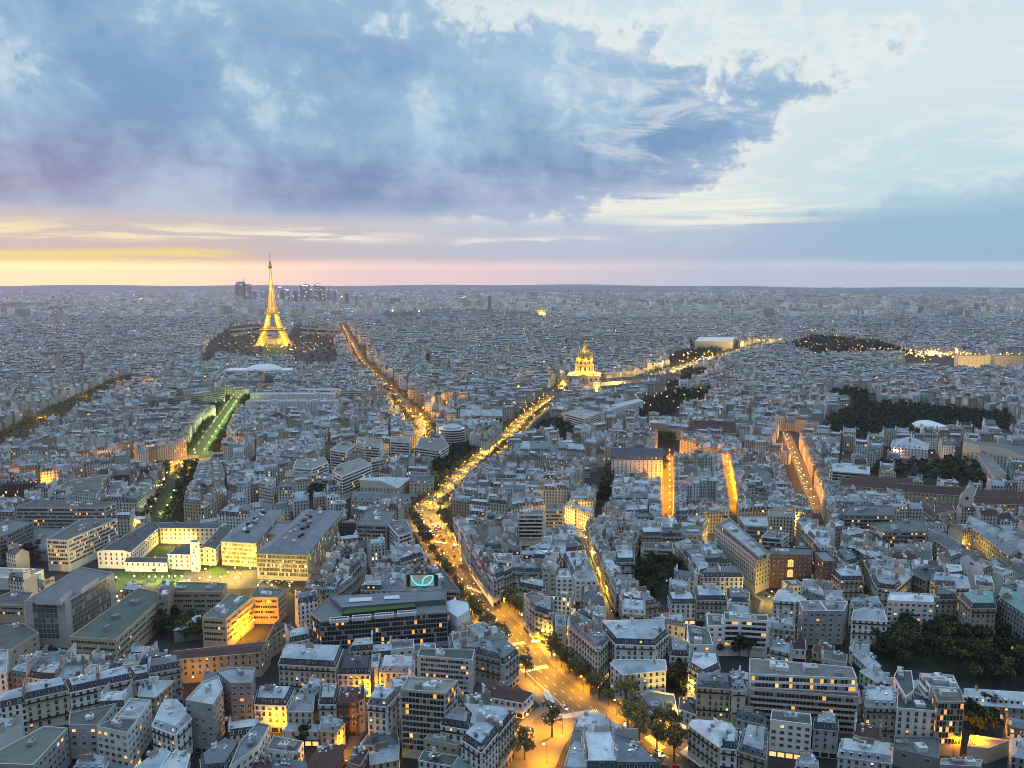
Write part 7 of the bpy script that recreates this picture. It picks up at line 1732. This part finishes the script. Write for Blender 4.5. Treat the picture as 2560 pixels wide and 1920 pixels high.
for t, p, pw, w, cl in (('A', (280, 90), 5000, 'wall of floodlit hall', (1, .66, .14)), ('A', (100, 110), 4000, 'wall of floodlit hall', (1, .66, .14)), ('A', (2080, 560), 9000, 'amber hospital yard', AMB), ('A', (2180, 500), 7000, 'amber hospital yard', AMB), ('A', (2160, 780), 1600, 'tan ward front', (1, .62, .16)), ('A', (800, 430), 900, 'office slab undercroft', YEL), ('B', (300, 975), 3200, 'cream terrace front', (1, .6, .12)), ('A', (1650, 1010), 1500, 'back street end', AMB), ('B', (150, 1390), 4200, 'alley behind white yards', AMB), ('B', (2150, 1600), 7000, 'west pavement of forecourt', AMB), ('B', (2080, 1690), 7000, 'west pavement of forecourt', AMB), ('D', (850, 1440), 6500, 'passage beside pink slab', AMB), ('D', (1600, 1560), 4000, 'foot of glass frontage', AMB), ('D', (1770, 1540), 7000, 'yard walls', AMB), ('D', (1395, 340), 3600, 'corner terrace', (1, .6, .12)), ('D', (1120, 430), 6000, 'corner terrace', (1, .62, .12)), ('H', (220, 1140), 9000, 'cream corner house', (1, .52, .06)), ('H', (1850, 985), 5000, 'chapel yard', (1, .66, .2)), ('H', (1930, 985), 4000, 'chapel yard', (1, .66, .2)), ('H', (1480, 1330), 1800, 'dark hall yard', YEL), ('H', (1715, 1340), 2200, 'dark hall yard', YEL), ('H', (1180, 900), 2500, 'zinc roofs court', YEL), ('H', (1100, 500), 3000, 'mansion garden wall', (1, .5, .22)), ('H', (1400, 520), 3000, 'mansion garden wall', (1, .5, .22)), ('H', (1250, 510), 2600, 'mansion garden wall', (1, .5, .22)), ('G', (580, 400), 5000, 'court behind blue mansards', (1, .7, .25)), ('G', (980, 250), 3500, 'theatre corner', (1, .62, .16)), ('G', (720, 440), 2500, 'court behind blue mansards', (1, .7, .25)), ('C', (1450, 1260), 9000, 'lit corner shop', (1, .62, .05)), ('C', (1360, 1290), 7000, 'lit corner shop', (1, .62, .05)), ('C', (1500, 1080), 1800, 'black roofed corner house', YEL), ('C', (1700, 1265), 4500, 'brick terrace front', (1, .5, .08)), ('C', (1830, 1265), 3500, 'brick terrace front', (1, .5, .08)), ('C', (1450, 740), 2200, 'white party wall yard', YEL), ('C', (240, 590), 9000, 'cafe corner', (1, .72, .12)), ('C', (400, 620), 9000, 'cafe corner', (1, .80, .3)), ('C', (300, 640), 5000, 'cafe corner', (1, .7, .1)), ('E', (1180, 1130), 1800, 'white gatehouse', YEL), ('E', (1690, 1035), 2600, 'rounded block front', AMB), ('E', (2040, 1040), 2600, 'blue roofed house front', (1, .6, .12)), ('E', (540, 740), 8000, 'amber street corner', AMB), ('E', (980, 640), 9000, 'amber street front', AMB), ('E', (1590, 460), 6000, 'round place terrace', AMB), ('E', (1930, 500), 6000, 'round place terrace', AMB), ('F', (1840, 440), 4000, 'grove corner', AMB), ('F', (760, 810), 3500, 'white end wall foot', YEL), ('F', (1180, 590), 3500, 'amber flats front', (1, .6, .12)), ('F', (1080, 640), 3500, 'amber flats front', (1, .6, .12)), ('F', (350, 1560), 5200, 'porch of glass hospital', YEL), ('F', (160, 1540), 5200, 'porch of glass hospital', YEL), ('E', (2080, 1480), 4200, 'porch of glass hospital', YEL), ('Q', (620, 708), 26000, 'far palace', (1, .55, .08)), ('Q', (2105, 801), 40000, 'far palace wing', (1, .6, .1)), ('Q', (2180, 801), 40000, 'far palace wing', (1, .6, .1)), ('Q', (2078, 801), 30000, 'far palace wing', (1, .6, .1)), ('Q', (1995, 786), 30000, 'far palace square', (1, .6, .1)), ('Q', (500, 806), 9000, 'white exhibition hall', (1, .7, .3)), ('Q', (590, 806), 4000, 'white exhibition hall', (1, .8, .5)), ('Q', (280, 850), 16000, 'far crossroads', AMB), ('Q', (330, 838), 16000, 'far crossroads', AMB), ('Q', (260, 858), 12000, 'far crossroads', AMB)):
    x, y = T(t, p); street_lamp(x, y, 0, w, pw * K, cl)
# ------------------------------------------------------------------ vehicles
CARC = {'white': (.65, .65, .64), 'black': (.02, .02, .022), 'silver': (.35, .36, .37), 'dark blue': (.03, .045, .09), 'red': (.30, .02, .02), 'grey': (.12, .125, .13)}
for k_, c_ in CARC.items(): mat('car ' + k_, c_, .3, .1, spec=.6)
mat('tyre', (.02, .02, .02), .9); mat('bus white', (.62, .64, .62), .4); mat('bus green', (.10, .28, .22), .4)
def car_meshes(colr, van=False):
    L, W = (4.9, 1.95) if van else (4.3, 1.78); b = MB(); h = 1.9 if van else 1.42
    def loft(secs, m):
        for (x0, w0, a0, b0), (x1, w1, a1, b1) in zip(secs, secs[1:]):
            A = [(x0, -w0, a0), (x0, w0, a0), (x0, w0 * .96, b0), (x0, -w0 * .96, b0)]; B = [(x1, -w1, a1), (x1, w1, a1), (x1, w1 * .96, b1), (x1, -w1 * .96, b1)]
            for i in range(4): j = (i + 1) % 4; b.face([A[i], A[j], B[j], B[i]], m)
        for s_, o in ((secs[0], 0), (secs[-1], 1)):
            x, w, a, c = s_; P = [(x, -w, a), (x, w, a), (x, w * .96, c), (x, -w * .96, c)]; b.face(P if o else P[::-1], m)
    w = W / 2
    loft([(-L / 2, w * .86, .35, .78), (-L / 2 + .25, w, .26, .92), (-L * .2, w, .24, .95), (L * .22, w, .24, .93), (L / 2 - .3, w * .97, .26, .78), (L / 2, w * .84, .34, .66)], 0)
    body = b.mesh('body', M['car ' + colr]); b = MB(); lo = .9
    if van: loft([(-L / 2 + .08, w * .93, lo, h - .05), (-L / 2 + .3, w * .95, lo, h), (L * .16, w * .95, lo, h), (L * .34, w * .93, lo, lo + .12)], 0)
    else: loft([(-L * .42, w * .84, lo, lo + .06), (-L * .28, w * .84, lo, h - .04), (L * .02, w * .84, lo, h), (L * .12, w * .84, lo, h - .06), (L * .27, w * .86, lo, lo + .04)], 0)
    cab = b.mesh('cabin_glass', M['glass']); b = MB(); b.box((-.1 if van else -.13 * L), 0, h + .015, (L * .5 if van else L * .32), W * .78, .035); top = b.mesh('car_roof', M['car ' + colr])
    b = MB(); b.tube((0, -.1, 0), (0, .1, 0), .32, .32, 10); wh = b.mesh('wheel', M['tyre']); b = MB(); b.box(0, 0, 0, .1, .36, .16); hl = b.mesh('headlight', M['head light']); b = MB(); b.box(0, 0, 0, .1, .36, .14); tl = b.mesh('tail_light', M['tail light'])
    return body, cab, top, wh, hl, tl, L, W
CM = {(c_, v): car_meshes(c_, v) for c_ in CARC for v in (False, True)}
CN = {}
def car(x, y, ang, colr, where, van=False, z=.06):
    CN[(colr, where)] = CN.get((colr, where), 0) + 1; o = CN[(colr, where)]
    bo, cab, top, wh, hl, tl, L, W = CM[(colr, van)]
    r = thing('delivery_van' if van else 'parked_car' if 'parked' in where else 'car', f"{colr} {'van' if van else 'car'}, {ordinal(o)} {colr} one {where}", 'van' if van else 'car', (x, y, z), ang, 'vehicles ' + where)
    link('body', bo, r); link('cabin_glass', cab, r); link('car_roof', top, r)
    for sx in (-1, 1):
        for sy in (-1, 1): link('wheel', wh, r, (sx * L * .31, sy * (W / 2 - .12), .32))
    for sy in (-1, 1): link('headlight', hl, r, (L / 2 - .02, sy * W * .32, .64)); link('tail_light', tl, r, (-L / 2 + .02, sy * W * .34, .74))
cols = list(CARC)
def lane(name, d, step, where, p=.5, rev=False, y0=0, y1=1e9, start=5):
    for x, y, a in along(offset(ST[name], d), step, start):
        if y0 < y < y1 and rng.random() < p: car(x, y, a + (PI if rev else 0), rng.choice(cols), where, rng.random() < .12)
lane('boulevard', -2.6, 11, 'in inner left lane of boulevard', .42, False); lane('boulevard', -6.6, 12, 'in outer left lane of boulevard', .34); lane('boulevard', 2.6, 10, 'in inner right lane of boulevard', .5, True, 520); lane('boulevard', 6.6, 12, 'in outer right lane of boulevard', .4, True, 520)
lane('boulevard', 2.6, 7.5, 'in queue at the fork', .75, True, 640, 760, 6); lane('boulevard', 5.8, 7.5, 'in second queue at the fork', .7, True, 640, 760, 8); lane('dome avenue', 3, 12, 'on left lane of dome avenue', .7, True); lane('dome avenue', -3, 12, 'on right lane of dome avenue', .65)
lane('canyon street', 2.6, 6, 'parked along canyon street', .6); lane('slab street', 2.6, 6, 'parked along slab street', .4); lane('third lamp street', -2.8, 7, 'parked in third lamp street', .5); lane('orange alley', -1.8, 7, 'parked in orange alley', .3)
for p, a_, cl, w, v in (((455, 1145), None, 'white', 'waiting at zebra left of bus lane line', False), ((275, 1110), None, 'silver', 'behind the bus at the kerb', False), ((120, 1335), .05, 'black', 'turning below the kiosk corner', False), ((1275, 1545), None, 'white', 'on right carriageway by pavement tree', True)):
    x, y = T('C', p); P = ST['boulevard']; i = min(range(len(P) - 1), key=lambda k: (P[k][0] - x) ** 2 + (P[k][1] - y) ** 2); a = math.atan2(P[i + 1][1] - P[i][1], P[i + 1][0] - P[i][0]) if a_ is None else a_
    car(x, y, a, cl, w, v)
for p in ((40, 1578), (75, 1582), (110, 1578), (160, 1585), (210, 1580), (260, 1590), (300, 1585)): x, y = T('F', p); car(x, y, 1.3 + rng.uniform(-.1, .1), rng.choice(cols), 'parked before glass hospital')
for p in ((360, 600), (395, 605), (430, 598), (460, 610)): x, y = T('A', p); car(x, y, .5, rng.choice(cols), 'parked under office slab')
def bus():
    x, y = T('C', (322, 1085)); a0, b0 = T('C', (290, 1020)), T('C', (360, 1150)); a = math.atan2(b0[1] - a0[1], b0[0] - a0[0])
    r = thing('city_bus', 'white single deck bus waiting before the zebra crossing', 'bus', (x, y, .08), a); L, W, h = 12.0, 2.55, 2.95
    b = MB(); b.prism([(-L / 2, -W / 2), (L / 2, -W / 2), (L / 2, W / 2), (-L / 2, W / 2)], .35, h, 0, 0, True); b.box(-1, 0, h + .12, 7.5, 1.7, .28, 0, 0); b.box(0, 0, .75, L + .02, W + .02, .35, 0, 1); b.build('body', [M['bus white'], M['bus green']], r)
    for s in (-1, 1):
        b = MB()
        for i in range(7): b.face([(-L / 2 + .5 + i * 1.6, s * (W / 2 + .015), 1.25), (-L / 2 + 1.9 + i * 1.6, s * (W / 2 + .015), 1.25), (-L / 2 + 1.9 + i * 1.6, s * (W / 2 + .015), 2.45), (-L / 2 + .5 + i * 1.6, s * (W / 2 + .015), 2.45)][::s], 0)
        b.build('window_band', M['lit pale'], r); b = MB(); b.box(L / 2 + .02, s * .85, .75, .06, .4, .22); b.build('headlight', M['head light'], r); b = MB(); b.box(-L / 2 - .02, s * .95, 1.0, .06, .3, .4); b.build('tail_light', M['tail light'], r)
        for u in (-3.4, 3.6): b = MB(); b.tube((u, s * (W / 2 - .25), .5), (u, s * (W / 2 + .02), .5), .5, .5, 12); b.build('wheel', M['tyre'], r)
    b = MB(); b.box(L / 2 + .01, 0, 1.75, .06, W - .3, 1.4); b.build('windscreen', M['glass'], r)
bus()
def awning():
    x, y = T('C', (1570, 1560)); a0, b0 = T('C', (1490, 1480), 4), T('C', (1680, 1610), 4); a = math.atan2(b0[1] - a0[1], b0[0] - a0[0]); L = math.hypot(b0[0] - a0[0], b0[1] - a0[1]); c = ((a0[0] + b0[0]) / 2, (a0[1] + b0[1]) / 2)
    r = thing('cafe_awning', 'long pale cafe terrace roof with row of bulbs at bottom right', 'awning', (c[0], c[1], .15), a); b = MB(); b.face([(-L / 2, -3.4, 2.7), (L / 2, -3.4, 2.7), (L / 2, 3, 3.7), (-L / 2, 3, 3.7)]); b.face([(-L / 2, 3, 3.62), (L / 2, 3, 3.62), (L / 2, -3.4, 2.62), (-L / 2, -3.4, 2.62)]); b.build('canopy', M['wall cream'], r)
    for i in range(8): u = (i / 7 - .5) * L * .94; b = MB(); b.lathe([(0, 3.95), (.32, 4.2), (0, 4.5)], 8, (u, 2.4)); b.build('bulb', M['lamp amber'], r); b = MB(); b.tube((u, -3.3, 0), (u, -3.3, 2.7), .06, .06, 4); b.build('post', M['dark metal'], r); lamp_light(r, (u, 2.2, 5.0), 900, (1, .6, .1), .3)
awning()
for t, p, w, h, c_, lab in (('C', (410, 560), 5, 2.6, 'lamp white', 'white glowing shop sign at the cafe corner'), ('C', (975, 1285), 1.6, 2.4, 'lit pale', 'small lit advertising panel on boulevard pavement'), ('C', (1275, 1545), 1.6, 2.6, 'lit pale', 'tall lit advertising panel beside the lower zebra crossing'), ('C', (1410, 1345), 8, 2.2, 'lit amber', 'glowing amber shop front of the wedge pavilion'), ('C', (220, 560), 7, 1.6, 'lamp amber', 'amber glowing cafe front left of shop sign'), ('F', (1770, 1385), 1.8, 2.6, 'lit pale', 'lit panel on boulevard right pavement'), ('F', (1735, 1250), 6, 1.6, 'lamp amber', 'amber lit shop front below boulevard trees')):
    x, y = T(t, p, 1.5); r = thing('lit_sign', lab, 'sign', (x, y, .15)); b = MB(); b.box(0, 0, h / 2 + .5, w, .35, h, 0, 0); b.build('sign_case', M['dark metal'], r); b = MB(); b.face([(-w / 2 + .1, -.19, .6), (w / 2 - .1, -.19, .6), (w / 2 - .1, -.19, h + .4), (-w / 2 + .1, -.19, h + .4)]); b.build('sign_panel', M[c_], r)
# ------------------------------------------------------------------ houses: the 300 that show largest one by one, the rest as one mesh
def shown(L):
    c = pcen(L['poly']); d = math.hypot(c[0], c[1]); return abs(c[0]) / c[1] < .70 and PX(c[0], c[1], L['h'])[1] < 1960
def size(L):
    c = pcen(L['poly']); d2 = c[0] ** 2 + c[1] ** 2 + CAMH ** 2; return (parea(L['poly']) ** .5 * L['h']) ** .5 / d2 * (1 if L['kind'] == 'front' else .55)
vis = sorted([L for L in LOTS if L['block'] != 'far' and shown(L)], key=size, reverse=True)
IND = vis[:300]; ids = set(id(L) for L in IND)
byb = {}
for L in IND: byb.setdefault(L['block'], []).append(L)
ROOFW = {'zinc': 'zinc roofed', 'zinc pale': 'pale zinc roofed', 'zinc dark': 'dark zinc roofed', 'slate': 'slate roofed', 'red tile': 'red roofed', 'flat roof': 'flat roofed', 'gravel roof': 'gravel roofed', 'green roof': 'green roofed', 'copper green': 'teal roofed'}
for bn, Ls in byb.items():
    for L in Ls: c = pcen(L['poly']); L['px'] = PX(c[0], c[1], L['h'])
    Ls.sort(key=lambda L: L['px'][1]); nr = 1 if len(Ls) <= 7 else 2 if len(Ls) <= 16 else 3 if len(Ls) <= 30 else 4
    rn = {1: [''], 2: ['back half of ', 'front half of '], 3: ['back third of ', 'middle of ', 'front third of '], 4: ['farthest row of ', 'upper middle of ', 'lower middle of ', 'nearest row of ']}[nr]
    for k in range(nr):
        row = Ls[len(Ls) * k // nr: len(Ls) * (k + 1) // nr]; row.sort(key=lambda L: L['px'][0])
        for i, L in enumerate(row):
            size_w = 'low ' if L['h'] < 10 else ''
            rw = ROOFW[L['roof'][0]]; L['label'] = f"{size_w}{L['wall']} {rw} house, {'' if len(row) == 1 else ordinal(i + 1) + ' from left, '}{rn[k]}{bn}"; L['group'] = 'houses: ' + bn
            if len(L['label'].split()) > 16: L['label'] = L['label'].replace(rw + ' ', '').replace(size_w, '')
for L in IND:
    c = pcen(L['poly']); house(L, windows=math.hypot(*c) < 640)
mbn, mbf = MB(), MB()
for L in LOTS:
    if id(L) in ids: continue
    c = pcen(L['poly'])
    if abs(c[0]) / max(c[1], 1) > .76: continue
    if c[1] < 1500: house_into(mbn, L, True)
    else: house_into(mbf, L, False)
nM = list(STUFF_M)
tag(mbn.build('farther_houses', [M[m] for m in nM]), kind='stuff'); tag(mbf.build('distant_houses', [M[m] for m in nM]), kind='stuff')
# ------------------------------------------------------------------ the plain: low blocks to the horizon, hills, lights
def boxes(name, X, Y, SX, SY, H, A, mats, mi, kind='stuff'):
    n = len(X); c, s = np.cos(A), np.sin(A); V = np.zeros((n, 8, 3), np.float32)
    for k, (u, v, z) in enumerate(((-1, -1, 0), (1, -1, 0), (1, 1, 0), (-1, 1, 0), (-1, -1, 1), (1, -1, 1), (1, 1, 1), (-1, 1, 1))):
        ax, ay = u * SX / 2, v * SY / 2; V[:, k, 0] = X + ax * c - ay * s; V[:, k, 1] = Y + ax * s + ay * c; V[:, k, 2] = z * H
    F = np.array([[0, 1, 5, 4], [1, 2, 6, 5], [2, 3, 7, 6], [3, 0, 4, 7], [4, 5, 6, 7]], np.int32)
    idx = (np.arange(n)[:, None, None] * 8 + F[None]).reshape(-1); nf = n * 5
    me = bpy.data.meshes.new(name); me.vertices.add(n * 8); me.vertices.foreach_set('co', V.ravel()); me.loops.add(nf * 4); me.loops.foreach_set('vertex_index', idx.astype(np.int32)); me.polygons.add(nf); me.polygons.foreach_set('loop_start', np.arange(0, nf * 4, 4, dtype=np.int32))
    M5 = np.repeat(mi[:, None], 5, 1); M5[:, 4] = mi + 1
    for m_ in mats: me.materials.append(M[m_])
    me.polygons.foreach_set('material_index', M5.ravel().astype(np.int32)); me.update(calc_edges=True)
    return tag(link(name, me), kind=kind)
PM = ['wall pale grey', 'zinc', 'wall cream', 'zinc dark', 'wall white', 'zinc pale', 'wall beige', 'slate', 'wall white', 'wall pale grey', 'wall grey', 'flat roof']
def plain():
    N = 46000; Y = 3900 * (14000 / 3900) ** (nrs.rand(N) ** 1.25); X = (nrs.rand(N) * 2 - 1) * (Y * .74 + 60)
    A = np.sin(X * .0021 + Y * .0013) * 1.3 + nrs.normal(size=N) * .08 + (nrs.rand(N) < .5) * PI / 2
    keep = np.sin(X * .0017 + 2) * np.sin(Y * .0011 + X * .0004) > -.62
    wood = in_wood(X, Y) & (nrs.rand(N) < .8); keep &= ~wood
    X, Y, A = X[keep], Y[keep], A[keep]; n = len(X)
    SX = nrs.uniform(14, 60, n) * (1 + (Y - 3900) / 9000); SY = nrs.uniform(10, 16, n) * (1 + (Y - 3900) / 9000); H = nrs.choice([12, 15, 17, 18, 19, 20, 22, 26], n).astype(float) + (nrs.rand(n) < .02) * nrs.uniform(15, 45, n)
    boxes('distant_districts', X, Y, SX, SY, H, A, PM, nrs.choice([0, 0, 2, 2, 4, 6, 8, 10], n))
def in_wood(X, Y):
    r = np.zeros(len(X), bool)
    for k in ('wood', 'far wood'):
        P = PARKS[k]; ys = [p[1] for p in P]; y0, y1 = min(ys), max(ys)
        r |= (Y > y0) & (Y < y1) & (X / Y > min(p[0] / p[1] for p in P)) & (X / Y < max(p[0] / p[1] for p in P))
    return r
plain()
mat('hill', (.20, .22, .25), .95, 0, .3, .003)
def hills():
    for nm, d, hmax, seed, m_ in (('hills', 11500, 55, 1, 'hill'), ('hills', 14200, 100, 5, 'hill')):
        b = MB(); n = 160; pr = None
        for i in range(n + 1):
            a = math.radians(-46 + 92 * i / n); f = .5 + .5 * math.sin(a * 7 + seed) * math.sin(a * 3.1 + seed * 2); f = f * .75 + .25 * (.5 + .5 * math.sin(a * 31 + seed)); z = hmax * (.5 + .6 * f) if hmax > 60 else hmax * max(.02, f)
            c = (math.sin(a), math.cos(a)); q = [(c[0] * (d - 1500), c[1] * (d - 1500), -3), (c[0] * d, c[1] * d, z), (c[0] * (d + 2000), c[1] * (d + 2000), -3)]
            if pr: b.face([pr[0], q[0], q[1], pr[1]]); b.face([pr[1], q[1], q[2], pr[2]])
            pr = q
        tag(b.build(nm, M[m_]), kind='structure')
hills()
def city_lights():
    b = MB()
    def add(x, y, z, s, m):
        P = [(x - s, y, z), (x, y - s, z), (x + s, y, z), (x, y + s, z)]; u, d = (x, y, z + s), (x, y, z - s)
        for i in range(4): b.face([P[i], P[(i + 1) % 4], u], m); b.face([P[(i + 1) % 4], P[i], d], m)
    for q in range(150):
        y = 2000 * (13000 / 2000) ** rng.random(); x = rng.uniform(-.72, .72) * y; a = rng.uniform(0, PI); L = rng.uniform(150, 600) * (1 + y / 5000); n_ = rng.randint(5, 18); m_ = rng.choice([0, 0, 0, 1])
        for i in range(n_): add(x + math.cos(a) * L * (i / n_ - .5), y + math.sin(a) * L * (i / n_ - .5), 22, (.28 + .0003 * y) * rng.choice([.4, .6, .8, 1.1]), m_)
    for i in range(1700):
        y = 2300 * (14500 / 2300) ** (rng.random() ** .8); x = rng.uniform(-.72, .72) * y
        if rng.random() < .5 + .5 * math.sin(x * .004 + 1.3 * math.sin(y * .0016)) * math.sin(y * .0023): pass
        elif rng.random() < .6: continue
        s = (.30 + .00036 * y) * rng.choice([.4, .55, .7, .9, 1.2]); add(x, y, (20 if y < 4000 else 24) + rng.uniform(0, 6), s, rng.choice([0, 0, 0, 1, 1, 2]))
    for i in range(220):
        y = 1150 * (4200 / 1150) ** rng.random(); x = rng.uniform(-.72, .72) * y; add(x, y, 21 + rng.uniform(0, 3), rng.uniform(.5, 1.0), rng.choice([0, 0, 1]))
    for X, Y, n_, sx, sy, s in ((2025, 766, 120, 70, 7, 2.2), (2130, 772, 60, 110, 6, 1.6), (290, 846, 70, 70, 14, 1.2), (320, 836, 40, 40, 8, 1.3), (1900, 760, 60, 120, 12, 1.5), (1560, 772, 90, 110, 14, 1.6), (600, 745, 70, 90, 26, 1.5), (560, 700, 30, 90, 10, 1.7), (1900, 645, 60, 150, 7, 4.0), (2080, 655, 40, 130, 12, 3.6), (1300, 640, 70, 420, 10, 3.2), (350, 632, 90, 330, 7, 4.2), (690, 648, 50, 60, 10, 3.2), (250, 690, 60, 240, 26, 2.0), (1200, 700, 70, 400, 30, 1.9), (1380, 855, 50, 120, 24, 1.0), (1150, 870, 40, 60, 60, .9), (200, 900, 40, 160, 40, .8), (600, 650, 20, 60, 6, 3.5), (1750, 700, 60, 340, 30, 2.0)):
        for i in range(n_):
            p = (X + rng.gauss(0, .5) * sx, max(622, Y + rng.gauss(0, .5) * sy)); x, y = T('Q', p, 8); add(x, y, 8 + rng.uniform(0, 10), s * rng.uniform(.6, 1.2), rng.choice([0, 0, 1]))
    for X, Y, s in ((1555, 660, 9), (1613, 660, 8), (905, 672, 6), (848, 671, 7), (738, 641, 11), (1897, 642, 11), (1925, 642, 9), (2065, 757, 8), (640, 784, 4), (1120, 835, 2.6), (1235, 695, 4), (2135, 650, 9)):
        x, y = T('Q', (X, Y), 15); add(x, y, 15, s, 0)
    tag(b.build('distant_lights', [M['lamp far'], M['lamp far white'], M['lamp pale far']]), kind='stuff')
city_lights()
# ------------------------------------------------------------------ evening air
def haze():
    b = MB(); b.box(0, 0, 182, 33000, 33000, 366); o = b.build('haze', [bpy.data.materials.new('haze')]); m = o.data.materials[0]; m.use_nodes = True; k = NT(m.node_tree); k.n.clear()
    out = k.new('ShaderNodeOutputMaterial'); v = k.new('ShaderNodeVolumePrincipled'); v.inputs['Color'].default_value = (.86, .87, 1.0, 1); v.inputs['Density'].default_value = HAZE; v.inputs['Anisotropy'].default_value = .45
    k.l.new(v.outputs[0], out.inputs['Volume']); tag(o, kind='stuff')
HAZE = 3.9e-5
haze()
